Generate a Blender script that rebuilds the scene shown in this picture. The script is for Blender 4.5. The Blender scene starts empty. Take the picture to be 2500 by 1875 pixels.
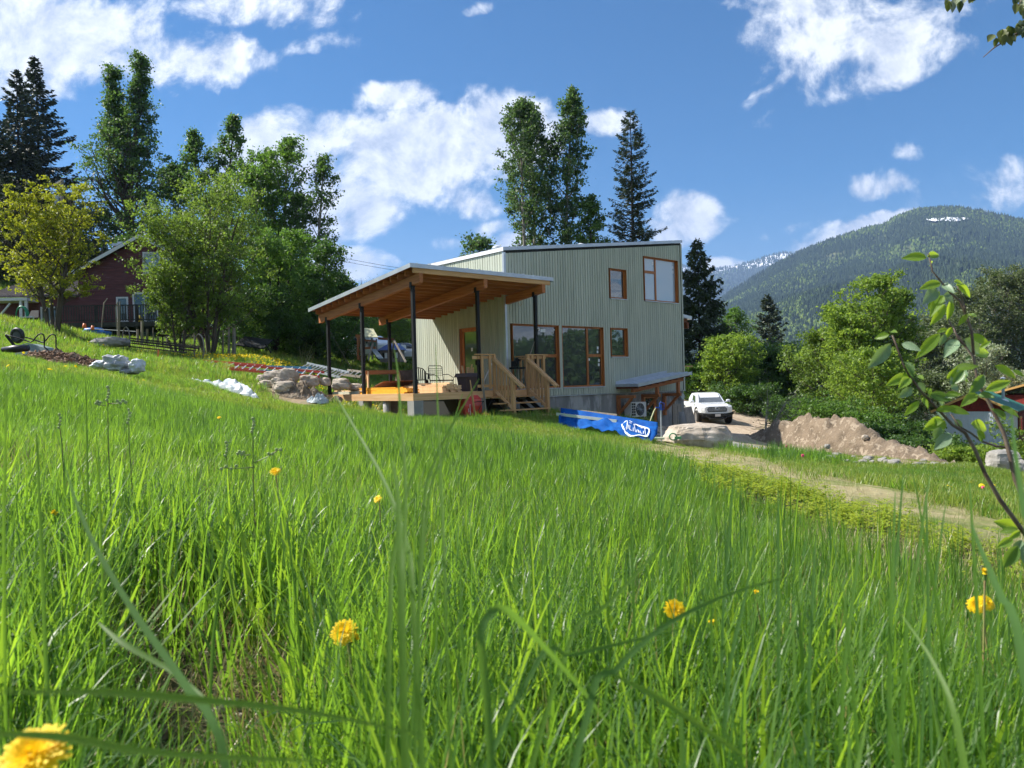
import bpy, math, random
import numpy as np
from mathutils import Vector, Matrix, noise as mn
rnd = random.Random(7)
R = math.radians
SC = bpy.context.scene
COL = SC.collection
# ------------------------------------------------------------------ camera
FPX, PITCH, ROLL = 1853.14, -0.0008, 0.0267
cam_d = bpy.data.cameras.new('camera'); cam = bpy.data.objects.new('camera', cam_d); COL.objects.link(cam)
cam_d.sensor_width = 36.0; cam_d.lens = FPX / 2500.0 * 36.0
cam_d.clip_start = 0.02; cam_d.clip_end = 40000
cam.matrix_world = Matrix.Rotation(R(90) + PITCH, 4, 'X') @ Matrix.Rotation(-ROLL, 4, 'Z')
cam_d.dof.use_dof = True; cam_d.dof.focus_distance = 16.0; cam_d.dof.aperture_fstop = 9.5
SC.camera = cam
# ------------------------------------------------------------------ light, exposure
SUN_DIR = Vector((-0.685, 0.132, 0.715)).normalized()
sun_el = math.asin(SUN_DIR.z); sun_az = math.atan2(SUN_DIR.x, SUN_DIR.y)
sd = bpy.data.lights.new('sun', 'SUN'); sun = bpy.data.objects.new('sun', sd); COL.objects.link(sun)
sd.energy = 4.3; sd.angle = R(0.53); sd.color = (1.0, 0.95, 0.87)
sun.rotation_euler = SUN_DIR.to_track_quat('Z', 'Y').to_euler()
vs = SC.view_settings
vs.view_transform = 'Standard'; vs.look = 'None'; vs.gamma = 1.0; vs.use_curve_mapping = False
vs.exposure = 1.3
SC.display_settings.display_device = 'sRGB'
SC.render.engine = 'CYCLES'
cy = SC.cycles
cy.max_bounces = 8; cy.diffuse_bounces = 4; cy.glossy_bounces = 3; cy.transmission_bounces = 4
cy.transparent_max_bounces = 6; cy.volume_bounces = 0; cy.use_denoising = True
cy.sample_clamp_indirect = 6.0
try: cy.use_adaptive_sampling = True; cy.adaptive_threshold = 0.02
except Exception: pass

# ------------------------------------------------------------------ world: sky with clouds
W = bpy.data.worlds.new('World'); SC.world = W; W.use_nodes = True
nt = W.node_tree; nt.nodes.clear()
class N:
    """tiny node helper"""
    def __init__(s, nt): s.nt = nt
    def n(s, t, **kw):
        x = s.nt.nodes.new(t)
        for k, v in kw.items(): setattr(x, k, v)
        return x
    def put(s, sock, v):
        if v is None: return
        if isinstance(v, bpy.types.NodeSocket): s.nt.links.new(v, sock)
        else: sock.default_value = v
    def m(s, op, a, b=None, c=None, clamp=False):
        x = s.n('ShaderNodeMath', operation=op); x.use_clamp = clamp
        s.put(x.inputs[0], a)
        if b is not None: s.put(x.inputs[1], b)
        if c is not None: s.put(x.inputs[2], c)
        return x.outputs[0]
    def v(s, op, a, b=None):
        x = s.n('ShaderNodeVectorMath', operation=op); s.put(x.inputs[0], a)
        if b is not None: s.put(x.inputs[1], b)
        return x.outputs['Value'] if op in ('LENGTH', 'DOT_PRODUCT') else x.outputs[0]
    def mix(s, f, a, b, mode='MIX'):
        x = s.n('ShaderNodeMix', data_type='RGBA', blend_type=mode)
        s.put(x.inputs[0], f); s.put(x.inputs[6], a); s.put(x.inputs[7], b)
        return x.outputs[2]
    def noise(s, vec, scale, detail=4, rough=0.55, dist=0.0):
        x = s.n('ShaderNodeTexNoise'); s.put(x.inputs['Vector'], vec)
        x.inputs['Scale'].default_value = scale; x.inputs['Detail'].default_value = detail
        x.inputs['Roughness'].default_value = rough; x.inputs['Distortion'].default_value = dist
        return x
    def ramp(s, f, a, b):
        x = s.n('ShaderNodeMapRange', interpolation_type='SMOOTHSTEP'); s.put(x.inputs[0], f)
        x.inputs[1].default_value = a; x.inputs[2].default_value = b
        return x.outputs[0]
k = N(nt)
sky = k.n('ShaderNodeTexSky', sky_type='NISHITA'); sky.sun_disc = False
sky.sun_elevation = sun_el; sky.sun_rotation = sun_az
sky.altitude = 600; sky.air_density = 1.0; sky.dust_density = 0.35; sky.ozone_density = 2.2
hs = k.n('ShaderNodeHueSaturation'); hs.inputs['Saturation'].default_value = 1.62; hs.inputs['Value'].default_value = 0.76
nt.links.new(sky.outputs[0], hs.inputs['Color'])
tc = k.n('ShaderNodeTexCoord'); dirv = tc.outputs['Generated']
sp = k.n('ShaderNodeSeparateXYZ'); nt.links.new(dirv, sp.inputs[0])
ysafe = k.m('MAXIMUM', sp.outputs[1], 0.08)
u = k.m('DIVIDE', sp.outputs[0], ysafe); w = k.m('DIVIDE', sp.outputs[2], ysafe)
cmb = k.n('ShaderNodeCombineXYZ'); nt.links.new(u, cmb.inputs[0]); nt.links.new(w, cmb.inputs[1])
uv0 = cmb.outputs[0]
wn = k.noise(uv0, 3.2, 5, 0.6)
warp = k.v('MULTIPLY', k.v('SUBTRACT', wn.outputs['Color'], (0.5, 0.5, 0.5)), (0.16, 0.10, 0))
uv = k.v('ADD', uv0, warp)
def pix_uv(px, py):
    U = (px - 1250) / FPX; V = (py - 937.5) / FPX
    return (U * math.cos(ROLL) - V * math.sin(ROLL), -(U * math.sin(ROLL) + V * math.cos(ROLL)))
# cumulus clouds standing over the valley: centre, half size, lean, density
CL = [(130,95,330,125,0,1.15),(560,20,330,75,0,.75),(40,215,150,60,0,.7),(495,165,165,85,-6,1.1),(700,120,150,35,6,.3),
      (980,245,105,55,0,1.0),(700,375,230,125,0,1.35),(1010,385,260,135,0,1.35),(1230,330,200,115,0,1.25),(860,510,150,105,0,1.15),
      (1120,480,120,60,0,.8),(1470,310,90,42,0,.8),(780,330,60,30,0,.4),
      (1685,515,105,55,0,1.0),(1750,535,90,24,0,.45),(1620,560,60,26,0,.6),(2118,458,100,48,6,1.15),
      (2090,95,380,105,14,.8),(2010,20,240,60,0,.7),(2320,100,130,50,0,.7),(1840,125,180,75,0,.6),(1850,235,130,26,34,.75),(2150,190,180,42,20,.6),(1865,320,55,34,-20,.45),
      (1760,652,210,34,5,1.05),(2060,585,160,42,12,1.0),(2170,545,120,30,8,1.0),(1860,575,45,14,0,.35),(1890,532,30,16,0,.35),(1950,565,40,12,0,.3),
      (1080,592,38,20,0,.8),(1245,592,80,34,0,.85),(870,660,110,46,0,1.0),(1185,552,80,20,8,.5),(2205,375,40,18,0,.28),(2420,470,260,46,14,.10),
      (960,650,60,26,0,.6),(1180,10,60,18,0,.5)]
mask = None; low = None
for (cx, cyy, rx, ry, rot, s) in CL:
    c = pix_uv(cx, cyy); a = R(rot) + 0.0
    d = k.v('SUBTRACT', uv, (c[0], c[1], 0))
    vr = k.n('ShaderNodeVectorRotate', rotation_type='Z_AXIS'); nt.links.new(d, vr.inputs['Vector']); vr.inputs['Angle'].default_value = -a
    q = k.v('MULTIPLY', vr.outputs[0], (FPX / rx, FPX / ry, 0))
    l = k.v('LENGTH', q)
    mk = k.m('MULTIPLY', k.m('SUBTRACT', 1.0, k.m('MULTIPLY', l, l)), s)
    mk = k.m('MAXIMUM', mk, -1.0)
    mask = mk if mask is None else k.m('SMOOTH_MAX', mask, mk, 0.25)
# unseen sky gets similar scattered cloud, its cover widened to add fill light
g3 = k.noise(dirv, 3.1, 5, 0.55)
front = k.ramp(sp.outputs[1], 0.35, 0.5)
inframe = k.m('MULTIPLY', front, k.ramp(k.m('ABSOLUTE', u), 0.95, 0.75))
inframe = k.m('MULTIPLY', inframe, k.ramp(w, 0.75, 0.58))
gen = k.m('MULTIPLY', k.m('SUBTRACT', g3.outputs[0], 0.475), 7.0)
mask = k.m('ADD', k.m('MULTIPLY', mask, inframe), k.m('MULTIPLY', gen, k.m('SUBTRACT', 1.0, inframe)))
f1 = k.noise(uv0, 9.0, 10, 0.64, 0.25)
f2 = k.noise(k.v('ADD', uv0, (0.014, -0.018, 0)), 9.0, 10, 0.64, 0.25)
f0 = k.noise(uv0, 4.0, 3, 0.5)
fb = k.m('ADD', k.m('MULTIPLY', k.m('SUBTRACT', f1.outputs[0], 0.5), 4.2), k.m('MULTIPLY', k.m('SUBTRACT', f0.outputs[0], 0.5), 1.6))
den = k.m('ADD', mask, fb)
alpha = k.ramp(den, 0.0, 0.9)
lit = k.m('ADD', k.m('MULTIPLY', k.m('SUBTRACT', f1.outputs[0], f2.outputs[0]), 4.2), 0.66)
thick = k.ramp(den, 0.8, 2.2)
grey = k.noise(uv0, 5.5, 4, 0.55)
shade = k.m('SUBTRACT', lit, k.m('MULTIPLY', thick, k.ramp(grey.outputs[0], 0.38, 0.62)), clamp=True)
shade = k.m('MAXIMUM', shade, 0.0)
ccol = k.mix(shade, (3.1, 3.7, 4.9, 1), (8.2, 8.4, 8.7, 1))
skyc = k.mix(alpha, hs.outputs[0], ccol)
bg = k.n('ShaderNodeBackground'); nt.links.new(skyc, bg.inputs[0]); bg.inputs[1].default_value = 0.062
wo = k.n('ShaderNodeOutputWorld'); nt.links.new(bg.outputs[0], wo.inputs[0])
W.cycles.sampling_method = 'MANUAL'; W.cycles.sample_map_resolution = 1024

# ------------------------------------------------------------------ geometry helpers
def P(px, py, Y):
    """a photo pixel and a distance give a point of the place (used for laying the site out)"""
    U = (px - 1250) / FPX; V = (py - 937.5) / FPX
    u_ = U * math.cos(ROLL) - V * math.sin(ROLL); v_ = U * math.sin(ROLL) + V * math.cos(ROLL)
    return Vector((u_ * Y, Y, (-v_ + PITCH) * Y))
TH = 0.7271
HOUSE = Matrix.Translation((-0.1736, 27.0, 0)) @ Matrix.Rotation(TH, 4, 'Z')
def H(x, y, z=0): return HOUSE @ Vector((x, y, z))
I4 = Matrix.Identity(4)
def look(x, y, rz=0, z=0): return Matrix.Translation((x, y, z)) @ Matrix.Rotation(rz, 4, 'Z')
class MB:
    def __init__(s, M=I4): s.v = []; s.f = []; s.M = M; s.sm = False
    def add(s, vs, fs):
        b = len(s.v); s.v += [s.M @ Vector(p) for p in vs]; s.f += [tuple(b + i for i in f) for f in fs]; return s
    def box(s, x0, x1, y0, y1, z0, z1):
        return s.add([(x0,y0,z0),(x1,y0,z0),(x1,y1,z0),(x0,y1,z0),(x0,y0,z1),(x1,y0,z1),(x1,y1,z1),(x0,y1,z1)],
                     [(0,3,2,1),(4,5,6,7),(0,1,5,4),(1,2,6,5),(2,3,7,6),(3,0,4,7)])
    def hexa(s, low, up):
        return s.add(list(low) + list(up), [(0,3,2,1),(4,5,6,7),(0,1,5,4),(1,2,6,5),(2,3,7,6),(3,0,4,7)])
    def beam(s, p, q, w, h, up=(0,0,1)):
        p = Vector(p); q = Vector(q); d = (q - p).normalized(); u_ = Vector(up)
        a = d.cross(u_)
        if a.length < 1e-4: a = d.cross(Vector((1,0,0)))
        a.normalize(); b = a.cross(d).normalized(); a = a * w / 2; b = b * h / 2
        return s.hexa([p-a-b, p+a-b, p+a+b, p-a+b], [q-a-b, q+a-b, q+a+b, q-a+b])
    def tube(s, pts, r, n=6, cap=True):
        pts = [Vector(p) for p in pts]; m = len(pts)
        if not hasattr(r, '__len__'): r = [r] * m
        vs = []; ref = Vector((0.31, 0.12, 0.94))
        for i, p in enumerate(pts):
            d = (pts[min(i+1, m-1)] - pts[max(i-1, 0)]).normalized()
            a = d.cross(ref)
            if a.length < 0.05: a = d.cross(Vector((1,0,0)))
            a.normalize(); b = d.cross(a)
            for j in range(n):
                t = 2 * math.pi * j / n; vs.append(p + (a * math.cos(t) + b * math.sin(t)) * r[i])
        fs = [(i*n+j, i*n+(j+1)%n, (i+1)*n+(j+1)%n, (i+1)*n+j) for i in range(m-1) for j in range(n)]
        if cap: fs += [tuple(range(n))[::-1], tuple((m-1)*n + j for j in range(n))]
        return s.add(vs, fs)
    def ring(s, c, rad, r, axis=(0,1,0), n=24, k=6, ry=None):
        ax = Vector(axis).normalized(); a = ax.cross(Vector((0,0,1)))
        if a.length < 1e-3: a = Vector((1,0,0))
        a.normalize(); b = ax.cross(a); c = Vector(c); vs = []
        for i in range(n):
            t = 2*math.pi*i/n; e = a*math.cos(t) + b*math.sin(t)*(1 if ry is None else ry/rad)
            for j in range(k):
                u_ = 2*math.pi*j/k; vs.append(c + e*(rad + r*math.cos(u_)) + ax*r*math.sin(u_))
        fs = [(i*k+j, i*k+(j+1)%k, ((i+1)%n)*k+(j+1)%k, ((i+1)%n)*k+j) for i in range(n) for j in range(k)]
        return s.add(vs, fs)
    def prism(s, poly, ext):
        n = len(poly); e = Vector(ext); a = [Vector(p) for p in poly]
        return s.add(a + [p + e for p in a], [tuple(range(n))[::-1], tuple(range(n, 2*n))] + [(i, (i+1)%n, n+(i+1)%n, n+i) for i in range(n)])
    def lathe(s, c, prof, n=16, axis='Z'):
        vs = []; m = len(prof)
        for (r, h) in prof:
            for j in range(n):
                t = 2*math.pi*j/n; x, y = r*math.cos(t), r*math.sin(t)
                p = {'Z': (x, y, h), 'Y': (x, h, y), 'X': (h, x, y)}[axis]
                vs.append(Vector(c) + Vector(p))
        fs = [(i*n+j, i*n+(j+1)%n, (i+1)*n+(j+1)%n, (i+1)*n+j) for i in range(m-1) for j in range(n)]
        fs += [tuple(range(n))[::-1], tuple((m-1)*n+j for j in range(n))]
        return s.add(vs, fs)
    def blob(s, c, rad, seed=0, amp=0.25, sub=2, freq=1.3, flat=None):
        """a stone: a subdivided cube pushed onto a rough rounded shape"""
        n = 2**sub + 1; vs = []; fs = []; ids = {}
        def vid(p):
            key = tuple(round(t, 5) for t in p)
            if key not in ids: ids[key] = len(vs); vs.append(Vector(p))
            return ids[key]
        for ax in range(3):
            for sg in (-1, 1):
                g = [[None]*n for _ in range(n)]
                for i in range(n):
                    for j in range(n):
                        p = [0,0,0]; p[ax] = sg; p[(ax+1)%3] = -1+2*i/(n-1); p[(ax+2)%3] = -1+2*j/(n-1); g[i][j] = vid(p)
                for i in range(n-1):
                    for j in range(n-1):
                        q = (g[i][j], g[i+1][j], g[i+1][j+1], g[i][j+1]); fs.append(q if sg > 0 else q[::-1])
        out = []
        for p in vs:
            d = p.normalized(); base = d*0.72 + p*0.28
            nz = mn.noise(d*freq + Vector((seed*3.1, seed*1.7, 0)))
            nz2 = mn.cell(d*freq*1.6 + Vector((seed*5.3, 0, seed))) * 0.25
            nz3 = mn.noise(d*freq*3.5 + Vector((seed, 0, 9)))*0.35
            r_ = 1 + amp*(nz + nz2 + nz3)
            q = Vector((base.x*rad[0]*r_, base.y*rad[1]*r_, base.z*rad[2]*r_))
            if flat is not None and q.z < flat*rad[2]: q.z = flat*rad[2]
            out.append(Vector(c) + q)
        return s.add(out, fs)
    def build(s, name, mat, parent=None, label=None, smooth=False, mats=None, kind=None):
        me = bpy.data.meshes.new(name)
        vs = s.v
        if parent is not None and parent.get('_m') is None:
            inv = PM.get(parent.name)
            if inv is not None: vs = [inv @ p for p in vs]
        me.from_pydata([tuple(p) for p in vs], [], s.f); me.update()
        if smooth: me.polygons.foreach_set('use_smooth', [True]*len(me.polygons))
        me.materials.append(mat)
        o = bpy.data.objects.new(name, me); COL.objects.link(o)
        if parent is not None:
            o.parent = parent
            if parent.name in PM: PM[o.name] = PM[parent.name]
        if label: o['label'] = label
        if kind: o['kind'] = kind
        return o
PM = {}
def thing(name, label, cat, M=I4, group=None):
    o = bpy.data.objects.new(name, None); COL.objects.link(o); o.empty_display_size = 0.2
    if not isinstance(M, Matrix): M = Matrix.Translation(M)
    o.matrix_world = M; PM[o.name] = M.inverted()
    return tag(o, label, cat, group)
def tag(o, label, cat, group=None, kind=None):
    o['label'] = label; o['category'] = cat
    if group: o['group'] = group
    if kind: o['kind'] = kind
    return o
def structure(o): o['kind'] = 'structure'; return o
def copy_thing(root, M, label=None, children=()):
    r = root.copy(); COL.objects.link(r); r.matrix_world = M
    if label: r['label'] = label
    for ch in children:
        c = ch.copy(); COL.objects.link(c); c.parent = r
        for g in [g for g in ch.children]:
            d = g.copy(); COL.objects.link(d); d.parent = c
    return r
def np_mesh(name, verts, faces_k, k, mat, parent=None, attrs=None, mats=None, smooth=False):
    """big meshes from arrays: all faces have k corners"""
    me = bpy.data.meshes.new(name); nv = len(verts); nf = len(faces_k)
    me.vertices.add(nv); me.vertices.foreach_set('co', np.ascontiguousarray(verts, dtype=np.float32).ravel())
    me.loops.add(nf*k); me.loops.foreach_set('vertex_index', np.ascontiguousarray(faces_k, dtype=np.int32).ravel())
    me.polygons.add(nf); me.polygons.foreach_set('loop_start', np.arange(0, nf*k, k, dtype=np.int32))
    try: me.polygons.foreach_set('loop_total', np.full(nf, k, dtype=np.int32))
    except Exception: pass
    if smooth: me.polygons.foreach_set('use_smooth', np.ones(nf, dtype=bool))
    if attrs:
        for an, arr in attrs.items():
            a = me.attributes.new(an, 'FLOAT', 'POINT'); a.data.foreach_set('value', np.asarray(arr, dtype=np.float32))
    me.update(calc_edges=True); me.validate()
    me.materials.append(mat)
    o = bpy.data.objects.new(name, me); COL.objects.link(o)
    if parent is not None: o.parent = parent
    return o

# ------------------------------------------------------------------ materials
def pm(name, col, rough=0.7, metal=0.0, col2=None, vs_=3.0, amt=1.0, bump=0.0, bs=40.0, stretch=(1,1,1), spec=0.4, coat=0.0, objvar=0.0, trans=0.0, tcol=None, detail=5, lo=0.35, hi=0.65, bdist=0.01, third=None, ts=1.0, sheen=0):
    m = bpy.data.materials.new(name); m.use_nodes = True; t = m.node_tree; t.nodes.clear(); k = N(t)
    b = k.n('ShaderNodeBsdfPrincipled'); o = k.n('ShaderNodeOutputMaterial')
    tc = k.n('ShaderNodeTexCoord'); mp = k.n('ShaderNodeMapping'); t.links.new(tc.outputs['Object'], mp.inputs[0]); mp.inputs['Scale'].default_value = stretch
    vec = mp.outputs[0]
    c = col + (1,)
    if col2:
        nz = k.noise(vec, vs_, detail, 0.6)
        c = k.mix(k.m('MULTIPLY', k.ramp(nz.outputs[0], lo, hi), amt), col + (1,), col2 + (1,))
    if third:
        nz = k.noise(vec, ts, 6, 0.65)
        c = k.mix(k.ramp(nz.outputs[0], 0.5, 0.62), c, third + (1,))
    if objvar:
        oi = k.n('ShaderNodeObjectInfo'); hsv = k.n('ShaderNodeHueSaturation')
        k.put(hsv.inputs['Color'], c)
        k.put(hsv.inputs['Value'], k.m('ADD', 1 - objvar, k.m('MULTIPLY', oi.outputs['Random'], 2*objvar)))
        c = hsv.outputs[0]
    k.put(b.inputs['Base Color'], c)
    b.inputs['Roughness'].default_value = rough; b.inputs['Metallic'].default_value = metal
    b.inputs['Specular IOR Level'].default_value = spec; b.inputs['Coat Weight'].default_value = coat
    if bump:
        bn = k.noise(vec, bs, 6, 0.6); bp = k.n('ShaderNodeBump'); bp.inputs['Strength'].default_value = bump; bp.inputs['Distance'].default_value = bdist
        t.links.new(bn.outputs[0], bp.inputs['Height']); t.links.new(bp.outputs[0], b.inputs['Normal'])
    out = b.outputs[0]
    if trans:
        tr = k.n('ShaderNodeBsdfTranslucent'); tr.inputs[0].default_value = (tcol or col) + (1,)
        mx = k.n('ShaderNodeMixShader'); mx.inputs[0].default_value = trans
        t.links.new(out, mx.inputs[1]); t.links.new(tr.outputs[0], mx.inputs[2]); out = mx.outputs[0]
    t.links.new(out, o.inputs[0])
    return m
def leafmat(name, col, col2, tcol, trans=0.45, rough=0.5, clump=0.6, spec=0.35, dry=None):
    """foliage: colour wanders between leaves and between clumps; light passes through"""
    m = bpy.data.materials.new(name); m.use_nodes = True; t = m.node_tree; t.nodes.clear(); k = N(t)
    b = k.n('ShaderNodeBsdfPrincipled'); o = k.n('ShaderNodeOutputMaterial')
    ge = k.n('ShaderNodeNewGeometry'); rp = ge.outputs['Random Per Island']
    oi = k.n('ShaderNodeObjectInfo')
    nz = k.noise(ge.outputs['Position'], clump, 3, 0.6)
    f = k.m('ADD', k.m('MULTIPLY', rp, 0.5), k.m('MULTIPLY', k.ramp(nz.outputs[0], 0.35, 0.65), 0.35))
    f = k.m('ADD', f, k.m('MULTIPLY', oi.outputs['Random'], 0.15))
    c = k.mix(f, col + (1,), col2 + (1,))
    if dry: c = k.mix(k.ramp(rp, 0.93, 0.95), c, dry + (1,))
    k.put(b.inputs['Base Color'], c); b.inputs['Roughness'].default_value = rough; b.inputs['Specular IOR Level'].default_value = spec
    tr = k.n('ShaderNodeBsdfTranslucent')
    tcv = k.mix(f, tuple(x*0.75 for x in tcol) + (1,), tcol + (1,)); k.put(tr.inputs[0], tcv)
    mx = k.n('ShaderNodeMixShader'); mx.inputs[0].default_value = trans
    t.links.new(b.outputs[0], mx.inputs[1]); t.links.new(tr.outputs[0], mx.inputs[2]); t.links.new(mx.outputs[0], o.inputs[0])
    return m
def wood(name, col, col2, axis, rough=0.65, objvar=0.12, sc=1.0, bump=0.15):
    st = {'x': (0.8, 14, 14), 'y': (14, 0.8, 14), 'z': (14, 14, 0.8)}[axis]
    return pm(name, col, rough, col2=col2, vs_=1.3*sc, stretch=st, objvar=objvar, bump=bump, bs=6, lo=0.3, hi=0.72, bdist=0.004)
M_ = {}
CED, CED2 = (.47,.185,.065), (.31,.10,.032)
for a in 'xyz':
    M_['cedar_'+a] = wood('cedar_'+a, CED, CED2, a)
    M_['fir_'+a] = wood('fir_'+a, (.56,.33,.15), (.42,.23,.09), a)
    M_['newfir_'+a] = wood('newfir_'+a, (.66,.42,.22), (.55,.31,.13), a)
    M_['trim_'+a] = wood('trim_'+a, (.42,.15,.035), (.30,.095,.02), a, rough=0.4, objvar=0.05)
    M_['dark_'+a] = wood('darkcedar_'+a, (.20,.065,.025), (.12,.04,.018), a)
    M_['grey_'+a] = wood('greywood_'+a, (.30,.26,.21), (.18,.155,.125), a)
M_['yellow'] = wood('yellow_lumber', (.80,.40,.035), (.70,.31,.02), 'y', rough=0.5)
M_['pale'] = wood('pale_lumber', (.70,.47,.26), (.58,.34,.16), 'y')
M_['siding'] = pm('sage_siding', (.46,.485,.39), 0.75, col2=(.365,.395,.315), vs_=1.0, stretch=(9,9,0.7), objvar=0.075, bump=0.25, bs=5, third=(.42,.45,.37), ts=0.5, bdist=.003)
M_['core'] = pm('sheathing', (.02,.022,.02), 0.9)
M_['flash'] = pm('galvanised_flashing', (.52,.56,.60), 0.38, metal=0.55, col2=(.44,.48,.53), vs_=2, bump=0.03, bs=8)
M_['roofmetal'] = pm('roof_metal', (.42,.47,.52), 0.35, metal=0.6, col2=(.36,.41,.46), vs_=1.2)
M_['white'] = pm('white_trim', (.72,.73,.74), 0.5)
M_['black'] = pm('black_steel', (.006,.0065,.008), 0.55, col2=(.010,.0105,.012), vs_=4, spec=0.3)
M_['conc'] = pm('concrete', (.30,.29,.27), 0.9, col2=(.22,.215,.20), vs_=1.6, bump=0.2, bs=30, third=(.42,.41,.39), ts=0.8)
M_['concw'] = pm('concrete_wall', (.25,.245,.235), 0.9, col2=(.17,.17,.165), vs_=1.1, stretch=(1.5,1.5,.5), bump=0.15, bs=30, third=(.36,.355,.34), ts=1.0)
M_['rock'] = pm('granite', (.42,.36,.29), 0.9, col2=(.31,.26,.20), vs_=3, bump=0.5, bs=14, third=(.50,.44,.37), ts=2, bdist=.03)
M_['rockgrey'] = pm('grey_stone', (.33,.31,.28), 0.9, col2=(.22,.21,.19), vs_=3, bump=0.5, bs=14, bdist=.03)
M_['dirt'] = pm('mound_soil', (.21,.16,.11), 1.0, col2=(.12,.09,.06), vs_=2.5, bump=0.9, bs=7, third=(.31,.25,.18), ts=5, bdist=.08)
M_['plastic_black'] = pm('black_plastic', (.015,.017,.017), 0.45)
def glassmat(name, col, refl=0.5, rough=0.02):
    m = bpy.data.materials.new(name); m.use_nodes = True; t = m.node_tree; t.nodes.clear(); k = N(t)
    b = k.n('ShaderNodeBsdfPrincipled'); o = k.n('ShaderNodeOutputMaterial'); g = k.n('ShaderNodeBsdfGlossy')
    tc = k.n('ShaderNodeTexCoord'); nz = k.noise(tc.outputs['Object'], 0.9, 2, 0.5); bp = k.n('ShaderNodeBump'); bp.inputs['Strength'].default_value = 0.06; bp.inputs['Distance'].default_value = 0.05
    t.links.new(nz.outputs[0], bp.inputs['Height']); t.links.new(bp.outputs[0], g.inputs['Normal'])
    b.inputs['Base Color'].default_value = col + (1,); b.inputs['Roughness'].default_value = 0.5
    g.inputs['Roughness'].default_value = rough; g.inputs[0].default_value = (.86,.92,.95,1)
    lw = k.n('ShaderNodeLayerWeight'); lw.inputs[0].default_value = 0.5
    mx = k.n('ShaderNodeMixShader'); k.put(mx.inputs[0], k.m('ADD', k.m('MULTIPLY', k.m('POWER', lw.outputs['Facing'], 2.0), refl), 0.10, clamp=True))
    t.links.new(b.outputs[0], mx.inputs[1]); t.links.new(g.outputs[0], mx.inputs[2]); t.links.new(mx.outputs[0], o.inputs[0])
    return m
M_['glass'] = glassmat('window_glass', (.012,.016,.014), 0.8)
M_['glassfilm'] = glassmat('filmed_glass', (.30,.38,.46), 0.5, 0.06)
M_['carglass'] = glassmat('car_glass', (.02,.025,.03), 0.6)
# ================================================================== TERRAIN
CP = []
def cp(x, y, z): CP.append((x, y, z))
def cpp(px, py, Y, dz=0.0): p = P(px, py, Y); cp(p.x, p.y, p.z + dz)
for x_ in (-5, -2.5, 0, 2.5, 5):
    for y_ in (-8, -3, 0, 3): cp(x_, y_, -0.76 - 0.118*x_)
for a in [(-60,880,11,-.2),(180,903,12.5,-.15),(345,938,13,-.12),(620,1003,13.5,-.1),(1000,1045,13,-.08),(1450,1096,10.5,-.05),(2000,1192,7,0),(2500,1300,5.6,0),
          (100,885,19.5),(345,925,17),(-200,850,20),(540,950,20),(700,955,26),(770,975,24),(300,812,48),(300,832,43),(-100,795,44),(60,832,27),(122,800,33),(230,826,37.5),(300,864,33),(395,872,32.3),(485,884,31.5),(380,848,37),(470,858,36.5),(565,874,36),(560,845,42),(650,885,32),(900,888,50),(760,880,44),
          (2300,1130,19),(2450,1152,18),(2500,1225,9),(1600,1092,17),(1900,1120,17),(2100,1150,13),
          (2000,1112,27),(1850,1068,31),(1745,1044,41),(1800,982,62),(1690,968,60),(1930,1010,55),(2400,1092,45),(2200,1060,50),(1700,1084,23),(1500,1052,24),(2250,1120,30)]: cpp(*a)
for a in [(-5,-1.5,-.97),(-5,4,-.98),(-1,2,-1.3),(-2.6,1,-1.2),(0,-3,-1.12),(-2.5,-3,-1.08),(3,-1.5,-1.35),(6,-1,-1.75),(8.5,-1,-2.3),(10.5,0,-2.5),(11,5,-2.55),(0,8,-.8),(-3,7,-.6),(5,9,-1.6),(-9,1,-.45),(-8,-3,-.75)]:
    q = H(a[0], a[1], 0); cp(q.x, q.y, a[2])
for a in [(-30,70,9),(-60,60,14),(-60,30,9),(0,75,2.2),(-15,70,4.5),(20,80,-3),(45,70,-7),(60,40,-7),(40,20,-5),(25,5,-3.0),(60,0,-6),(-30,5,3.2),(-25,-10,2.5),(20,-15,-2.4),(0,-20,-.6),(60,90,-10),(-60,90,18),(0,95,2.5)]: cp(*a)
CPA = np.array(CP, dtype=float)
def _k(r2): return 0.5*r2*np.log(r2 + 1e-9)
def _solve():
    X = CPA[:, :2]/20.0; n = len(X)
    d2 = ((X[:, None]-X[None])**2).sum(-1)
    A = np.zeros((n+3, n+3)); A[:n, :n] = _k(d2) + np.eye(n)*2e-4
    A[:n, n] = 1; A[:n, n+1:] = X; A[n, :n] = 1; A[n+1:, :n] = X.T
    return X, np.linalg.solve(A, np.concatenate([CPA[:, 2], np.zeros(3)]))
TX, TW = _solve()
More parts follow.
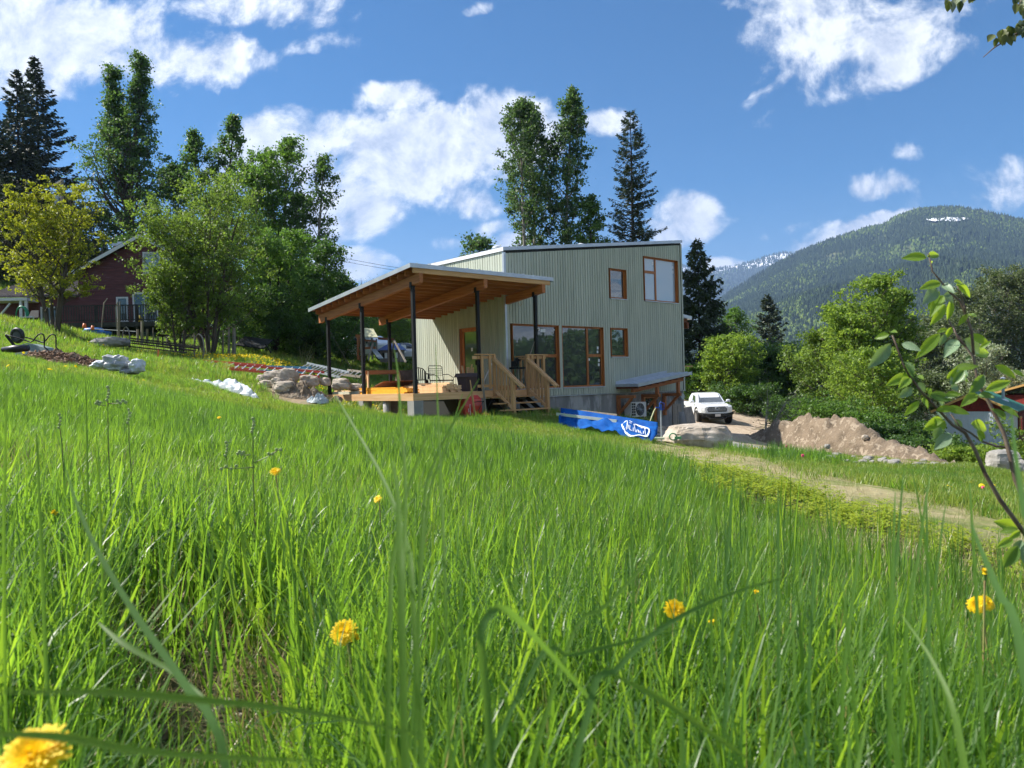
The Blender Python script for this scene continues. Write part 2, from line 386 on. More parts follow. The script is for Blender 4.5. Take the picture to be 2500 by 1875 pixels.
def GH(x, y):
    """ground height for arrays"""
    x = np.asarray(x, float); y = np.asarray(y, float); sh = x.shape; x = x.ravel(); y = y.ravel(); out = np.empty(len(x)); n = len(TX)
    r = np.hypot(x, y - 20); lim = 85.0
    sc = np.where(r > lim, lim/np.maximum(r, 1e-6), 1.0); xi = x*sc; yi = 20 + (y-20)*sc
    for s in range(0, len(x), 20000):
        Q = np.stack([xi[s:s+20000], yi[s:s+20000]], 1)/20.0
        d2 = ((Q[:, None]-TX[None])**2).sum(-1)
        out[s:s+20000] = _k(d2) @ TW[:n] + TW[n] + Q @ TW[n+1:]
    # away from the site the valley falls to the right, the hillside climbs to the left
    far = np.clip((r - lim)/300.0, 0, 1); far2 = np.maximum(r - lim, 0)
    ang = x/np.maximum(r, 1)
    out += np.where(ang > 0, -np.minimum(far2*0.05*np.clip(ang*2, 0, 1), 30), 0) + np.where(ang < -0.12, np.minimum(far2, 900)*0.10*np.clip((-ang-0.12)*3, 0, 1), 0)
    out += 0.025*np.sin(x*2.1 + 1.3*np.sin(y*1.7))*np.clip(1-far, 0, 1) + 0.03*np.sin(y*0.9 + 2*np.sin(x*.6))*np.clip(1-far, 0, 1)
    return out.reshape(sh)
def g(x, y): return float(GH(np.array([x]), np.array([y]))[0])
def ground_at(px, py, y0=2, y1=90):
    """where the sight line of a photo pixel meets the ground"""
    ys = np.linspace(y0, y1, 900); d = P(px, py, 1.0)
    z = GH(d.x*ys, ys); s = np.nonzero(d.z*ys < z)[0]
    Y = ys[s[0]] if len(s) else y1
    return Vector((d.x*Y, Y, g(d.x*Y, Y)))
def inpoly(x, y, poly):
    x = np.asarray(x); y = np.asarray(y); c = np.zeros(x.shape, bool); n = len(poly)
    for i in range(n):
        x1, y1 = poly[i]; x2, y2 = poly[(i+1) % n]
        if y1 == y2: continue
        cnd = ((y1 > y) != (y2 > y)) & (x < (x2-x1)*(y-y1)/(y2-y1) + x1); c ^= cnd
    return c
def hp(*pts): return [(H(a, b).x, H(a, b).y) for a, b in pts]
def pp(*pts): return [(P(a, b, c).x, c) for a, b, c in pts]
def gpoly(*pts): return [(q.x, q.y) for q in (ground_at(a, b) for a, b in pts)]
DRIVE = gpoly((1640,975),(1850,985),(1990,1010),(1900,1030),(1835,1050),(1900,1062),(1965,1078),(1998,1102),(1975,1114),(1850,1110),(1785,1098),(1600,1078),(1590,1050),(1600,1020))
PATH = gpoly((1480,1088),(1600,1078),(1750,1102),(2000,1157),(2300,1235),(2600,1320),(2700,1390),(2300,1290),(2050,1230),(1850,1172),(1650,1122),(1500,1104))
HOUSEP = hp((-5.1,-1.4),(-5.1,4.1),(-.1,4.1),(-.1,6.2),(10.7,6.2),(10.7,-.05),(.5,-.05),(.5,-1.6))
PIT = pp((680,985,22.5),(790,985,22.5),(830,960,25.5),(760,940,27.5),(690,945,27),(640,955,25))
CHIPS = pp((60,880,17.8),(130,905,16.6),(250,905,17.0),(300,890,19),(150,862,22),(40,868,21))
MOUND = gpoly((1838,1046),(1960,1078),(2000,1104),(2100,1128),(2330,1143),(2390,1135),(2330,1112),(2250,1085),(2150,1060),(1900,1030))
def line_x(poly, y): return None
EDGE = [P(*a) for a in [(-300,850,11),(-60,880,11),(180,903,12.5),(345,938,13),(620,1003,13.5),(1000,1045,13)]] + [ground_at(*a) for a in [(1450,1106),(1750,1165),(2000,1232),(2300,1308),(2600,1392),(3200,1540)]]
WZ = gpoly((1640,1135),(1850,1182),(2050,1238),(2300,1300),(2600,1380),(2600,1480),(2200,1350),(1900,1260),(1700,1200))
EX = np.array([p.x for p in EDGE]); EY = np.array([p.y for p in EDGE])
def tall_edge(x): return np.interp(x, EX, EY)
def grid_axis(lo, hi, fine_lo, fine_hi, step, grow=1.12, cap=140):
    a = list(np.arange(fine_lo, fine_hi + 1e-6, step)); s = step; v = fine_hi
    while v < hi: s = min(s*grow, cap); v += s; a.append(v)
    s = step; v = fine_lo; b = []
    while v > lo: s = min(s*grow, cap); v -= s; b.append(v)
    return np.array(b[::-1] + a)
gx = grid_axis(-4200, 5200, -14, 22, 0.3); gy = grid_axis(-1500, 6500, -2, 44, 0.3)
XX, YY = np.meshgrid(gx, gy)
ZZ = GH(XX, YY)
nx, ny = len(gx), len(gy)
idx = np.arange(nx*ny).reshape(ny, nx)
quads = np.stack([idx[:-1, :-1], idx[:-1, 1:], idx[1:, 1:], idx[1:, :-1]], -1).reshape(-1, 4)
cxm = (XX[:-1, :-1] + XX[1:, 1:]).ravel()/2; cym = (YY[:-1, :-1] + YY[1:, 1:]).ravel()/2
def soft(poly, x, y, r=0.7):
    """0..1 mask with a ragged soft edge"""
    s = np.zeros(x.shape)
    rs = np.random.RandomState(3)
    for i in range(7):
        s += inpoly(x + rs.normal(0, r, x.shape), y + rs.normal(0, r, x.shape), poly)
    return s/7
fx, fy = XX.ravel(), YY.ravel()
m_bare = np.clip(np.maximum.reduce([soft(HOUSEP, fx, fy, .3), soft(PIT, fx, fy, .5), soft(CHIPS, fx, fy, .4), soft(MOUND, fx, fy, .8), soft(DRIVE, fx, fy, 1.2)]), 0, 1)
m_path = soft(PATH, fx, fy, .5)
m_lawn = ((fy > tall_edge(fx)) & (np.hypot(fx, fy) < 70)).astype(float)
def groundmat():
    m = bpy.data.materials.new('meadow_soil'); m.use_nodes = True; t = m.node_tree; t.nodes.clear(); k = N(t)
    b = k.n('ShaderNodeBsdfPrincipled'); o = k.n('ShaderNodeOutputMaterial'); ge = k.n('ShaderNodeNewGeometry'); pos = ge.outputs['Position']
    def at(n): a = k.n('ShaderNodeAttribute'); a.attribute_name = n; return a.outputs['Fac']
    n1 = k.noise(pos, 0.9, 6, 0.6).outputs[0]; n2 = k.noise(pos, 14, 6, 0.65).outputs[0]; n3 = k.noise(pos, 0.05, 4, 0.6).outputs[0]
    thatch = k.mix(k.ramp(n2, .35, .65), (.055,.048,.028,1), (.14,.115,.06,1))
    lawn = k.mix(k.ramp(n1, .3, .7), (.10,.15,.03,1), (.19,.20,.06,1)); lawn = k.mix(k.ramp(n2, .35, .75), lawn, (.07,.12,.02,1))
    far = k.mix(k.ramp(n3, .35, .65), (.035,.06,.02,1), (.07,.10,.03,1))
    c = k.mix(at('lawn'), thatch, lawn)
    cd = k.n('ShaderNodeVectorMath', operation='LENGTH'); t.links.new(pos, cd.inputs[0])
    c = k.mix(k.ramp(cd.outputs['Value'], 60, 100), c, far)
    dirt = k.mix(k.ramp(n2, .3, .7), (.24,.17,.11,1), (.40,.31,.21,1)); dirt = k.mix(k.ramp(n1, .4, .7), dirt, (.30,.25,.19,1))
    path = k.mix(k.ramp(n2, .3, .7), (.30,.24,.13,1), (.44,.38,.22,1)); path = k.mix(k.ramp(k.noise(pos, 2.5, 5).outputs[0], .45, .65), path, (.17,.20,.06,1))
    c = k.mix(at('path'), c, path); c = k.mix(at('bare'), c, dirt)
    k.put(b.inputs['Base Color'], c); b.inputs['Roughness'].default_value = 1.0; b.inputs['Specular IOR Level'].default_value = 0.1
    bp = k.n('ShaderNodeBump'); bp.inputs['Strength'].default_value = 0.8; bp.inputs['Distance'].default_value = 0.04
    t.links.new(n2, bp.inputs['Height']); t.links.new(bp.outputs[0], b.inputs['Normal'])
    t.links.new(b.outputs[0], o.inputs[0]); return m
M_['ground'] = groundmat()
ground = structure(np_mesh('ground', np.stack([XX.ravel(), YY.ravel(), ZZ.ravel()], 1), quads, 4, M_['ground'], attrs={'bare': m_bare, 'path': m_path, 'lawn': m_lawn}, smooth=True))
# ---- gravel driveway: the ground's own faces, lifted by a hand
def sheet(name, poly, mat, lift, ragged=0.35):
    rs = np.random.RandomState(5)
    sel = inpoly(cxm + rs.normal(0, ragged, cxm.shape), cym + rs.normal(0, ragged, cxm.shape), poly)
    q = quads[sel]; used, inv = np.unique(q, return_inverse=True)
    v = np.stack([XX.ravel()[used], YY.ravel()[used], ZZ.ravel()[used] + lift], 1)
    v[:, 2] += np.array([0.012*mn.noise(Vector((a*1.7, b*1.7, 0))) for a, b, _ in v]) if len(v) < 9000 else 0
    return np_mesh(name, v, inv.reshape(-1, 4), 4, mat, smooth=True)
def gravelmat():
    m = bpy.data.materials.new('driveway_gravel'); m.use_nodes = True; t = m.node_tree; t.nodes.clear(); k = N(t)
    b = k.n('ShaderNodeBsdfPrincipled'); o = k.n('ShaderNodeOutputMaterial'); ge = k.n('ShaderNodeNewGeometry'); pos = ge.outputs['Position']
    sp = k.n('ShaderNodeSeparateXYZ'); t.links.new(pos, sp.inputs[0])
    n1 = k.noise(pos, 0.45, 5, 0.6).outputs[0]; n2 = k.noise(pos, 9, 6, 0.7).outputs[0]
    st = k.noise(k.v('MULTIPLY', pos, (1.6, .25, 1)), 1.3, 5).outputs[0]
    tan = k.mix(k.ramp(n2, .3, .7), (.33,.25,.17,1), (.46,.37,.27,1)); tan = k.mix(k.ramp(st, .45, .7), tan, (.27,.20,.14,1))
    grv = k.mix(k.ramp(n2, .3, .7), (.24,.235,.225,1), (.38,.365,.34,1)); grv = k.mix(k.ramp(st, .5, .62), grv, (.34,.26,.17,1))
    f = k.m('ADD', sp.outputs[1], k.m('MULTIPLY', n1, 6.0))
    c = k.mix(k.ramp(f, 27, 30), grv, tan)
    k.put(b.inputs['Base Color'], c); b.inputs['Roughness'].default_value = 1.0
    bp = k.n('ShaderNodeBump'); bp.inputs['Strength'].default_value = 0.7; bp.inputs['Distance'].default_value = 0.03
    t.links.new(n2, bp.inputs['Height']); t.links.new(bp.outputs[0], b.inputs['Normal']); t.links.new(b.outputs[0], o.inputs[0]); return m
M_['gravel'] = gravelmat()
structure(sheet('driveway', DRIVE, M_['gravel'], 0.03))

# ================================================================== MOUNTAINS
def fbm(x, y, s, o=5, seed=0):
    return np.array([mn.fractal(Vector((a*s, b*s, seed)), 0.9, 2.1, o) for a, b in zip(x.ravel(), y.ravel())]).reshape(x.shape)
def ridge_el(prof):
    A = []; E_ = []
    for (px, py) in prof:
        p = P(px, py, 1.0); A.append(math.atan2(p.x, 1.0)); E_.append(p.z/math.hypot(p.x, 1.0))
    return np.array(A), np.array(E_)
def mountain(name, prof, r_foot, r_ridge, z_foot, mat, na, nr, spur, behind=0.0, seed=0):
    A, E_ = ridge_el(prof); az = np.linspace(A[0], A[-1], na); s = np.linspace(0, 1.25, nr)
    AZ, S = np.meshgrid(az, s); rr = r_foot + (r_ridge - r_foot)*S
    zr = np.interp(AZ, A, E_)*r_ridge
    t_ = np.clip(S, 0, 1); shape = t_**1.05*(1-0.12*np.sin(np.pi*t_))
    Z = z_foot + (zr - z_foot)*shape
    Z = np.where(S > 1, Z - (S-1)*(zr - z_foot)*1.2, Z)
    X = rr*np.sin(AZ); Y = rr*np.cos(AZ)
    nz = fbm(X, Y, 1/spur, 5, seed); rid = 1-np.abs(fbm(X + 900, Y*1.0, 1.6/spur, 4, seed+4))
    env = np.sin(np.pi*np.clip(S, 0, 1))**0.8
    Z += (nz*0.10 + (rid-0.7)*0.10)*env*np.abs(zr - z_foot)
    X += 0; idx = np.arange(na*nr).reshape(nr, na)
    q = np.stack([idx[:-1, :-1], idx[1:, :-1], idx[1:, 1:], idx[:-1, 1:]], -1).reshape(-1, 4)[:, ::-1]
    o = structure(np_mesh(name, np.stack([X.ravel(), Y.ravel(), Z.ravel()], 1), q, 4, mat, smooth=True))
    return o, X, Y, Z, S
M_['slope'] = pm('forest_floor', (.040,.060,.022), 1.0, col2=(.085,.115,.035), vs_=0.0035, third=(.13,.14,.06), ts=0.004, lo=.42, hi=.62)  # lighter patches paint sun between cloud shadows into the slope's colour
def snowmat():
    m = bpy.data.materials.new('snow_and_forest'); m.use_nodes = True; t = m.node_tree; t.nodes.clear(); k = N(t)
    b = k.n('ShaderNodeBsdfPrincipled'); o = k.n('ShaderNodeOutputMaterial'); ge = k.n('ShaderNodeNewGeometry'); pos = ge.outputs['Position']
    sp = k.n('ShaderNodeSeparateXYZ'); t.links.new(pos, sp.inputs[0])
    n1 = k.noise(k.v('MULTIPLY', pos, (1, 1, .25)), 0.006, 6, 0.7).outputs[0]
    h = k.m('ADD', sp.outputs[2], k.m('MULTIPLY', k.m('SUBTRACT', n1, .5), 380))
    c = k.mix(k.ramp(h, 935, 965), (.030,.048,.030,1), (.80,.82,.86,1)); k.put(b.inputs['Base Color'], c); b.inputs['Roughness'].default_value = 1.0
    t.links.new(b.outputs[0], o.inputs[0]); return m
M_['snowridge'] = snowmat()
M_['snow'] = pm('snow', (.82,.84,.87), 0.8, col2=(.7,.73,.78), vs_=.02)
PR1 = [(1560,905),(1660,850),(1700,790),(1746,746),(1780,718),(1815,696),(1850,674),(1896,646),(1934,627),(1984,604),(2046,583),(2111,561),(2161,550),(2188,533),(2238,515),(2303,510),(2349,511),(2419,525),(2500,542),(2650,590),(2850,640),(3100,610),(3500,560),(4200,600),(5200,540)]
mo1, X1, Y1, Z1, S1 = mountain('mountain', PR1, 900, 3300, -60, M_['slope'], 300, 120, 700)
PR2 = [(700,800),(1100,760),(1400,700),(1560,660),(1640,640),(1665,648),(1688,655),(1727,661),(1777,652),(1800,648),(1823,643),(1850,634),(1880,624),(1919,616),(1934,620),(2000,600),(2100,640),(2300,700)]
mo2, X2, Y2, Z2, S2 = mountain('snowy_ridge', PR2, 3200, 7200, -40, M_['snowridge'], 220, 70, 1500, seed=7)
# wooded hill closing the valley to the left, behind the near trees
PR3 = [(-2600,200),(-1500,300),(-700,380),(-200,470),(100,590),(400,710),(700,800),(900,840),(1100,880)]
mo3, X3, Y3, Z3, S3 = mountain('wooded_hill', PR3, 170, 620, 12, M_['slope'], 90, 30, 200, seed=3)

# ---- the forest on the slopes: small conifers and rounded broadleaf trees
def conifer_low(name, mat, n=6):
    m = MB()
    for (z0, z1, r) in [(0.05, .55, .2), (.3, .8, .145), (.58, 1.0, .085)]:
        vs = [(r*math.cos(2*math.pi*i/n + z0*3)*(1 + .25*(i % 2)), r*math.sin(2*math.pi*i/n + z0*3)*(1 + .25*(i % 2)), z0) for i in range(n)] + [(0, 0, z1)]
        m.add(vs, [(i, (i+1) % n, n) for i in range(n)])
    me = bpy.data.meshes.new(name); me.from_pydata([tuple(v) for v in m.v], [], m.f); me.materials.append(mat)
    return bpy.data.objects.new(name, me)
def broad_low(name, mat):
    m = MB(); m.blob((0, 0, .55), (.27, .27, .42), seed=4, amp=.5, sub=2, freq=2.2)
    me = bpy.data.meshes.new(name); me.from_pydata([tuple(v) for v in m.v], [], m.f); me.materials.append(mat)
    return bpy.data.objects.new(name, me)
def forestmat(name, a, b_):
    m = bpy.data.materials.new(name); m.use_nodes = True; t = m.node_tree; t.nodes.clear(); k = N(t)
    b = k.n('ShaderNodeBsdfPrincipled'); o = k.n('ShaderNodeOutputMaterial'); oi = k.n('ShaderNodeObjectInfo')
    k.put(b.inputs['Base Color'], k.mix(oi.outputs['Random'], a + (1,), b_ + (1,))); b.inputs['Roughness'].default_value = 1.0; b.inputs['Specular IOR Level'].default_value = .1
    t.links.new(b.outputs[0], o.inputs[0]); return m
M_['farcon'] = forestmat('far_conifer', (.032,.052,.026), (.055,.080,.036))
M_['farbroad'] = forestmat('far_broadleaf', (.10,.16,.035), (.17,.22,.06))
protos = bpy.data.collections.new('forest_kinds')
for o in [conifer_low('fir_a', M_['farcon'], 6), conifer_low('fir_b', M_['farcon'], 5), broad_low('broadleaf', M_['farbroad'])]: protos.objects.link(o)
def gn_scatter(name, pts, rotz, scl, var, coll, tilt=None, kind='stuff'):
    me = bpy.data.meshes.new(name); me.vertices.add(len(pts)); me.vertices.foreach_set('co', np.asarray(pts, dtype=np.float32).ravel())
    rot = np.zeros((len(pts), 3), dtype=np.float32); rot[:, 2] = rotz
    if tilt is not None: rot[:, 0] = tilt[:, 0]; rot[:, 1] = tilt[:, 1]
    a = me.attributes.new('rot', 'FLOAT_VECTOR', 'POINT'); a.data.foreach_set('vector', rot.ravel())
    s3 = np.asarray(scl, dtype=np.float32); s3 = np.repeat(s3[:, None], 3, 1) if s3.ndim == 1 else s3
    a = me.attributes.new('scl', 'FLOAT_VECTOR', 'POINT'); a.data.foreach_set('vector', np.ascontiguousarray(s3).ravel())
    a = me.attributes.new('var', 'INT', 'POINT'); a.data.foreach_set('value', np.asarray(var, dtype=np.int32))
    me.update(); o = bpy.data.objects.new(name, me); COL.objects.link(o)
    ng = bpy.data.node_groups.new(name + '_scatter', 'GeometryNodeTree')
    ng.interface.new_socket(name='Geometry', in_out='INPUT', socket_type='NodeSocketGeometry')
    ng.interface.new_socket(name='Geometry', in_out='OUTPUT', socket_type='NodeSocketGeometry')
    gi = ng.nodes.new('NodeGroupInput'); go = ng.nodes.new('NodeGroupOutput')
    ci = ng.nodes.new('GeometryNodeCollectionInfo'); ci.inputs['Collection'].default_value = coll
    ci.inputs['Separate Children'].default_value = True; ci.inputs['Reset Children'].default_value = True
    ip = ng.nodes.new('GeometryNodeInstanceOnPoints'); ip.inputs['Pick Instance'].default_value = True
    def na(n, dt):
        x = ng.nodes.new('GeometryNodeInputNamedAttribute'); x.data_type = dt; x.inputs['Name'].default_value = n
        return [q for q in x.outputs if q.enabled and q.name == 'Attribute'][0]
    L = ng.links
    L.new(gi.outputs[0], ip.inputs['Points']); L.new(ci.outputs[0], ip.inputs['Instance'])
    L.new(na('var', 'INT'), ip.inputs['Instance Index']); L.new(na('rot', 'FLOAT_VECTOR'), ip.inputs['Rotation']); L.new(na('scl', 'FLOAT_VECTOR'), ip.inputs['Scale'])
    L.new(ip.outputs[0], go.inputs[0])
    md = o.modifiers.new('scatter', 'NODES'); md.node_group = ng
    if kind: o['kind'] = kind
    return o
def scatter_on(X, Y, Z, S, n, rs, smin, smax, hmin, hmax, pbroad, name, label, azmin=None, azmax=None):
    nr, na = X.shape
    i = rs.uniform(smin*(nr-1), smax*(nr-1), n); j = rs.uniform(0, na-1.01, n)
    i0 = i.astype(int).clip(0, nr-2); j0 = j.astype(int); fi = i-i0; fj = j-j0
    def bil(Q): return Q[i0, j0]*(1-fi)*(1-fj) + Q[i0+1, j0]*fi*(1-fj) + Q[i0, j0+1]*(1-fi)*fj + Q[i0+1, j0+1]*fi*fj
    x, y, z = bil(X), bil(Y), bil(Z)
    if azmin is not None:
        az = np.arctan2(x, y); kp = (az > azmin) & (az < azmax); x, y, z = x[kp], y[kp], z[kp]
    nzv = np.array([mn.noise(Vector((a/320, b/320, c/160))) for a, b, c in zip(x, y, z)])
    nzg = np.array([mn.noise(Vector((a/150+9, b/150, c/90))) for a, b, c in zip(x, y, z)])
    keep = (nzg < 0.33) | (rs.rand(len(x)) < .3); x, y, z, nzv = x[keep], y[keep], z[keep], nzv[keep]
    h = rs.uniform(hmin, hmax, len(x)); br = rs.rand(len(x)) < np.clip(pbroad + nzv*1.3, 0, .8)  # broadleaf clumps also stand in for sunlit patches between cloud shadows
    var = np.where(br, 0, rs.randint(1, 3, len(x)))   # children come in name order: broadleaf, fir_a, fir_b
    h = np.where(br, h*.7, h); s3 = np.stack([h*rs.uniform(.8, 1.2, len(x)), h*rs.uniform(.8, 1.2, len(x)), h], 1)
    o = gn_scatter(name, np.stack([x, y, z-0.5], 1), rs.uniform(0, 6.28, len(x)), s3, var, protos)
    tag(o, label, 'forest', kind='stuff'); return o
rs = np.random.RandomState(11)
scatter_on(X1, Y1, Z1, S1, 190000, rs, 0.02, 0.83, 11, 23, .10, 'forest', 'dense conifer forest covering the big rounded mountain', 0.18, 0.85)
scatter_on(X2, Y2, Z2, S2, 26000, rs, 0.45, 0.84, 22, 34, -.3, 'ridge_forest', 'dark forest on the distant blue ridge under the snow line', -0.3, 0.42)
scatter_on(X3, Y3, Z3, S3, 5000, rs, 0.0, 0.85, 10, 22, .1, 'hill_forest', 'mixed forest on the hillside behind the old red house', -1.6, -0.45)
# snow patch in the clearing under the summit
def slope_patch(name, px0, px1, pyc, half, mat, label):
    vs = []; fs = []; n = 24
    NA = X1.shape[1]; A_, E_ = ridge_el(PR1); az = np.linspace(A_[0], A_[-1], NA)
    EL = Z1/np.hypot(X1, Y1)
    for i in range(n+1):
        px = px0 + (px1-px0)*i/n; wv = half*math.sin(math.pi*min(max(i/n, .04), .96))**.5*(1 + .5*mn.noise(Vector((i*.9, 3, 0))))
        for sgn in (-1, 1):
            p = P(px, pyc + 1.2*math.sin(i*.5) + sgn*wv + (px-px0)*0.0, 1.0); a = math.atan2(p.x, 1); e = p.z/math.hypot(p.x, 1)
            j = int(np.argmin(abs(az - a))); col = EL[:100, j]; kk = int(np.argmax(col > e)); kk = kk if kk > 0 else 95
            r0 = math.hypot(X1[kk, j], Y1[kk, j]) - 25
            vs.append((r0*math.sin(a), r0*math.cos(a), e*r0 + 9))
    fs = [(2*i, 2*i+2, 2*i+3, 2*i+1) for i in range(n)]
    m = MB(); m.add(vs, fs); o = m.build(name, mat); structure(o); return o
slope_patch('snow_patch', 2262, 2364, 541, 5, M_['snow'], '')
# ---- air
hz = MB(); hz.box(-4100, 5100, -1400, 9300, -95, 1500)
hm = bpy.data.materials.new('valley_haze'); hm.use_nodes = True; t = hm.node_tree; t.nodes.clear()
pv = t.nodes.new('ShaderNodeVolumePrincipled'); ho = t.nodes.new('ShaderNodeOutputMaterial')
pv.inputs['Color'].default_value = (.40,.60,1.0,1); pv.inputs['Density'].default_value = 1.0e-4; pv.inputs['Anisotropy'].default_value = 0.15
t.links.new(pv.outputs[0], ho.inputs['Volume'])
haze = hz.build('haze', hm); haze['kind'] = 'stuff'; haze['label'] = 'thin blue summer haze filling the valley'
# ================================================================== TREES
LEAF = dict(
 cotton=leafmat('cottonwood_leaves', (.042,.090,.022), (.095,.16,.045), (.17,.32,.05), .4),
 cotton2=leafmat('aspen_leaves', (.05,.10,.035), (.11,.17,.07), (.16,.29,.06), .42),
 bright=leafmat('bright_maple_leaves', (.12,.20,.028), (.20,.29,.05), (.38,.55,.06), .5),
 mid=leafmat('broadleaf_leaves', (.055,.12,.02), (.11,.20,.035), (.21,.40,.045), .42),
 dark=leafmat('dark_leaves', (.034,.080,.020), (.075,.14,.03), (.13,.27,.035), .38),
 yellow=leafmat('golden_maple_leaves', (.20,.245,.018), (.27,.30,.035), (.48,.52,.03), .45),
 lime=leafmat('lime_leaves', (.085,.150,.025), (.15,.22,.04), (.29,.44,.05), .45),
 olive=leafmat('poplar_leaves', (.085,.115,.045), (.15,.18,.08), (.17,.24,.06), .35),
 pale=leafmat('blossom_shrub_leaves', (.20,.25,.12), (.50,.53,.40), (.3,.4,.12), .4),
 spruce=leafmat('spruce_needles', (.034,.050,.028), (.070,.088,.050), (.04,.07,.02), .15),
 cedarn=leafmat('cedar_sprays', (.026,.048,.020), (.065,.09,.035), (.05,.09,.02), .2),
 larch=leafmat('larch_needles', (.036,.056,.030), (.07,.09,.05), (.06,.10,.03), .25))
M_['bark'] = pm('bark', (.11,.09,.07), 0.95, col2=(.06,.05,.04), vs_=6, stretch=(1,1,.25))
M_['barkpale'] = pm('pale_bark', (.36,.34,.29), 0.9, col2=(.16,.145,.12), vs_=3, stretch=(1,1,.8), hi=.55)
M_['barkdark'] = pm('dark_bark', (.045,.035,.030), 0.95, col2=(.025,.02,.018), vs_=5)
def tube_np(pts, rad, n=5):
    """pts (k,3), rad (k,) -> verts, quads"""
    d = np.gradient(pts, axis=0); d /= np.linalg.norm(d, axis=1, keepdims=True) + 1e-9
    ref = np.array([.3, .2, .93]); a = np.cross(d, ref); a /= np.linalg.norm(a, axis=1, keepdims=True) + 1e-9; b = np.cross(d, a)
    th = np.arange(n)*2*np.pi/n
    v = pts[:, None] + (a[:, None]*np.cos(th)[None, :, None] + b[:, None]*np.sin(th)[None, :, None])*np.asarray(rad)[:, None, None]
    k_ = len(pts); i = np.arange(k_-1)[:, None]*n; j = np.arange(n)[None]; j2 = (j+1) % n
    q = np.stack([i+j, i+j2, i+n+j2, i+n+j], -1).reshape(-1, 4)
    return v.reshape(-1, 3), q
class Wood:
    def __init__(s): s.v = []; s.q = []; s.n = 0
    def add(s, pts, rad, n=5):
        v, q = tube_np(np.asarray(pts, float), rad, n); s.v.append(v); s.q.append(q + s.n); s.n += len(v)
    def out(s): return np.concatenate(s.v), np.concatenate(s.q)
def leaves_np(c, size, rs, elong=1.5, droop=0.0, dirs=None, fold=True):
    """one folded diamond leaf (two triangles as a quad) at every point"""
    n = len(c)
    if dirs is None:
        a = rs.normal(size=(n, 3)); a[:, 2] -= droop
    else: a = dirs + rs.normal(scale=.25, size=(n, 3))
    a /= np.linalg.norm(a, axis=1, keepdims=True)
    b = np.cross(a, rs.normal(size=(n, 3))); b /= np.linalg.norm(b, axis=1, keepdims=True) + 1e-9
    nn = np.cross(a, b)
    L = size*rs.uniform(.6, 1.3, (n, 1)); Wd = L/elong
    p0 = c - a*L*.5; p2 = c + a*L*.5; p1 = c + b*Wd*.5 - a*L*.08 + nn*Wd*.12; p3 = c - b*Wd*.5 - a*L*.08 + nn*Wd*.12
    v = np.stack([p0, p1, p2, p3], 1).reshape(-1, 3)
    q = np.arange(n*4).reshape(n, 4)
    return v, q
def curve(p0, d0, L, n, rs, rise=0.0, wob=.08):
    """a limb that bends up (rise>0) or down as it goes"""
    t = np.linspace(0, 1, n)[:, None]; d0 = np.asarray(d0, float); d0 = d0/np.linalg.norm(d0)
    p = np.asarray(p0) + d0*L*t; p[:, 2] += rise*L*t[:, 0]**2
    w = rs.normal(size=3)*wob*L; p += w*np.sin(t*np.pi)*.5 + rs.normal(size=3)*wob*L*np.sin(t*2*np.pi)*.3
    return p
def finish_tree(name, label, cat, base, wood, lv, bark, leaf, group=None, crown='crown'):
    root = thing(name, label, cat, (base[0], base[1], base[2]), group)
    v, q = wood.out(); b = np_mesh('trunk', v, q, 4, M_[bark], smooth=True); b.parent = root
    v = np.concatenate([l[0] for l in lv]); off = 0; qs = []
    for l in lv: qs.append(l[1] + off); off += len(l[0])
    c = np_mesh(crown, v, np.concatenate(qs), 4, LEAF[leaf]); c.parent = root
    return root
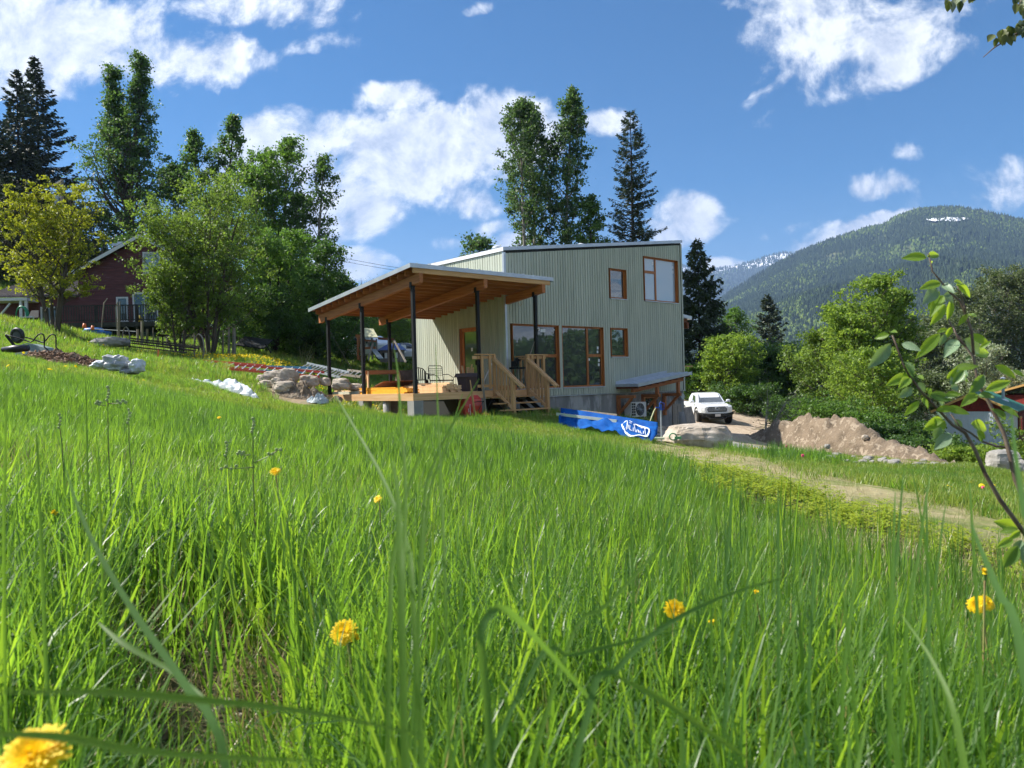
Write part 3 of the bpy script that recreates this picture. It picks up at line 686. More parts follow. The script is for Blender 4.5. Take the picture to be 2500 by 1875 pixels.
def broadleaf(label, base, Ht, Rr, leaf='mid', bark='bark', seed=1, hb=.12, prof='oval', nl=46, leafsize=.2, nleaf=12000, up=.5, stems=1, tr=None, name='broadleaf_tree', cat='tree', group=None, clump=.45, rise=.25, spread=.25, sub=7, lean=(0,0), droop=0.0, elong=1.4, tops=None):
    rs = np.random.RandomState(seed); wd = Wood(); tips = []; clump *= .68; leafsize *= .80; nleaf = int(nleaf*1.2)
    tr = tr or Ht*.016
    stemlist = []
    for s in range(stems):
        a = 2*np.pi*s/max(stems, 1) + rs.uniform(-.4, .4); sp_ = 0 if stems == 1 else spread
        d = np.array([math.cos(a)*sp_ + lean[0], math.sin(a)*sp_ + lean[1], 1.0]); hs_ = Ht*(1 if s == 0 else rs.uniform(.72, .98))
        if tops: hs_ = Ht*tops[s % len(tops)]
        p = curve((math.cos(a)*tr*1.5*(stems > 1), math.sin(a)*tr*1.5*(stems > 1), -.2), d, hs_/np.linalg.norm(d)*1.0, 12, rs, 0, .02)
        p[:, 2] = np.linspace(-.2, hs_*.96, 12)
        wd.add(p, np.linspace(tr*(1 if s == 0 else .7), tr*.12, 12), 7); stemlist.append((p, hs_))
    def R_(t):
        if prof == 'oval': return np.sin(np.pi*np.clip((t*.92+.1), 0, 1))**.65
        if prof == 'pyramid': return (1-t)**1.1*(np.clip(t*6, 0, 1)**.5)*1.1 + .05
        if prof == 'column': return np.clip(np.sin(np.pi*np.clip(t*.93+.06, 0, 1)), 0, 1)**.4*.9
        if prof == 'fan': return .35 + .65*np.sin(np.pi*np.clip(t*.85+.12, 0, 1))**.8
        return np.ones_like(t)
    per = max(4, nl//stems)
    for p, hs_ in stemlist:
        for i in range(per):
            t = (i + rs.uniform(0, .9))/per; t = t**.9
            h = hb + (1-hb)*t; pos = np.array([np.interp(h, np.linspace(0, 1, 12), p[:, k_]) for k_ in range(3)])
            az = i*2.399 + rs.uniform(-.5, .5); L = Rr*float(R_(np.array(t)))*rs.uniform(.65, 1.15)/(1 if stems == 1 else 1.25)
            L = max(L, .12*Rr); u_ = up*(1 + .8*t) + rs.uniform(-.15, .15); L *= (1 + .8*(math.sqrt(1 + u_*u_) - 1))*(1 - .3*t)
            lp = curve(pos, (math.cos(az), math.sin(az), u_), L, 7, rs, rise - droop, .1)
            r0 = max(tr*.36*(1-h*.75), .012); wd.add(lp, np.linspace(r0, .008, 7), 5)
            tips.append((lp[-1], 1.0))
            for s in range(sub):
                f = rs.uniform(.3, 1); q = np.array([np.interp(f, np.linspace(0, 1, 7), lp[:, k_]) for k_ in range(3)])
                dd = rs.normal(size=3)*.75 + (lp[-1]-lp[0])/L*.7; dd[2] += .25 - droop*1.2
                sl = L*rs.uniform(.15, .42)*(1.2-f*.4); sp2 = curve(q, dd, sl, 4, rs, -droop, .12)
                wd.add(sp2, np.linspace(r0*.35, .005, 4), 3)
                tips.append((sp2[-1], .8)); tips.append((sp2[2], .55)); 
    C = np.array([t_[0] for t_ in tips]); Wt = np.array([t_[1] for t_ in tips])
    Wt = Wt*rs.uniform(.15, 1.6, len(Wt)); ch = rs.choice(len(C), nleaf, p=Wt/Wt.sum())
    off = rs.normal(size=(nleaf, 3))*clump*rs.uniform(.35, 1.05, (len(C), 1))[ch]; off[:, 2] *= .75
    if droop: off[:, 2] -= np.abs(rs.normal(size=nleaf))*clump*droop*1.6
    PL = C[ch] + off
    kz = Ht/np.percentile(PL[:, 2], 99.7); kr = Rr*.95/np.percentile(np.hypot(PL[:, 0] - lean[0]*Ht*.5, PL[:, 1]), 96)
    S_ = np.array([kr, kr, kz]); PL = PL*S_
    for i_ in range(len(wd.v)):
        f_ = np.clip(wd.v[i_][:, 2:3]/Ht*3, 0, 1); wd.v[i_] = wd.v[i_]*np.concatenate([1 + (kr-1)*f_, 1 + (kr-1)*f_, np.full_like(f_, kz)], 1)
    lv = [leaves_np(PL, leafsize, rs, elong, .25 + droop)]
    return finish_tree(name, label, cat, base, wd, lv, bark, leaf, group)
def conifer(label, base, Ht, Rr, leaf='spruce', bark='barkdark', seed=1, hb=.05, whorls=34, per=6, dens=1.0, droop=.25, name='spruce_tree', spray=.42, wpow=.8, sparse=0.0, group=None, tipup=.25, hang=.3):
    rs = np.random.RandomState(seed); wd = Wood(); tr = Ht*.0125
    p = curve((0, 0, -.2), (0, 0, 1), Ht + .2, 14, rs, 0, .004); wd.add(p, np.linspace(tr, .015, 14), 7)
    cs = []; ds = []; sz = []
    for w in range(whorls):
        t = (w + rs.uniform(0, .6))/whorls; h = (hb + (1-hb)*t)*Ht
        for j in range(per):
            if rs.rand() < .12: continue
            az = rs.uniform(0, 2*np.pi); L = Rr*((1-t)**wpow)*rs.uniform(.55, 1.12) + .18
            zz = h + rs.uniform(-.2, .2)
            e = .35*t - droop*(1-t); lp = curve((0, 0, zz), (math.cos(az), math.sin(az), e), L, 7, rs, tipup*(1-t*.5), .05)
            wd.add(lp, np.linspace(max(tr*.28*(1-t), .012), .006, 7), 4)
            n = max(3, int(L/spray*6.5*dens)); f = rs.uniform(.12 + sparse*.35, 1, n)**.75
            q = np.stack([np.interp(f, np.linspace(0, 1, 7), lp[:, k_]) for k_ in range(3)], 1)
            side = np.array([-math.sin(az), math.cos(az), 0])*np.where(rs.rand(n) < .5, -1, 1)[:, None]
            out = np.array([math.cos(az), math.sin(az), 0]); wl = L*.32*(1-f)[:, None] + .1
            u_ = rs.uniform(0, 1, (n, 1)); q2 = q + (side*.9 + out*.45)*wl*u_; q2[:, 2] -= hang*wl[:, 0]*u_[:, 0] + rs.uniform(0, .12, n)
            dd = side*.8 + out*.6 + np.array([0, 0, -hang]); cs.append(q2); ds.append(dd); sz.append(np.full((n, 1), spray))
            tipd = np.repeat((out + np.array([0, 0, .1]))[None], 3, 0); cs.append(lp[-1] + rs.normal(scale=.06, size=(3, 3))); ds.append(tipd); sz.append(np.full((3, 1), spray*.8))
    top = np.stack([np.zeros(14), np.zeros(14), Ht - np.linspace(0, .9, 14)], 1); cs.append(top); ds.append(rs.normal(size=(14, 3))*.5 + [0, 0, .5]); sz.append(np.full((14, 1), spray*.5))
    cs = np.concatenate(cs); ds = np.concatenate(ds); sz = np.concatenate(sz)
    if sparse: kp = rs.rand(len(cs)) > sparse; cs, ds, sz = cs[kp], ds[kp], sz[kp]
    lv = [leaves_np(cs, sz, rs, 2.6, .1, dirs=ds)]
    return finish_tree(name, label, 'tree', base, wd, lv, bark, leaf, group)
def at(px, ytop, Y, sink=0.0):
    """foot and height of a tree from where its top shows and how far it stands"""
    t_ = P(px, ytop, Y); z = g(t_.x, t_.y) - sink
    return (t_.x, t_.y, z), t_.z - z
def mpx(n, Y): return n*Y/FPX
GL = 'tall trees behind the old red house'
b, h = at(85, 135, 74); conifer('tall dark spruce with a ragged top, at the picture edge behind the red house', b, h, 6.6, seed=3, whorls=52, per=7, dens=1.2, wpow=1.05, group=GL)
b, h = at(40, 172, 70); conifer('dark spruce slightly shorter than the one beside it, highest crown tip leftmost', b, h, 6.0, seed=4, whorls=46, per=7, dens=1.2, wpow=1.0, group=GL)
b, h = at(-70, 250, 66); conifer('dark spruce cut off by the picture edge', b, h, 7.0, seed=5, whorls=40, per=7, dens=1.3, group=GL)
b, h = at(150, 470, 78); conifer('low dark spruce behind the utility pole', b, h, 4.8, seed=6, whorls=30, per=7, dens=1.3, group=GL)
b, h = at(12, 430, 60); conifer('low dark spruce behind the golden maple', b, h, 4.2, seed=8, whorls=30, per=7, dens=1.3, group=GL)
b, h = at(314, 143, 68); broadleaf('tall pyramid shaped cottonwood rising above the chimney of the red house', b, h, 3.6, 'cotton', 'bark', 9, hb=.12, prof='pyramid', nl=120, leafsize=.27, nleaf=24000, up=1.2, rise=.4, sub=7, clump=.36, name='cottonwood_tree', group=GL, stems=2, spread=.03, tops=[1.0, .965])
b, h = at(522, 292, 63); broadleaf('loose crowned cottonwood between the pyramid shaped one and the white trunked one', b, h, 2.5, 'cotton', 'bark', 12, hb=.15, prof='oval', nl=64, leafsize=.27, nleaf=12000, up=.7, rise=.35, sub=6, clump=.42, name='cottonwood_tree', group=GL, stems=2, spread=.10, tops=[1.0, .93])
b, h = at(430, 400, 66); broadleaf('lower cottonwood filling the gap right of the chimney', b, h, 2.4, 'cotton', 'bark', 13, hb=.15, prof='oval', nl=50, leafsize=.27, nleaf=9000, up=.7, name='cottonwood_tree', group=GL)
b, h = at(650, 340, 57); broadleaf('green poplar with pale trunks, tallest right of the loose crowned cottonwood', b, h, 2.75, 'mid', 'barkpale', 14, hb=.2, prof='oval', nl=84, leafsize=.24, nleaf=19000, up=.9, rise=.4, sub=7, clump=.42, name='poplar_tree', group=GL, stems=3, spread=.08, tops=[1.0, .97, .85])
b, h = at(752, 378, 56); broadleaf('dark green poplar whose crown bulges right of the pale trunked one', b, h, 2.0, 'cotton', 'barkpale', 15, hb=.2, prof='oval', nl=60, leafsize=.24, nleaf=8000, up=.8, clump=.4, name='poplar_tree', group=GL, stems=2, spread=.06, tops=[1.0, .8])
b, h = at(240, 500, 72); broadleaf('brownish half bare tree with pale limbs above the red house roof', b, h, 3.2, 'olive', 'barkpale', 16, nl=44, leafsize=.24, nleaf=5000, up=.6, name='broadleaf_tree', group=GL)
b, h = at(395, 560, 64); broadleaf('dense tree behind the gable of the red house', b, h, 3.4, 'dark', 'bark', 17, nl=40, leafsize=.26, nleaf=9000, up=.5, name='broadleaf_tree', group=GL)
# in front of the red house
b, h = at(122, 452, 33, .1); broadleaf('golden yellow young maple with upswept branches in front of the red house', b, h, 2.35, 'yellow', 'bark', 21, hb=.17, prof='fan', nl=66, leafsize=.14, nleaf=14000, up=.75, rise=.25, sub=14, clump=.13, name='golden_maple', stems=3, spread=.14, tr=.13, tops=[1, .9, .92])
b, h = at(500, 445, 36, .1); broadleaf('big light green bushy tree with many stems hiding the red house gable', b, h, 3.15, 'lime', 'bark', 22, hb=.20, prof='fan', nl=110, leafsize=.14, nleaf=26000, up=.9, rise=.15, sub=9, clump=.27, name='bushy_tree', stems=6, spread=.2, tr=.11)
b, h = at(425, 590, 35, .1); broadleaf('light green many stemmed bush beside the old deck', b, h, 1.6, 'lime', 'bark', 23, hb=.22, prof='fan', nl=70, leafsize=.13, nleaf=13000, up=.8, sub=8, clump=.25, name='bushy_tree', stems=4, spread=.2, tr=.09)
b, h = at(655, 560, 42, .1); broadleaf('mid green tree with dark stems behind the dandelion bank', b, h, 2.5, 'mid', 'barkdark', 24, hb=.1, prof='oval', nl=80, leafsize=.17, nleaf=20000, up=.5, sub=8, clump=.3, stems=4, spread=.2)
b, h = at(745, 590, 46, .1); broadleaf('dark green broad tree left of the new porch roof', b, h, 2.4, 'dark', 'barkdark', 25, hb=.05, nl=80, leafsize=.2, nleaf=20000, up=.4, sub=8, clump=.38, stems=3, spread=.15)
b, h = at(828, 668, 50, .1); broadleaf('rounded dark tree peeping over the low end of the porch roof', b, h, 1.9, 'dark', 'barkdark', 26, hb=.05, nl=60, leafsize=.22, nleaf=13000, up=.3, sub=8, clump=.4)
b, h = at(590, 700, 40, .1); broadleaf('low dark undergrowth bush behind the garden fence', b, h, 2.6, 'dark', 'barkdark', 27, hb=.02, nl=50, leafsize=.17, nleaf=10000, up=.3, sub=8, clump=.35, name='bush', cat='bush')
b, h = at(770, 770, 44, .1); broadleaf('low dark bush left of the white estate car', b, h, 3.0, 'dark', 'barkdark', 28, hb=.02, nl=50, leafsize=.18, nleaf=10000, up=.3, sub=8, clump=.35, name='bush', cat='bush')
b, h = at(690, 740, 43, .1); broadleaf('low mid green bush under the dark stemmed tree', b, h, 2.4, 'mid', 'barkdark', 29, hb=.02, nl=50, leafsize=.16, nleaf=8000, up=.3, sub=8, clump=.35, name='bush', cat='bush')
b, h = at(885, 670, 78); broadleaf('bare twiggy tree showing above the porch roof edge', b, h, 2.4, 'olive', 'bark', 30, nl=46, leafsize=.12, nleaf=260, up=1.1, sub=9, hb=.3)
b, h = at(860, 760, 66); broadleaf('dark wall of broadleaf tree seen under the porch roof, left part', b, h, 5, 'dark', 'barkdark', 31, hb=.02, nl=60, leafsize=.28, nleaf=12000, up=.3, clump=.6)
b, h = at(1000, 740, 70); broadleaf('dark tree seen under the porch roof behind the weeping tree', b, h, 5, 'dark', 'barkdark', 32, hb=.02, nl=60, leafsize=.28, nleaf=12000, up=.3, clump=.6)
b, h = at(965, 770, 57); broadleaf('yellowish weeping willow seen under the porch roof', b, h, 3.0, 'lime', 'bark', 33, hb=.2, nl=70, leafsize=.22, nleaf=17000, up=.5, sub=8, clump=.35, droop=.7, elong=3.0, name='willow_tree')
# behind the new house
GB = 'tall trees behind the new green house'
b, h = at(1270, 243, 58); broadleaf('slender aspen with a bare pale trunk standing above the roof of the new house', b, h, 1.9, 'cotton2', 'barkpale', 41, hb=.50, prof='oval', nl=46, leafsize=.24, nleaf=6500, up=.9, rise=.3, sub=5, clump=.36, tr=.20, name='aspen_tree', group=GB)
b, h = at(1345, 224, 60); broadleaf('broad full cottonwood behind the middle of the new house roof', b, h, 3.1, 'cotton2', 'barkpale', 42, hb=.24, prof='oval', nl=110, leafsize=.27, nleaf=23000, up=.8, rise=.35, sub=7, clump=.45, tr=.3, name='cottonwood_tree', group=GB, stems=2, spread=.07, tops=[1, .97])
b, h = at(1440, 480, 58); broadleaf('lower spreading cottonwood bough mass right of the broad cottonwood', b, h, 1.8, 'cotton', 'bark', 43, hb=.35, nl=40, leafsize=.25, nleaf=6500, up=.35, clump=.4, name='cottonwood_tree', group=GB)
b, h = at(1538, 270, 61); conifer('thin dark larch with half bare branches above the new house roof', b, h, 3.1, 'larch', seed=44, hb=.2, whorls=64, per=7, dens=1.15, droop=.05, spray=.24, sparse=.15, wpow=.55, tipup=.2, name='larch_tree', group=GB)
b, h = at(1170, 575, 48); broadleaf('small young maple just showing over the low edge of the new house roof', b, h, 1.7, 'cotton2', 'bark', 45, hb=.5, nl=40, leafsize=.2, nleaf=3600, up=.6, clump=.3)
# right of the house, past the driveway
GR = 'trees and bushes beyond the driveway'
b, h = at(1702, 588, 60); conifer('tall ragged dark cedar right beside the new house corner', b, h, 3.9, 'cedarn', seed=51, hb=.02, whorls=54, per=7, dens=1.5, droop=.55, spray=.34, tipup=.35, hang=.8, wpow=.85, name='cedar_tree', group=GR)
b, h = at(1875, 720, 88); conifer('pointed spruce standing alone in front of the mountain', b, h, 4.2, seed=52, hb=.02, whorls=34, per=8, dens=1.5, wpow=.75, group=GR)
b, h = at(1795, 752, 82); broadleaf('slim green birch between the cedar and the lone spruce', b, h, 2.4, 'mid', 'barkpale', 53, hb=.15, nl=50, leafsize=.26, nleaf=6000, up=.8, clump=.4, name='birch_tree', group=GR)
b, h = at(1775, 818, 53); broadleaf('bright lime green maple bush behind the white pickup', b, h, 2.3, 'bright', 'bark', 54, hb=.03, nl=80, leafsize=.22, nleaf=13000, up=.5, clump=.34, name='maple_bush', cat='bush', group=GR)
b, h = at(1700, 880, 55); broadleaf('darker green low shrub left behind the pickup, against the house corner', b, h, 2.0, 'mid', 'bark', 55, hb=.0, nl=50, leafsize=.2, nleaf=6000, up=.4, clump=.3, name='shrub', cat='bush', group=GR)
b, h = at(1870, 835, 58); broadleaf('brownish green thicket below the lone spruce', b, h, 3.2, 'cotton', 'barkdark', 56, hb=.0, nl=80, leafsize=.22, nleaf=12000, up=.5, clump=.4, name='thicket', cat='bush', group=GR)
b, h = at(1945, 850, 56); broadleaf('mid green thicket left of the big maple', b, h, 2.7, 'mid', 'barkdark', 57, hb=.0, nl=70, leafsize=.2, nleaf=10000, up=.5, clump=.36, name='thicket', cat='bush', group=GR)
b, h = at(1830, 930, 50); broadleaf('low dark shrub row at the driveway edge behind the pickup', b, h, 2.3, 'dark', 'barkdark', 58, hb=.0, nl=50, leafsize=.18, nleaf=8000, up=.3, clump=.3, name='shrub', cat='bush', group=GR)
b, h = at(1930, 965, 46); broadleaf('low dark shrub at the driveway bend', b, h, 2.0, 'dark', 'barkdark', 59, hb=.0, nl=50, leafsize=.17, nleaf=7000, up=.3, clump=.28, name='shrub', cat='bush', group=GR)
b, h = at(2085, 675, 44); broadleaf('big bright maple with spiky top behind the soil mound', b, h, 2.5, 'bright', 'bark', 60, hb=.1, prof='oval', nl=95, leafsize=.22, nleaf=17000, up=.8, rise=.3, clump=.33, sub=8, name='maple_tree', group=GR, stems=3, spread=.12, tops=[1, .8, .72])
b, h = at(2180, 708, 45); broadleaf('second bright maple crown close to the right of the spiky one', b, h, 1.5, 'lime', 'bark', 61, hb=.1, prof='column', nl=70, leafsize=.2, nleaf=11000, up=.9, clump=.3, name='maple_tree', group=GR)
b, h = at(2010, 800, 47); broadleaf('leafy lime green side of the maple clump above the driveway bend', b, h, 2.4, 'lime', 'bark', 62, hb=.03, nl=70, leafsize=.2, nleaf=10000, up=.5, clump=.32, name='maple_tree', group=GR)
b, h = at(2130, 850, 40); broadleaf('low bright green bush in front of the maple trunks', b, h, 2.3, 'bright', 'bark', 63, hb=.0, nl=60, leafsize=.19, nleaf=9000, up=.4, clump=.3, name='bush', cat='bush', group=GR)
for i, (px, yt, Y, rr, lab) in enumerate([(2300,755,72,3.4,'olive poplar leftmost of the poplar row'),(2365,700,76,3.2,'olive poplar second from the left in the poplar row'),(2440,652,78,3.4,'highest olive poplar of the row right of the big maple'),(2505,660,76,3.4,'olive poplar at the picture edge'),(2600,640,74,3.6,'olive poplar outside the picture edge'),(2255,800,70,2.8,'short olive poplar behind the maple crown')]):
    b, h = at(px, yt, Y); broadleaf(lab, b, h, rr, 'olive', 'barkpale', 70 + i, hb=.18, prof='column', nl=70, leafsize=.27, nleaf=10500, up=.9, rise=.3, clump=.42, name='poplar_tree', group=GR)
b, h = at(2400, 840, 52); broadleaf('pale blossoming shrub above the green shed roof', b, h, 2.3, 'pale', 'bark', 80, hb=.1, nl=60, leafsize=.17, nleaf=8000, up=.5, clump=.3, name='blossoming_shrub', cat='bush', group=GR)
b, h = at(2465, 905, 54); broadleaf('pale blossoming shrub at the picture edge', b, h, 1.9, 'pale', 'bark', 81, hb=.1, nl=50, leafsize=.17, nleaf=5000, up=.5, clump=.3, name='blossoming_shrub', cat='bush', group=GR)
b, h = at(2290, 900, 56); broadleaf('olive thicket between the maple and the shed', b, h, 3.2, 'olive', 'barkdark', 82, hb=.0, nl=60, leafsize=.22, nleaf=9000, up=.4, clump=.4, name='thicket', cat='bush', group=GR)
for i, (px, yt, Y, rr, lf, lab) in enumerate([(2185,1020,33,1.7,'dark','low dark bramble behind the end of the mound'),(2265,1060,31,1.4,'dark','dark bramble left of the corrugated shed'),(2350,1100,29,1.1,'bright','bright green bramble in front of the corrugated shed'),(2420,1105,28,1.0,'bright','bright green bramble below the shed corner'),(2500,1090,27,1.2,'lime','bright leafy bramble at the picture edge'),(2100,995,36,1.7,'mid','green bramble right behind the mound top'),(2590,1020,27,2.0,'lime','leafy bramble outside the picture edge'),(2015,960,38,2.2,'mid','green bramble left behind the mound')]):
    b, h = at(px, yt, Y); broadleaf(lab, b, max(h, .8), rr, lf, 'barkdark', 90 + i, hb=.0, nl=44, leafsize=.15, nleaf=6000, up=.5, clump=.24, name='bramble', cat='bush', group='brambles along the field edge')
# trees to the right of the picture: the window panes of the house mirror them
for i, (x, y, hgt, rr) in enumerate([(27,21,6.5,3.4),(33,28,8.5,3.8),(38,22,8.5,4.2),(40,35,8.5,4.2),(50,30,11,5)]):
    broadleaf('broad tree standing off to the side, mirrored in the house windows', (x, y, g(x, y)), hgt, rr, 'dark', 'bark', 110 + i, hb=.0, nl=60, leafsize=.55, nleaf=15000, up=.4, clump=.9, group='trees beside the field')
# ================================================================== THE NEW HOUSE  (its own axes: X along the long face, Y back, metres)
HX = 10.555; HD = 5.85; ZB = -0.52
house = thing('green_house', 'tall sage green board clad house with shed roof and orange wooden windows', 'house', HOUSE)
def roofz(x): return 4.80 + 0.128*x
m = MB(HOUSE)
m.hexa([(.14,.14,ZB),(HX-.14,.14,ZB),(HX-.14,HD,ZB),(.14,HD,ZB)], [(.14,.14,roofz(.14)-.16),(HX-.14,.14,roofz(HX)-.16),(HX-.14,HD,roofz(HX)-.16),(.14,HD,roofz(.14)-.16)])
m.build('wall', M_['core'], house)
# windows of the long face: left, right, bottom, top
WIN = [(.322,2.647,-.202,2.137),(2.844,5.177,-.202,2.137),(5.674,6.676,.981,2.137),(5.699,6.692,3.360,4.557),(7.92,10.257,3.380,5.251)]
DOOR = (1.54,2.61,-.20,2.12)
def board(y0face, a0, a1, z0, z1, z1b=None, side=False, name='siding_board'):
    m = MB(HOUSE); z1b = z1 if z1b is None else z1b; t = rnd.uniform(-.0015, .0015)
    if not side:
        m.hexa([(a0,-.022+t,z0),(a1,-.022+t,z0),(a1,.012,z0),(a0,.012,z0)], [(a0,-.022+t,z1),(a1,-.022+t,z1b),(a1,.012,z1b),(a0,.012,z1)])
    else:
        m.hexa([(-.022+t,a1,z0),(-.022+t,a0,z0),(.012,a0,z0),(.012,a1,z0)], [(-.022+t,a1,z1),(-.022+t,a0,z1),(.012,a0,z1),(.012,a1,z1)])
    return m.build(name, M_['siding'], house)
pitch_ = .1386; x = .07
while x < HX - .09:
    a0, a1 = x, min(x + pitch_ - .023, HX - .075)
    cuts = [(ZB + .02, None)]
    spans = [[ZB + .02, 99]]
    for (l, r_, b_, t_) in WIN:
        if a1 > l - .02 and a0 < r_ + .02:
            new = []
            for s in spans:
                if s[0] < b_ - .05: new.append([s[0], min(s[1], b_ - .045)])
                if s[1] > t_ + .01: new.append([max(s[0], t_ + .012), s[1]])
            spans = new
    for s0, s1 in spans:
        if s1 > 50: board(0, a0, a1, s0, roofz(a0) - .165, roofz(a1) - .165)
        else: board(0, a0, a1, s0, s1)
    x += pitch_
board(0, 2.672, 2.738, -.25, 2.149); board(0, 2.756, 2.82, -.25, 2.149)
y = .07
while y < HD:
    a0, a1 = y, y + pitch_ - .023
    if a1 > DOOR[0] - .02 and a0 < DOOR[1] + .02: board(0, a0, a1, DOOR[3] + .012, roofz(0) - .10, side=True)
    else: board(0, a0, a1, ZB + .02, roofz(0) - .10, side=True)
    y += pitch_
m = MB(HOUSE); m.box(-.034,.058,-.034,-.024,ZB,roofz(0)-.12); m.box(-.034,-.0245,-.024,.058,ZB,roofz(0)-.105)
m.build('corner_trim', M_['flash'], house)
m = MB(HOUSE); m.box(HX-.065,HX+.034,-.034,-.024,ZB,roofz(HX)-.12); m.box(HX+.0245,HX+.034,-.024,HD,ZB,roofz(HX)-.12); m.build('corner_trim', M_['siding'], house)
m = MB(HOUSE); m.box(-.045,HX+.045,-.045,-.001,ZB-.015,ZB+.012); m.box(-.045,-.001,.001,HD,ZB-.015,ZB+.012); m.build('base_flashing', M_['flash'], house)
# roof: dark gap, fascia, sheet with standing seams
def slope_box(m, x0, x1, y0, y1, t0, t1): m.hexa([(x0,y0,roofz(x0)+t0),(x1,y0,roofz(x1)+t0),(x1,y1,roofz(x1)+t0),(x0,y1,roofz(x0)+t0)], [(x0,y0,roofz(x0)+t1),(x1,y0,roofz(x1)+t1),(x1,y1,roofz(x1)+t1),(x0,y1,roofz(x0)+t1)])
m = MB(HOUSE); slope_box(m, .06, HX-.01, -.012, .10, -.16, -.068); m.build('eave_gap', M_['core'], house)
roof = MB(HOUSE); slope_box(roof, -.05, HX+.05, -.045, HD+.1, -.02, .045); roofo = roof.build('roof', M_['roofmetal'], house)
yy = .35
while yy < HD:
    m = MB(HOUSE); slope_box(m, -.05, HX+.05, yy-.012, yy+.012, .045, .085); m.build('standing_seam', M_['roofmetal'], roofo); yy += .42
m = MB(HOUSE); slope_box(m, -.06, HX+.06, -.062, -.046, -.068, .058); m.build('fascia', M_['flash'], house)
m = MB(HOUSE); m.box(-.075,-.051,-.06,HD+.1,roofz(0)-.09,roofz(0)+.045); m.build('fascia', M_['white'], house)
for (vx, vy) in [(.55,1.0),(5.3,1.2)]:
    m = MB(HOUSE); z = roofz(vx); m.lathe((vx,vy,0), [(.12,z),(.12,z+.14),(.17,z+.15),(.16,z+.2),(.05,z+.24)], 14); m.build('roof_vent', M_['white'], house, smooth=False)
# windows
def window(l, r_, b_, t_, mull=(), trans=(), glass='glass', stickers=(), seen=None):
    """mull: x of uprights; trans: (x0, x1, z) rails"""
    f = MB(HOUSE); w = .055; d0, d1 = .075, .135
    f.box(l,r_,d0,d1,b_,b_+w); f.box(l,r_,d0,d1,t_-w,t_); f.box(l,l+w,d0,d1,b_+w,t_-w); f.box(r_-w,r_,d0,d1,b_+w,t_-w)
    for mx in mull: f.box(mx-.045,mx+.045,d0-.004,d1,b_+w,t_-w)
    for (a, b2, z) in trans: f.box(a,b2,d0-.008,d1,z-.055,z+.055)
    win = f.build('window', M_['trim_z'], house)
    e = MB(HOUSE); c = .02
    e.box(l-.018,l,-.03,d0,b_,t_); e.box(r_,r_+.018,-.03,d0,b_,t_); e.box(l-.018,r_+.018,-.03,d0,t_,t_+.012)
    e.build('reveal', M_['trim_z'], win)
    s = MB(HOUSE); s.hexa([(l-.02,-.06,b_-.045),(r_+.02,-.06,b_-.045),(r_+.02,d0,b_-.03),(l-.02,d0,b_-.03)], [(l-.02,-.06,b_-.012),(r_+.02,-.06,b_-.012),(r_+.02,d0,b_),(l-.02,d0,b_)]); s.build('sill', M_['flash'], win)
    edges = [l+w] + sorted(mull) + [r_-w]
    for i in range(len(edges)-1):
        a, b2 = edges[i], edges[i+1]; zs = [b_+w] + sorted(z for (p, q, z) in trans if p <= (a+b2)/2 <= q) + [t_-w]
        for j in range(len(zs)-1):
            g_ = MB(HOUSE); g_.box(a,b2,.105,.112,zs[j],zs[j+1]); g_.build('pane', M_[glass], win)
    for (sx, sz, sw, sh) in stickers:
        k_ = MB(HOUSE); k_.box(sx,sx+sw,.1005,.104,sz,sz+sh); k_.build('sticker', M_['white'], win)
    return win
window(*WIN[0], mull=(1.54,), trans=((1.54,2.6,1.0),), stickers=((1.62,1.93,.16,.10),(1.82,1.88,.24,.12),(2.48,1.96,.08,.06)))
window(*WIN[1], mull=(4.33,), trans=((4.33,5.12,1.02),), stickers=((4.92,1.27,.09,.12),(4.90,1.12,.09,.10),(4.97,.76,.09,.12),(4.95,.60,.10,.11),(4.40,.82,.08,.09),(2.92,1.62,.03,.14),(2.92,1.42,.03,.12)))
window(*WIN[2]); window(*WIN[3])
window(*WIN[4], mull=(8.78,), trans=((7.97,8.78,4.62),), glass='glassfilm', stickers=((8.6,4.95,.10,.14),(10.05,4.9,.06,.12),(10.05,4.7,.06,.12)))
# front door in the short face under the porch
d = MB(HOUSE); a0, a1, b0, b1 = DOOR
d.box(.05,.13,a0,a0+.13,b0,b1); d.box(.05,.13,a1-.13,a1,b0,b1); d.box(.05,.13,a0+.13,a1-.13,b1-.13,b1); d.box(.06,.13,a0+.13,a1-.13,b0,b0+.22)
door = d.build('front_door', M_['cedar_z'], house, label='orange wooden glazed front door under the porch roof')
d = MB(HOUSE); d.box(.08,.09,a0+.13,a1-.13,b0+.22,b1-.13); d.build('pane', glassmat('door_glass', (.05,.09,.03), .3), door)
d = MB(HOUSE); d.box(-.03,.05,a0-.02,a0,b0,b1); d.box(-.03,.05,a1,a1+.02,b0,b1); d.box(-.03,.05,a0-.02,a1+.02,b1,b1+.012); d.build('reveal', M_['cedar_z'], door)
d = MB(HOUSE); d.box(.072,.0795,a0+.45,a0+.55,1.25,1.38); d.build('sticker', M_['white'], door)
d = MB(HOUSE); d.box(-.02,.045,a0+.17,a0+.21,.72,.90); d.build('handle', M_['black'], door)
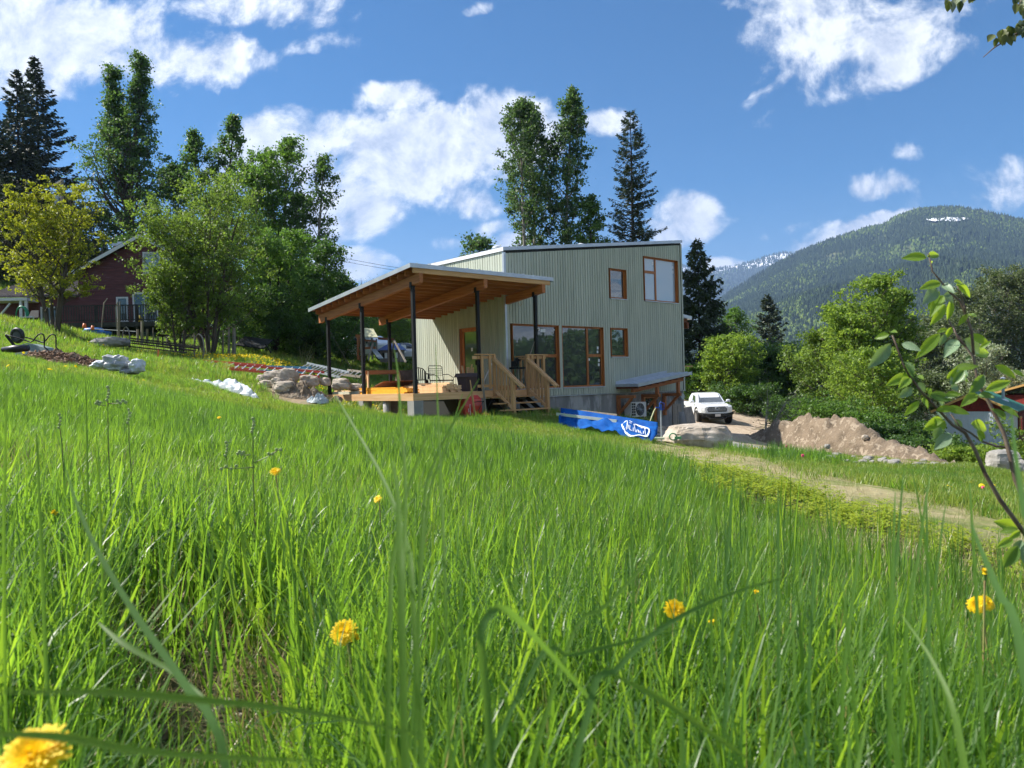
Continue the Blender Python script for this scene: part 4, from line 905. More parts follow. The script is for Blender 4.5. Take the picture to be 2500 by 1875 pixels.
# concrete foundation with form panel joints
zf = -3.2
DB = (7.68,8.60,-2.85,-.69)
cols = [-.0,1.22,2.44,3.66,4.88,5.88,DB[0]]
fo = None
for i in range(len(cols)-1):
    m = MB(HOUSE); m.box(cols[i]+.006,cols[i+1]-.006,.012+.004*(i % 2),.5,zf,ZB-.018)
    o = m.build('foundation_panel', M_['concw'], house)
for (c0, c1) in [(DB[1]+.02,9.4),(9.412,HX-.03)]:
    m = MB(HOUSE); m.box(c0,c1,.012,.5,zf,ZB-.018); m.build('foundation_panel', M_['concw'], house)
m = MB(HOUSE); m.box(DB[0],DB[1]+.015,.03,.5,DB[3],ZB-.018); m.box(.02,HX-.03,.5,HD-.1,zf,ZB-.018); m.box(HX-.4,HX-.03,.5,HD,zf,ZB-.018); m.build('foundation', M_['concw'], house)
m = MB(HOUSE); m.box(.012,.4,.5,HD,zf,ZB-.018); m.build('damp_proofing', M_['core'], house)  # concrete side coloured black to paint in the shade under the deck
d = MB(HOUSE); l, r_, b_, t_ = DB
d.box(l,l+.09,.06,.16,b_,t_); d.box(r_-.17,r_,.06,.16,b_,t_); d.box(l+.09,r_-.17,.06,.16,t_-.1,t_); bd = d.build('basement_door', M_['trim_z'], house, label='orange framed glazed basement door under the small canopy')
d = MB(HOUSE); d.box(l+.09,r_-.17,.10,.11,b_,t_-.1); d.build('pane', M_['glass'], bd)
d = MB(HOUSE); d.box(l+.38,l+.50,.09,.099,-1.25,-1.02); d.build('sticker', M_['white'], bd)
# meter, conduits on the concrete
d = MB(HOUSE); d.tube([(9.75,-.02,-2.9),(9.75,-.02,-.62)], .045, 8); d.tube([(9.95,-.03,-2.9),(9.95,-.03,-1.2)], .05, 8); d.box(9.62,10.25,-.05,.0,-2.3,-1.1); d.build('conduit', M_['grey_z'], house)
d = MB(HOUSE); d.lathe((10.2,-.05,-.78), [(.13,-.12),(.13,.0),(.10,.05)], 16, 'Y'); d.build('meter', M_['flash'], house)
# ---- small balcony roof, post, rail showing past the right corner
m = MB(HOUSE); m.hexa([(HX+.04,.3,2.85),(HX+1.15,.3,2.72),(HX+1.15,3.2,2.72),(HX+.04,3.2,2.85)], [(HX+.04,.3,3.0),(HX+1.15,.3,2.87),(HX+1.15,3.2,2.87),(HX+.04,3.2,3.0)]); sp_ = m.build('side_roof', M_['flash'], house)
for i in range(7): m = MB(HOUSE); m.box(HX+.05,HX+1.0,.45+i*.4,.49+i*.4,2.58,2.75); m.build('rafter', M_['dark_x'], sp_)
m = MB(HOUSE); m.box(HX+.85,HX+.98,.35,3.1,2.32,2.58); m.build('side_beam', M_['dark_y'], house)
m = MB(HOUSE); m.box(HX+.10,HX+.20,.4,.5,zf+.1,2.4); m.build('side_post', M_['black'], house)
m = MB(HOUSE); m.box(HX+.05,HX+1.2,.35,.48,.55,.60); m.box(HX+.05,HX+.3,.35,.5,-.5,-.2); m.build('side_rail', M_['fir_x'], house)

# ================================================================== PORCH
porch = thing('porch', 'open timber porch with black steel posts, cedar beams and grey metal shed roof', 'porch', HOUSE)
SL = 0.1156; DT = -.222
def pz(z0, y): return z0 - SL*y
RY0, RY1, RX0, RX1 = -1.90, 4.50, -5.29, .53
m = MB(HOUSE)
def psl(m, x0, x1, y0, y1, a, b): m.hexa([(x0,y0,pz(a,y0)),(x1,y0,pz(a,y0)),(x1,y1,pz(a,y1)),(x0,y1,pz(a,y1))], [(x0,y0,pz(b,y0)),(x1,y0,pz(b,y0)),(x1,y1,pz(b,y1)),(x0,y1,pz(b,y1))])
psl(m, RX0, -.04, RY0, RY1, 3.30, 3.352); psl(m, -.04, RX1, RY0, -.05, 3.30, 3.352); proof = m.build('porch_roof', M_['roofmetal'], porch)
m = MB(HOUSE); psl(m, RX0+.02, -.045, RY0+.02, RY1-.02, 3.262, 3.298); psl(m, -.045, RX1-.02, RY0+.02, -.055, 3.262, 3.298); m.build('roof_deck', M_['dark_x'], porch)  # darker wood paints shade into the gaps between the rafters
for i in range(12):
    xs = RX0 + .25 + i*.47
    if xs < RX1: m = MB(HOUSE); psl(m, xs-.011, xs+.011, RY0, RY1 if xs < -.06 else -.06, 3.352, 3.39); m.build('standing_seam', M_['roofmetal'], proof)
m = MB(HOUSE); psl(m, RX0-.015, RX1+.015, RY0-.018, RY0-.002, 3.235, 3.36); m.build('flashing', M_['flash'], porch)
m = MB(HOUSE); psl(m, RX0-.018, RX0-.002, RY0-.002, RY1+.01, 3.235, 3.36); m.build('flashing', M_['flash'], porch)
m = MB(HOUSE); psl(m, RX1+.002, RX1+.018, RY0-.002, -.05, 3.235, 3.36); m.build('flashing', M_['flash'], porch)
yv = RY0 + .035; n = 0
while yv < RY1 - .05:
    x1 = RX1 - .12 if yv < -.08 else -.05
    m = MB(HOUSE); psl(m, RX0+.1, x1, yv-.021, yv+.021, 3.094, 3.26); m.build('rafter', M_['fir_x'] if n == 0 else M_['cedar_x'], porch); yv += .402; n += 1
def beam(xl, xr, y0, y1):
    m = MB(HOUSE); m.hexa([(xl,y0,pz(2.8165,y0)),(xr,y0,pz(2.8165,y0)),(xr,y1,pz(2.8165,y1)),(xl,y1,pz(2.8165,y1))], [(xl,y0,pz(3.092,y0)),(xr,y0,pz(3.092,y0)),(xr,y1,pz(3.092,y1)),(xl,y1,pz(3.092,y1))]); return m.build('beam', M_['cedar_y'], porch)
beam(-5.0,-4.86,-1.911,4.334); beam(-2.53,-2.39,-1.911,4.334); beam(.01,.155,-1.911,-.03)
def post(x, y, z0=DT):
    zt = pz(2.8165, y); m = MB(HOUSE); m.box(x-.05,x+.05,y-.05,y+.05,z0,zt-.012); p_ = m.build('post', M_['black'], porch)
    m = MB(HOUSE); m.box(x-.085,x-.075,y-.06,y+.06,zt-.06,zt+.11); m.box(x-.082,x+.082,y-.06,y+.06,zt-.012,zt-.002); m.build('bracket', M_['black'], p_); return p_
for a in [(-4.93,-1.465),(-4.93,1.49),(-4.93,3.79),(-2.46,-1.465),(-2.46,3.75),(.08,-1.465)]: post(*a)
m = MB(HOUSE); m.tube([(-4.93,3.79,2.1),(-4.93,1.49,DT+.1)], .008, 4); m.tube([(-4.93,1.49,2.5),(-4.93,3.79,DT+.1)], .008, 4); m.build('brace_rod', M_['black'], porch)
m = MB(HOUSE); m.ring((.06,-.75,pz(2.72,-.75)), .09, .008, (1,0,0), 16, 4); m.build('rope_coil', M_['pale'], porch)
# deck
m = MB(HOUSE); m.box(-5.03,.46,-1.545,-1.507,DT-.218,DT-.003); m.build('rim_board', M_['newfir_x'], porch)
m = MB(HOUSE); m.box(-5.068,-5.03,-1.545,3.97,DT-.218,DT-.003); m.build('rim_board', M_['newfir_y'], porch)
m = MB(HOUSE); m.box(-5.03,-.05,3.93,3.968,DT-.218,DT-.003); m.build('rim_board', M_['newfir_x'], porch)
m = MB(HOUSE); m.box(.422,.46,-1.507,-.05,DT-.218,DT-.003); m.build('rim_board', M_['newfir_x'], porch)
yv = -1.50
while yv < 3.9:
    m = MB(HOUSE); m.box(-5.02,-.06 if yv > -.2 else .42,yv,yv+.134,DT-.03,DT); m.build('deck_board', M_['newfir_x'], porch); yv += .14
for xj in np.arange(-4.6, .3, .61):
    m = MB(HOUSE); m.box(xj-.02,xj+.02,-1.5,3.92 if xj < -.1 else -.06,DT-.215,DT-.032); m.build('joist', M_['fir_y'], porch)
for (x, y, w) in [(-4.9,-1.40,.17),(-4.9,1.5,.17),(-4.9,3.75,.17),(-2.46,-1.35,.16),(-2.46,3.7,.16),(-.3,-1.3,.16)]:
    m = MB(HOUSE); gz = -1.6; m.box(x-w,x+w,y-w,y+w,gz,DT-.222); m.build('pier', M_['conc'], porch)
m = MB(HOUSE); m.lathe((-4.9,.2,0), [(.11,-1.6),(.11,DT-.222)], 14); m.build('pier', M_['conc'], porch, smooth=True)
# railings at the stair head
def rail_piece(x0, x1, y0, y1, dirx, nb, lower=True):
    m = MB(HOUSE); m.box(min(x0,x1)-.07,max(x0,x1)+.07,min(y0,y1)-.07,max(y0,y1)+.07,.93,.968); m.build('rail_cap', M_['fir_x' if dirx else 'fir_y'], porch)
    m = MB(HOUSE); m.beam((x0,y0,.86),(x1,y1,.86),.04,.09); m.build('rail', M_['fir_x' if dirx else 'fir_y'], porch)
    m = MB(HOUSE); m.beam((x0,y0,-.06),(x1,y1,-.06),.04,.09); m.build('rail', M_['fir_x' if dirx else 'fir_y'], porch)
    for i in range(nb):
        f = (i+.5)/nb; x, y = x0 + (x1-x0)*f, y0 + (y1-y0)*f
        ox, oy = (0, -.045) if dirx else (.045, 0)
        m = MB(HOUSE); hw = .045; m.box(x+ox-(hw if dirx else .02),x+ox+(hw if dirx else .02),y+oy-(.02 if dirx else hw),y+oy+(.02 if dirx else hw),-.16,.92); m.build('baluster', M_['fir_z'], porch)
rail_piece(-2.62,-1.98,-1.58,-1.58,True,2); rail_piece(-.42,.40,-1.58,-1.58,True,3); rail_piece(.43,.43,-1.45,-.12,False,6)
m = MB(HOUSE); m.box(-2.78,-2.35,-1.56,-1.52,.80,.90); m.build('rail', M_['newfir_x'], porch)
for (x, y) in [(-1.94,-1.60),(-.46,-1.60)]:
    m = MB(HOUSE); m.box(x-.045,x+.045,y-.045,y+.045,-.47,.925); m.build('newel_post', M_['fir_z'], porch)
# ================================================================== STAIRS
stairs = thing('porch_stairs', 'open wooden stairs with timber handrails leading up to the porch deck', 'stairs', HOUSE)
for (y, z) in [(-1.78,-.41),(-2.10,-.61),(-2.42,-.82),(-2.74,-1.02)]:
    m = MB(HOUSE); m.box(-2.36,-.40,y-.16,y+.12,z-.04,z); m.build('tread', M_['fir_x'], stairs)
for x in (-2.1,-1.55,-.95,-.5):
    m = MB(HOUSE); m.beam((x,-1.55,-.48),(x,-2.9,-1.36),.05,.14); m.build('stringer', M_['black'], stairs)
for x in (-1.95,-.46):
    m = MB(HOUSE); m.box(x-.05,x+.05,-2.56,-2.46,-1.12,.13); m.build('newel_post', M_['fir_z'], stairs)
    for dx in (-.045,.06):
        m = MB(HOUSE); m.beam((x+dx,-1.60,.81),(x+dx,-2.98,-.14),.045,.09 if dx < 0 else .055); m.build('handrail', M_['newfir_y'], stairs)
    m = MB(HOUSE); m.beam((x-.01,-1.60,.80),(x-.01,-2.9,-.10),.13,.035); m.build('handrail', M_['newfir_y'], stairs)
    m = MB(HOUSE); m.beam((x,-1.68,-.25),(x,-2.5,-.82),.045,.09); m.build('lower_rail', M_['newfir_y'], stairs)
    for i in range(5):
        y = -1.74 - i*.155; z = .70 + (y+1.60)*.69
        m = MB(HOUSE); m.box(x+.035,x+.075,y-.042,y+.042,z-1.02,z+.01); m.build('baluster', M_['fir_z'], stairs)
# ================================================================== CANOPY over the basement door
can = thing('door_canopy', 'small metal roofed timber canopy on cedar brackets above the basement door', 'canopy', HOUSE)
def cz(x): return -.175 + .121*(x-5.88)
m = MB(HOUSE)
def csl(m, x0, x1, y0, y1, a, b, sag=0.0): m.hexa([(x0,y0,cz(x0)+a-sag),(x1,y0,cz(x1)+a-sag),(x1,y1,cz(x1)+a),(x0,y1,cz(x0)+a)], [(x0,y0,cz(x0)+b-sag),(x1,y0,cz(x1)+b-sag),(x1,y1,cz(x1)+b),(x0,y1,cz(x0)+b)])
csl(m, 5.84, 9.42, -1.2, -.03, -.03, .03); cr = m.build('canopy_roof', pm('canopy_metal', (.50,.56,.64), 0.42, metal=0.35), can)
for y in (-.25,-.62,-.98): m = MB(HOUSE); csl(m, 5.84, 9.42, y-.02, y+.02, .03, .06); m.build('standing_seam', M_['flash'], cr)
m = MB(HOUSE); csl(m, 5.84, 9.25, -.05, -.026, .03, .15); m.build('wall_flashing', M_['flash'], can)
m = MB(HOUSE); csl(m, 5.82, 9.44, -1.222, -1.202, -.09, .05); m.build('fascia', M_['flash'], can)
m = MB(HOUSE); m.box(5.80,5.838,-1.2,-.03,cz(5.84)-.08,cz(5.84)+.035); m.build('fascia', M_['flash'], can)
m = MB(HOUSE); m.hexa([(5.95,-.87,cz(5.95)-.33),(9.3,-.87,cz(9.3)-.33),(9.3,-.73,cz(9.3)-.33),(5.95,-.73,cz(5.95)-.33)], [(5.95,-.87,cz(5.95)-.17),(9.3,-.87,cz(9.3)-.17),(9.3,-.73,cz(9.3)-.17),(5.95,-.73,cz(5.95)-.17)]); m.build('beam', M_['cedar_x'], can)
for xr in np.arange(5.9, 9.4, .43):
    m = MB(HOUSE); m.box(xr-.02,xr+.02,-1.17,-.03,cz(xr)-.165,cz(xr)-.035); m.build('rafter', M_['dark_y'], can)
for xb in (5.95, 7.55, 9.0):
    m = MB(HOUSE); m.box(xb-.06,xb+.06,-.13,-.004,-1.55,-.60); m.build('wall_post', M_['cedar_z'], can)
    m = MB(HOUSE); m.box(xb-.06,xb+.06,-.93,-.132,-.72,-.60); m.build('bracket_arm', M_['cedar_y'], can)
    m = MB(HOUSE); m.beam((xb,-.12,-1.32),(xb,-.78,-.72),.09,.10,(1,0,0)); m.build('brace', M_['cedar_y'], can)
    if xb > 6.5: m = MB(HOUSE); m.box(xb-.06,xb+.06,-.86,-.74,-.60,cz(xb)-.332); m.build('king_post', M_['cedar_z'], can)
# ================================================================== heat pump
hpo = thing('heat_pump', 'white outdoor heat pump unit with round fan grille under the canopy', 'heat pump', HOUSE)
m = MB(HOUSE); m.box(6.12,7.08,-.58,-.22,-1.50,-.90); m.build('casing', pm('beige_casing', (.62,.61,.57), .5), hpo)
m = MB(HOUSE); m.lathe((6.68,-.585,-1.2), [(.255,-.02),(.255,.0),(.22,.0),(.22,.006)], 28, 'Y'); m.build('fan_shroud', M_['plastic_black'], hpo)
m = MB(HOUSE)
for rr in (.06,.10,.14,.18,.22): m.ring((6.68,-.612,-1.2), rr, .004, (0,1,0), 28, 4)
for a in range(8): m.tube([(6.68,-.612,-1.2),(6.68+.25*math.cos(a*math.pi/4),-.612,-1.2+.25*math.sin(a*math.pi/4))], .004, 4)
m.lathe((6.68,-.62,-1.2), [(.035,-.005),(.035,.01)], 12, 'Y'); m.build('grille', M_['flash'], hpo)
for i in range(5):
    for j in range(2): m = MB(HOUSE); m.box(6.15+j*.13,6.26+j*.13,-.586,-.581,-1.44+i*.105,-1.355+i*.105); m.build('vent_slot', M_['plastic_black'], hpo)
m = MB(HOUSE); m.box(6.25,6.30,-.56,-.01,-1.56,-1.50); m.box(6.9,6.95,-.56,-.01,-1.56,-1.50); m.build('wall_bracket', M_['black'], hpo)
m = MB(HOUSE); m.tube([(7.09,-.4,-1.1),(7.2,-.35,-1.25),(7.3,-.35,-1.45),(7.22,-.35,-1.55),(7.12,-.35,-1.45),(7.25,-.33,-1.3),(7.33,-.33,-1.42)], .015, 5); m.build('hose', M_['white'], hpo)
# ================================================================== THINGS ON THE DECK
def col(name, c, rough=.6, **kw):
    if name not in M_: M_[name] = pm(name, c, rough, **kw)
    return M_[name]
def single(name, mb, mat, label, cat, group=None, smooth=False):
    """a thing that is one mesh; its origin is put at its own foot"""
    c = sum((v for v in mb.v), Vector())/len(mb.v); zmin = min(v.z for v in mb.v); c = Vector((c.x, c.y, zmin))
    mb.v = [v - c for v in mb.v]; o = mb.build(name, mat, smooth=smooth); o.location = c
    return tag(o, label, cat, group)
def plank(x, y, z, L, w, t, mat, label, cat, group, rz=0.0, name='plank', rx=0.0):
    m = MB(); m.box(-L/2, L/2, -w/2, w/2, 0, t); o = m.build(name, mat); o.matrix_world = HOUSE @ Matrix.Translation((x, y, z)) @ Matrix.Rotation(rz, 4, 'Z') @ Matrix.Rotation(rx, 4, 'Y')
    return tag(o, label, cat, group)
D0 = DT + .001
GP = 'yellow planks stacked on the deck'
for i, (xo, w) in enumerate([(-4.75,.14),(-4.59,.14),(-4.43,.14)]):
    for j in range(5 if i < 2 else 4):
        plank(xo, .55 + rnd.uniform(-.12,.12) + (.25 if j == 4 else 0), D0 + j*.041, 2.7 if j < 4 else 2.2, w, .038, M_['yellow'], 'yellow sealed plank lying in the stack at the left deck edge', 'plank', GP, R(90) + rnd.uniform(-.012,.012))
for j in range(4): plank(-4.6, 2.9, D0 + j*.022, 1.9, .5, .02, col('sheet_green', (.42,.46,.38)), 'pale green board in the flat pile at the back end of the deck', 'board', 'pale green boards', R(90))
plank(-4.62, 2.75, D0 + .092, 2.2, .16, .04, M_['pale'], 'pinkish plank lying on the pale green boards', 'plank', None, R(90)+.02)
GQ = 'new planks stacked at the front of the deck'
for j in range(6):
    for i in range(5):
        if j == 5 and i in (0, 4): continue
        plank(-3.78 + i*.155, -.15 + rnd.uniform(-.05,.05), D0 + j*.043, 2.35, .14, .04, M_['pale'], 'new pale plank in the stack between the two front posts', 'plank', GQ, R(90) + rnd.uniform(-.01,.01))
plank(-3.5, -.3, D0 + .262, 2.3, .14, .04, M_['pale'], 'single plank laid loose on top of the pale front stack', 'plank', None, R(90)-.06)
plank(-3.6, 1.9, D0 + .26, 2.6, 1.1, .02, M_['dark_x'], 'dark brown plywood sheet tilted over blocks on the deck', 'plywood sheet', None, R(70), rx=.10)
for (a, b) in [(-3.6,.4),(-3.0,.2),(-3.9,1.0)]:
    m = MB(HOUSE); m.box(a,a+.3,b,b+.2,D0,D0+.2); single('wood_block', m, M_['cedar_x'], 'reddish wooden block under the tilted plywood sheet', 'wood block', 'wooden blocks on the deck')
# sawhorse
def sawhorse(x, y, rz, L, label):
    t_ = thing('sawhorse', label, 'sawhorse', HOUSE @ look(x, y, rz, D0)); M = HOUSE @ look(x, y, rz, D0)
    m = MB(M); m.box(-L/2,L/2,-.02,.02,.66,.80); m.build('top_beam', M_['cedar_x'], t_)
    for sx in (-1, 1):
        for sy in (-1, 1): m = MB(M); m.beam((sx*(L/2-.08), sy*.02, .76), (sx*(L/2+.02), sy*.24, 0), .04, .09, (0,1,0)); m.build('leg', M_['newfir_z'], t_)
sawhorse(-3.55, 2.5, -.15, 1.3, 'wooden sawhorse standing at the back of the deck')
# brown tarp covered table, chairs
m = MB(HOUSE); m.hexa([(-3.05,2.0,D0),(-2.35,2.0,D0),(-2.3,2.7,D0),(-3.0,2.7,D0)], [(-2.95,2.1,D0+.78),(-2.45,2.1,D0+.8),(-2.45,2.6,D0+.8),(-2.95,2.6,D0+.78)]); single('covered_table', m, col('brown_cloth', (.16,.11,.085), .9, col2=(.10,.07,.05), vs_=4), 'brown cloth covered table on the deck behind the front corner post', 'table')
def chair(x, y, rz, label):
    M = HOUSE @ look(x, y, rz, D0); t_ = thing('plastic_chair', label, 'chair', M)
    mt = M_['plastic_black']
    m = MB(M); m.hexa([(-.24,-.22,.40),(.24,-.22,.42),(.24,.24,.42),(-.24,.24,.40)], [(-.24,-.22,.43),(.24,-.22,.45),(.24,.24,.45),(-.24,.24,.43)]); m.build('seat', mt, t_)
    m = MB(M)
    for i in range(7): u_ = -.21 + i*.07; m.beam((u_, .22, .44), (u_*1.1, .36, .86 - abs(u_)*.35), .035, .012, (0,1,0))
    m.tube([(-.25,.22,.44),(-.27,.34,.72),(-.16,.38,.85),(0,.39,.89),(.16,.38,.85),(.27,.34,.72),(.25,.22,.44)], .018, 6); m.build('backrest', mt, t_)
    for s in (-1, 1):
        m = MB(M); m.tube([(s*.26,.32,.66),(s*.30,0,.65),(s*.29,-.22,.62),(s*.27,-.25,.45)], .02, 6); m.build('armrest', mt, t_)
        for yy in (-.22, .26): m = MB(M); m.beam((s*.24, yy, .42), (s*.28, yy*1.15, 0), .045, .035); m.build('leg', mt, t_)
    return t_
chair(-2.02, 2.5, -.5, 'black plastic armchair on the deck beside the covered table')
chair(-1.98, 2.53, -.46, 'second black plastic armchair stacked half into the first one')
M = HOUSE @ look(-1.15, 2.35, .15, D0); t_ = thing('metal_bench', 'black tubular metal garden seat against the pale wall', 'bench', M)
m = MB(M); m.tube([(-.35,.25,.4),(-.35,.32,.9),(-.30,.33,.95),(.30,.33,.95),(.35,.32,.9),(.35,.25,.4)], .014, 6)
for z in (.6,.68,.76,.84): m.tube([(-.35,.30,z),(.35,.30,z)], .01, 5)
m.build('backrest', M_['black'], t_)
m = MB(M); m.box(-.36,.36,-.28,.25,.38,.42); m.build('seat', M_['black'], t_)
for (a, b) in [(-.33,-.25),(.33,-.25),(-.33,.25),(.33,.25)]: m = MB(M); m.tube([(a,b,.4),(a*1.08,b*1.05,.2),(a*1.1,b*1.1,0)], .015, 6); m.build('leg', M_['black'], t_)
for s in (-1, 1): m = MB(M); m.tube([(s*.36,.28,.62),(s*.37,0,.62),(s*.37,-.24,.5),(s*.36,-.26,.4)], .013, 6); m.build('armrest', M_['black'], t_)
# brown bin with offcuts
M = HOUSE @ look(-2.05, -.35, 0, D0); t_ = thing('plant_tub', 'square brown plastic tub filled with wood offcuts by the second front post', 'tub', M)
m = MB(M); m.hexa([(-.2,-.2,0),(.2,-.2,0),(.2,.2,0),(-.2,.2,0)], [(-.27,-.27,.5),(.27,-.27,.5),(.27,.27,.5),(-.27,.27,.5)]); m.build('body', col('brown_plastic', (.085,.055,.05), .55), t_)
m = MB(M); m.hexa([(-.33,-.33,.47),(.33,-.33,.47),(.33,.33,.47),(-.33,.33,.47)], [(-.29,-.29,.60),(.29,-.29,.60),(.29,.29,.60),(-.29,.29,.60)]); m.build('rim', col('brown_plastic', (.085,.055,.05)), t_)
for (a, b, c, d, e) in [(-.1,0,-.15,.1,.85),(.05,.1,.2,.0,.9),(.12,-.1,.05,-.2,.78),(-.05,-.1,.1,.1,.8)]:
    m = MB(HOUSE @ look(-2.05, -.35, 0, D0)); m.beam((a,b,.2),(c,d,e),.10,.04); single('wood_offcut', m, M_['newfir_z'], 'short wood offcut standing in the brown tub', 'offcut', 'wood offcuts in the tub')
# things in the stair head: mitre saw on the railing corner, box, red oil can
M = HOUSE @ look(-.05, -.62, .3, D0); t_ = thing('mitre_saw', 'dark mitre saw on a stand near the house corner', 'saw', M)
m = MB(M); m.box(-.25,.25,-.18,.18,.72,.78); m.build('table', M_['black'], t_)
m = MB(M); m.lathe((0,0,.98), [(.13,-.02),(.13,.02)], 18, 'Y'); m.box(-.05,.05,-.02,.22,.8,1.0); m.box(.02,.18,-.05,.05,1.0,1.06); m.build('saw_head', M_['black'], t_)
for (a, b) in [(-.25,-.2),(.25,-.2),(-.25,.2),(.25,.2)]: m = MB(M); m.beam((a*.6,b*.6,.72),(a,b,0),.03,.03); m.build('leg', M_['grey_z'], t_)
m = MB(HOUSE); m.box(-1.35,-.75,-1.35,-1.1,D0,D0+.16); single('wooden_box', m, M_['cedar_x'], 'low reddish wooden box at the top of the porch stairs', 'box')
m = MB(HOUSE); m.lathe((-.95,-.95,D0), [(.09,0),(.10,.06),(.05,.12),(.02,.16)], 12); single('red_tool', m, col('red_paint', (.42,.03,.02), .35), 'small red tool lying on deck boards behind the stairs', 'tool', smooth=True)
m = MB(HOUSE); m.beam((-.62,-1.3,D0+.02),(.22,-1.46,1.85),.03,.02); single('leaning_stick', m, M_['grey_z'], 'thin stick leaning on the corner post by the tall windows', 'stick')
m = MB(HOUSE); m.beam((-1.6,-.4,D0),(-1.45,-.9,D0+.9),.03,.03); single('white_pole', m, M_['white'], 'thin white pole leaning inside the stair railing', 'pole')
# ================================================================== red wheelbarrow stood on end
px0 = P(1156, 1000, 23.9); gz = g(px0.x, px0.y)
M = Matrix.Translation((px0.x, px0.y, gz)) @ Matrix.Rotation(.35, 4, 'Z')
wb = thing('red_wheelbarrow', 'red wheelbarrow stood on end against the deck, wooden handles up, yellow wheel', 'wheelbarrow', M)
red = col('barrow_red', (.66,.045,.028), .32, col2=(.42,.03,.02), vs_=3, coat=.3)
m = MB(M); A_ = [(-.28,0.05,.02),(.28,0.05,.02),(.30,.40,.02),(-.30,.40,.02)]
lo = [(-.27,-.02,.02),(.25,-.02,.02),(.33,.42,.02),(-.35,.42,.02)]; mid = [(-.30,-.04,.35),(.28,-.04,.35),(.36,.42,.35),(-.38,.42,.35)]
m.hexa(lo, mid); m.hexa([(x_, y_, z_+.0005) for x_, y_, z_ in mid], [(-.28,-.03,.56),(.26,-.03,.56),(.35,.42,.58),(-.37,.42,.58)]); m.hexa([(-.28,-.03,.5605),(.26,-.03,.5605),(.35,.42,.5805),(-.37,.42,.5805)], [(-.18,.06,.68),(.17,.06,.68),(.25,.42,.70),(-.27,.42,.70)])
tray = m.build('tray', red, wb)
m = MB(M)
rs = random.Random(5); zc = .08
for i in range(15): hgt = rs.uniform(.012,.02); m.box(-.135,-.135+rs.uniform(.018,.03),-.046,-.0425,zc,zc+hgt); zc += hgt + .006
zc = .16
for i in range(7): hgt = rs.uniform(.010,.014); m.box(-.185,-.185+rs.uniform(.012,.02),-.046,-.0425,zc,zc+hgt); zc += hgt + .005
m.build('lettering', M_['white'], tray)
for (a, b) in [((.02,-.14,-.08),(-.16,-.25,1.16)),((.40,-.08,-.10),(.27,-.16,1.20))]:
    m = MB(M); m.beam(a, Vector(a).lerp(Vector(b), .78), .05, .042); m.tube([Vector(a).lerp(Vector(b), .775), Vector(a).lerp(Vector(b), .84), b], [.026,.018,.02], 8); m.build('handle', M_['grey_z'] if a[0] > .3 else M_['fir_z'], wb)
m = MB(M); m.tube([(-.02,-.1,.46),(.14,-.14,.49),(.36,-.1,.47)], .012, 6); m.tube([(.10,-.16,.18),(.30,-.12,.50)], .010, 6); m.tube([(.36,-.12,.12),(.60,-.05,.52)], .010, 6); m.build('brace', M_['black'], wb)
m = MB(M); m.ring((.30,-.30,-.08), .165, .062, (.75,.6,.15), 22, 8); whl = m.build('wheel', col('wheel_yellow', (.75,.40,.04), .45), wb, smooth=True)
m = MB(M); m.lathe((.30,-.30,-.08), [(.09,-.02),(.09,.02)], 14, 'X'); m.build('rim', M_['grey_x'], whl)
# ================================================================== ladder under the blue tarp, with its lettering
a0 = P(1366, 999, 22.2); a1 = P(1606, 1036, 19.8)
lad = thing('tarped_ladder', 'aluminium ladder under a blue tarp marked with a white oval by the foundation', 'ladder', a0)
dx = (a1 - a0); d_ = dx.normalized(); sidev = Vector((-.25,-1,0)).normalized()
m = MB(); m.beam(a0 + Vector((0,.15,.0)), a0 + dx*.62 + Vector((0,.15,.06)), .03, .09); m.build('rail', M_['grey_x'], lad)
m = MB(); m.beam(a0 + Vector((-.1,-.2,-.13)) , a0 + dx*.6 + Vector((0,-.2,-.08)), .03, .08); m.build('rail', M_['flash'], lad)
for i in range(9): c = a0 + dx*(.05 + i*.062); m = MB(); m.beam(c + Vector((0,.15,0)), c + Vector((0,-.2,-.12)), .03, .03); m.build('rung', M_['flash'], lad)
NX, NY = 46, 16; vs_ = []
tarp_w = lambda f: .42 + .25*f
def tarp_pt(f, v):
    c = a0 + dx*f; w = tarp_w(f)
    hz_ = .02 + .0*f + (.17*math.exp(-((f-.78)/.12)**2))*(1-abs(2*v-1))
    ee = min(1, max(.02, (1.02-f)/.10))**.5; x = c + sidev*(v*ee*w*1.25 + .02); drop = .08 + v**.8*(.34 + .05*math.sin(f*9)) 
    if v < .12: drop = .10*v/.12
    e_ = min(1, max(.02, (1.02-f)/.10))**.5*min(1, (f+.02)/.05); drop = drop*(.45+.55*e_); v = v*e_
    n_ = .10*mn.noise(Vector((f*9, v*3, 2))) + (.07*mn.noise(Vector((f*23, v*6, 5))) if not .72 < f < .97 else 0) + .02*math.sin(f*26 + v*5)*v
    z = c.z + .03 - drop + hz_ + n_*min(1, v*4)
    zg = g(x.x, x.y) + .02
    return (x.x + .03*mn.noise(Vector((f*8, v*8, 7))), x.y, max(z, zg))
for i in range(NX+1):
    for j in range(NY+1): vs_.append(tarp_pt(.02 + .98*i/NX, j/NY))
fs = [(i*(NY+1)+j, (i+1)*(NY+1)+j, (i+1)*(NY+1)+j+1, i*(NY+1)+j+1) for i in range(NX) for j in range(NY)]
m = MB(); m.add(vs_, fs); tp = m.build('tarp', col('blue_tarp', (.006,.09,.34), .8, col2=(.004,.055,.24), vs_=3), lad, smooth=True)
M_['blue_tarp'].node_tree.nodes['Principled BSDF'].inputs['Specular IOR Level'].default_value = .12
sol = tp.modifiers.new('thickness', 'SOLIDIFY'); sol.thickness = .012
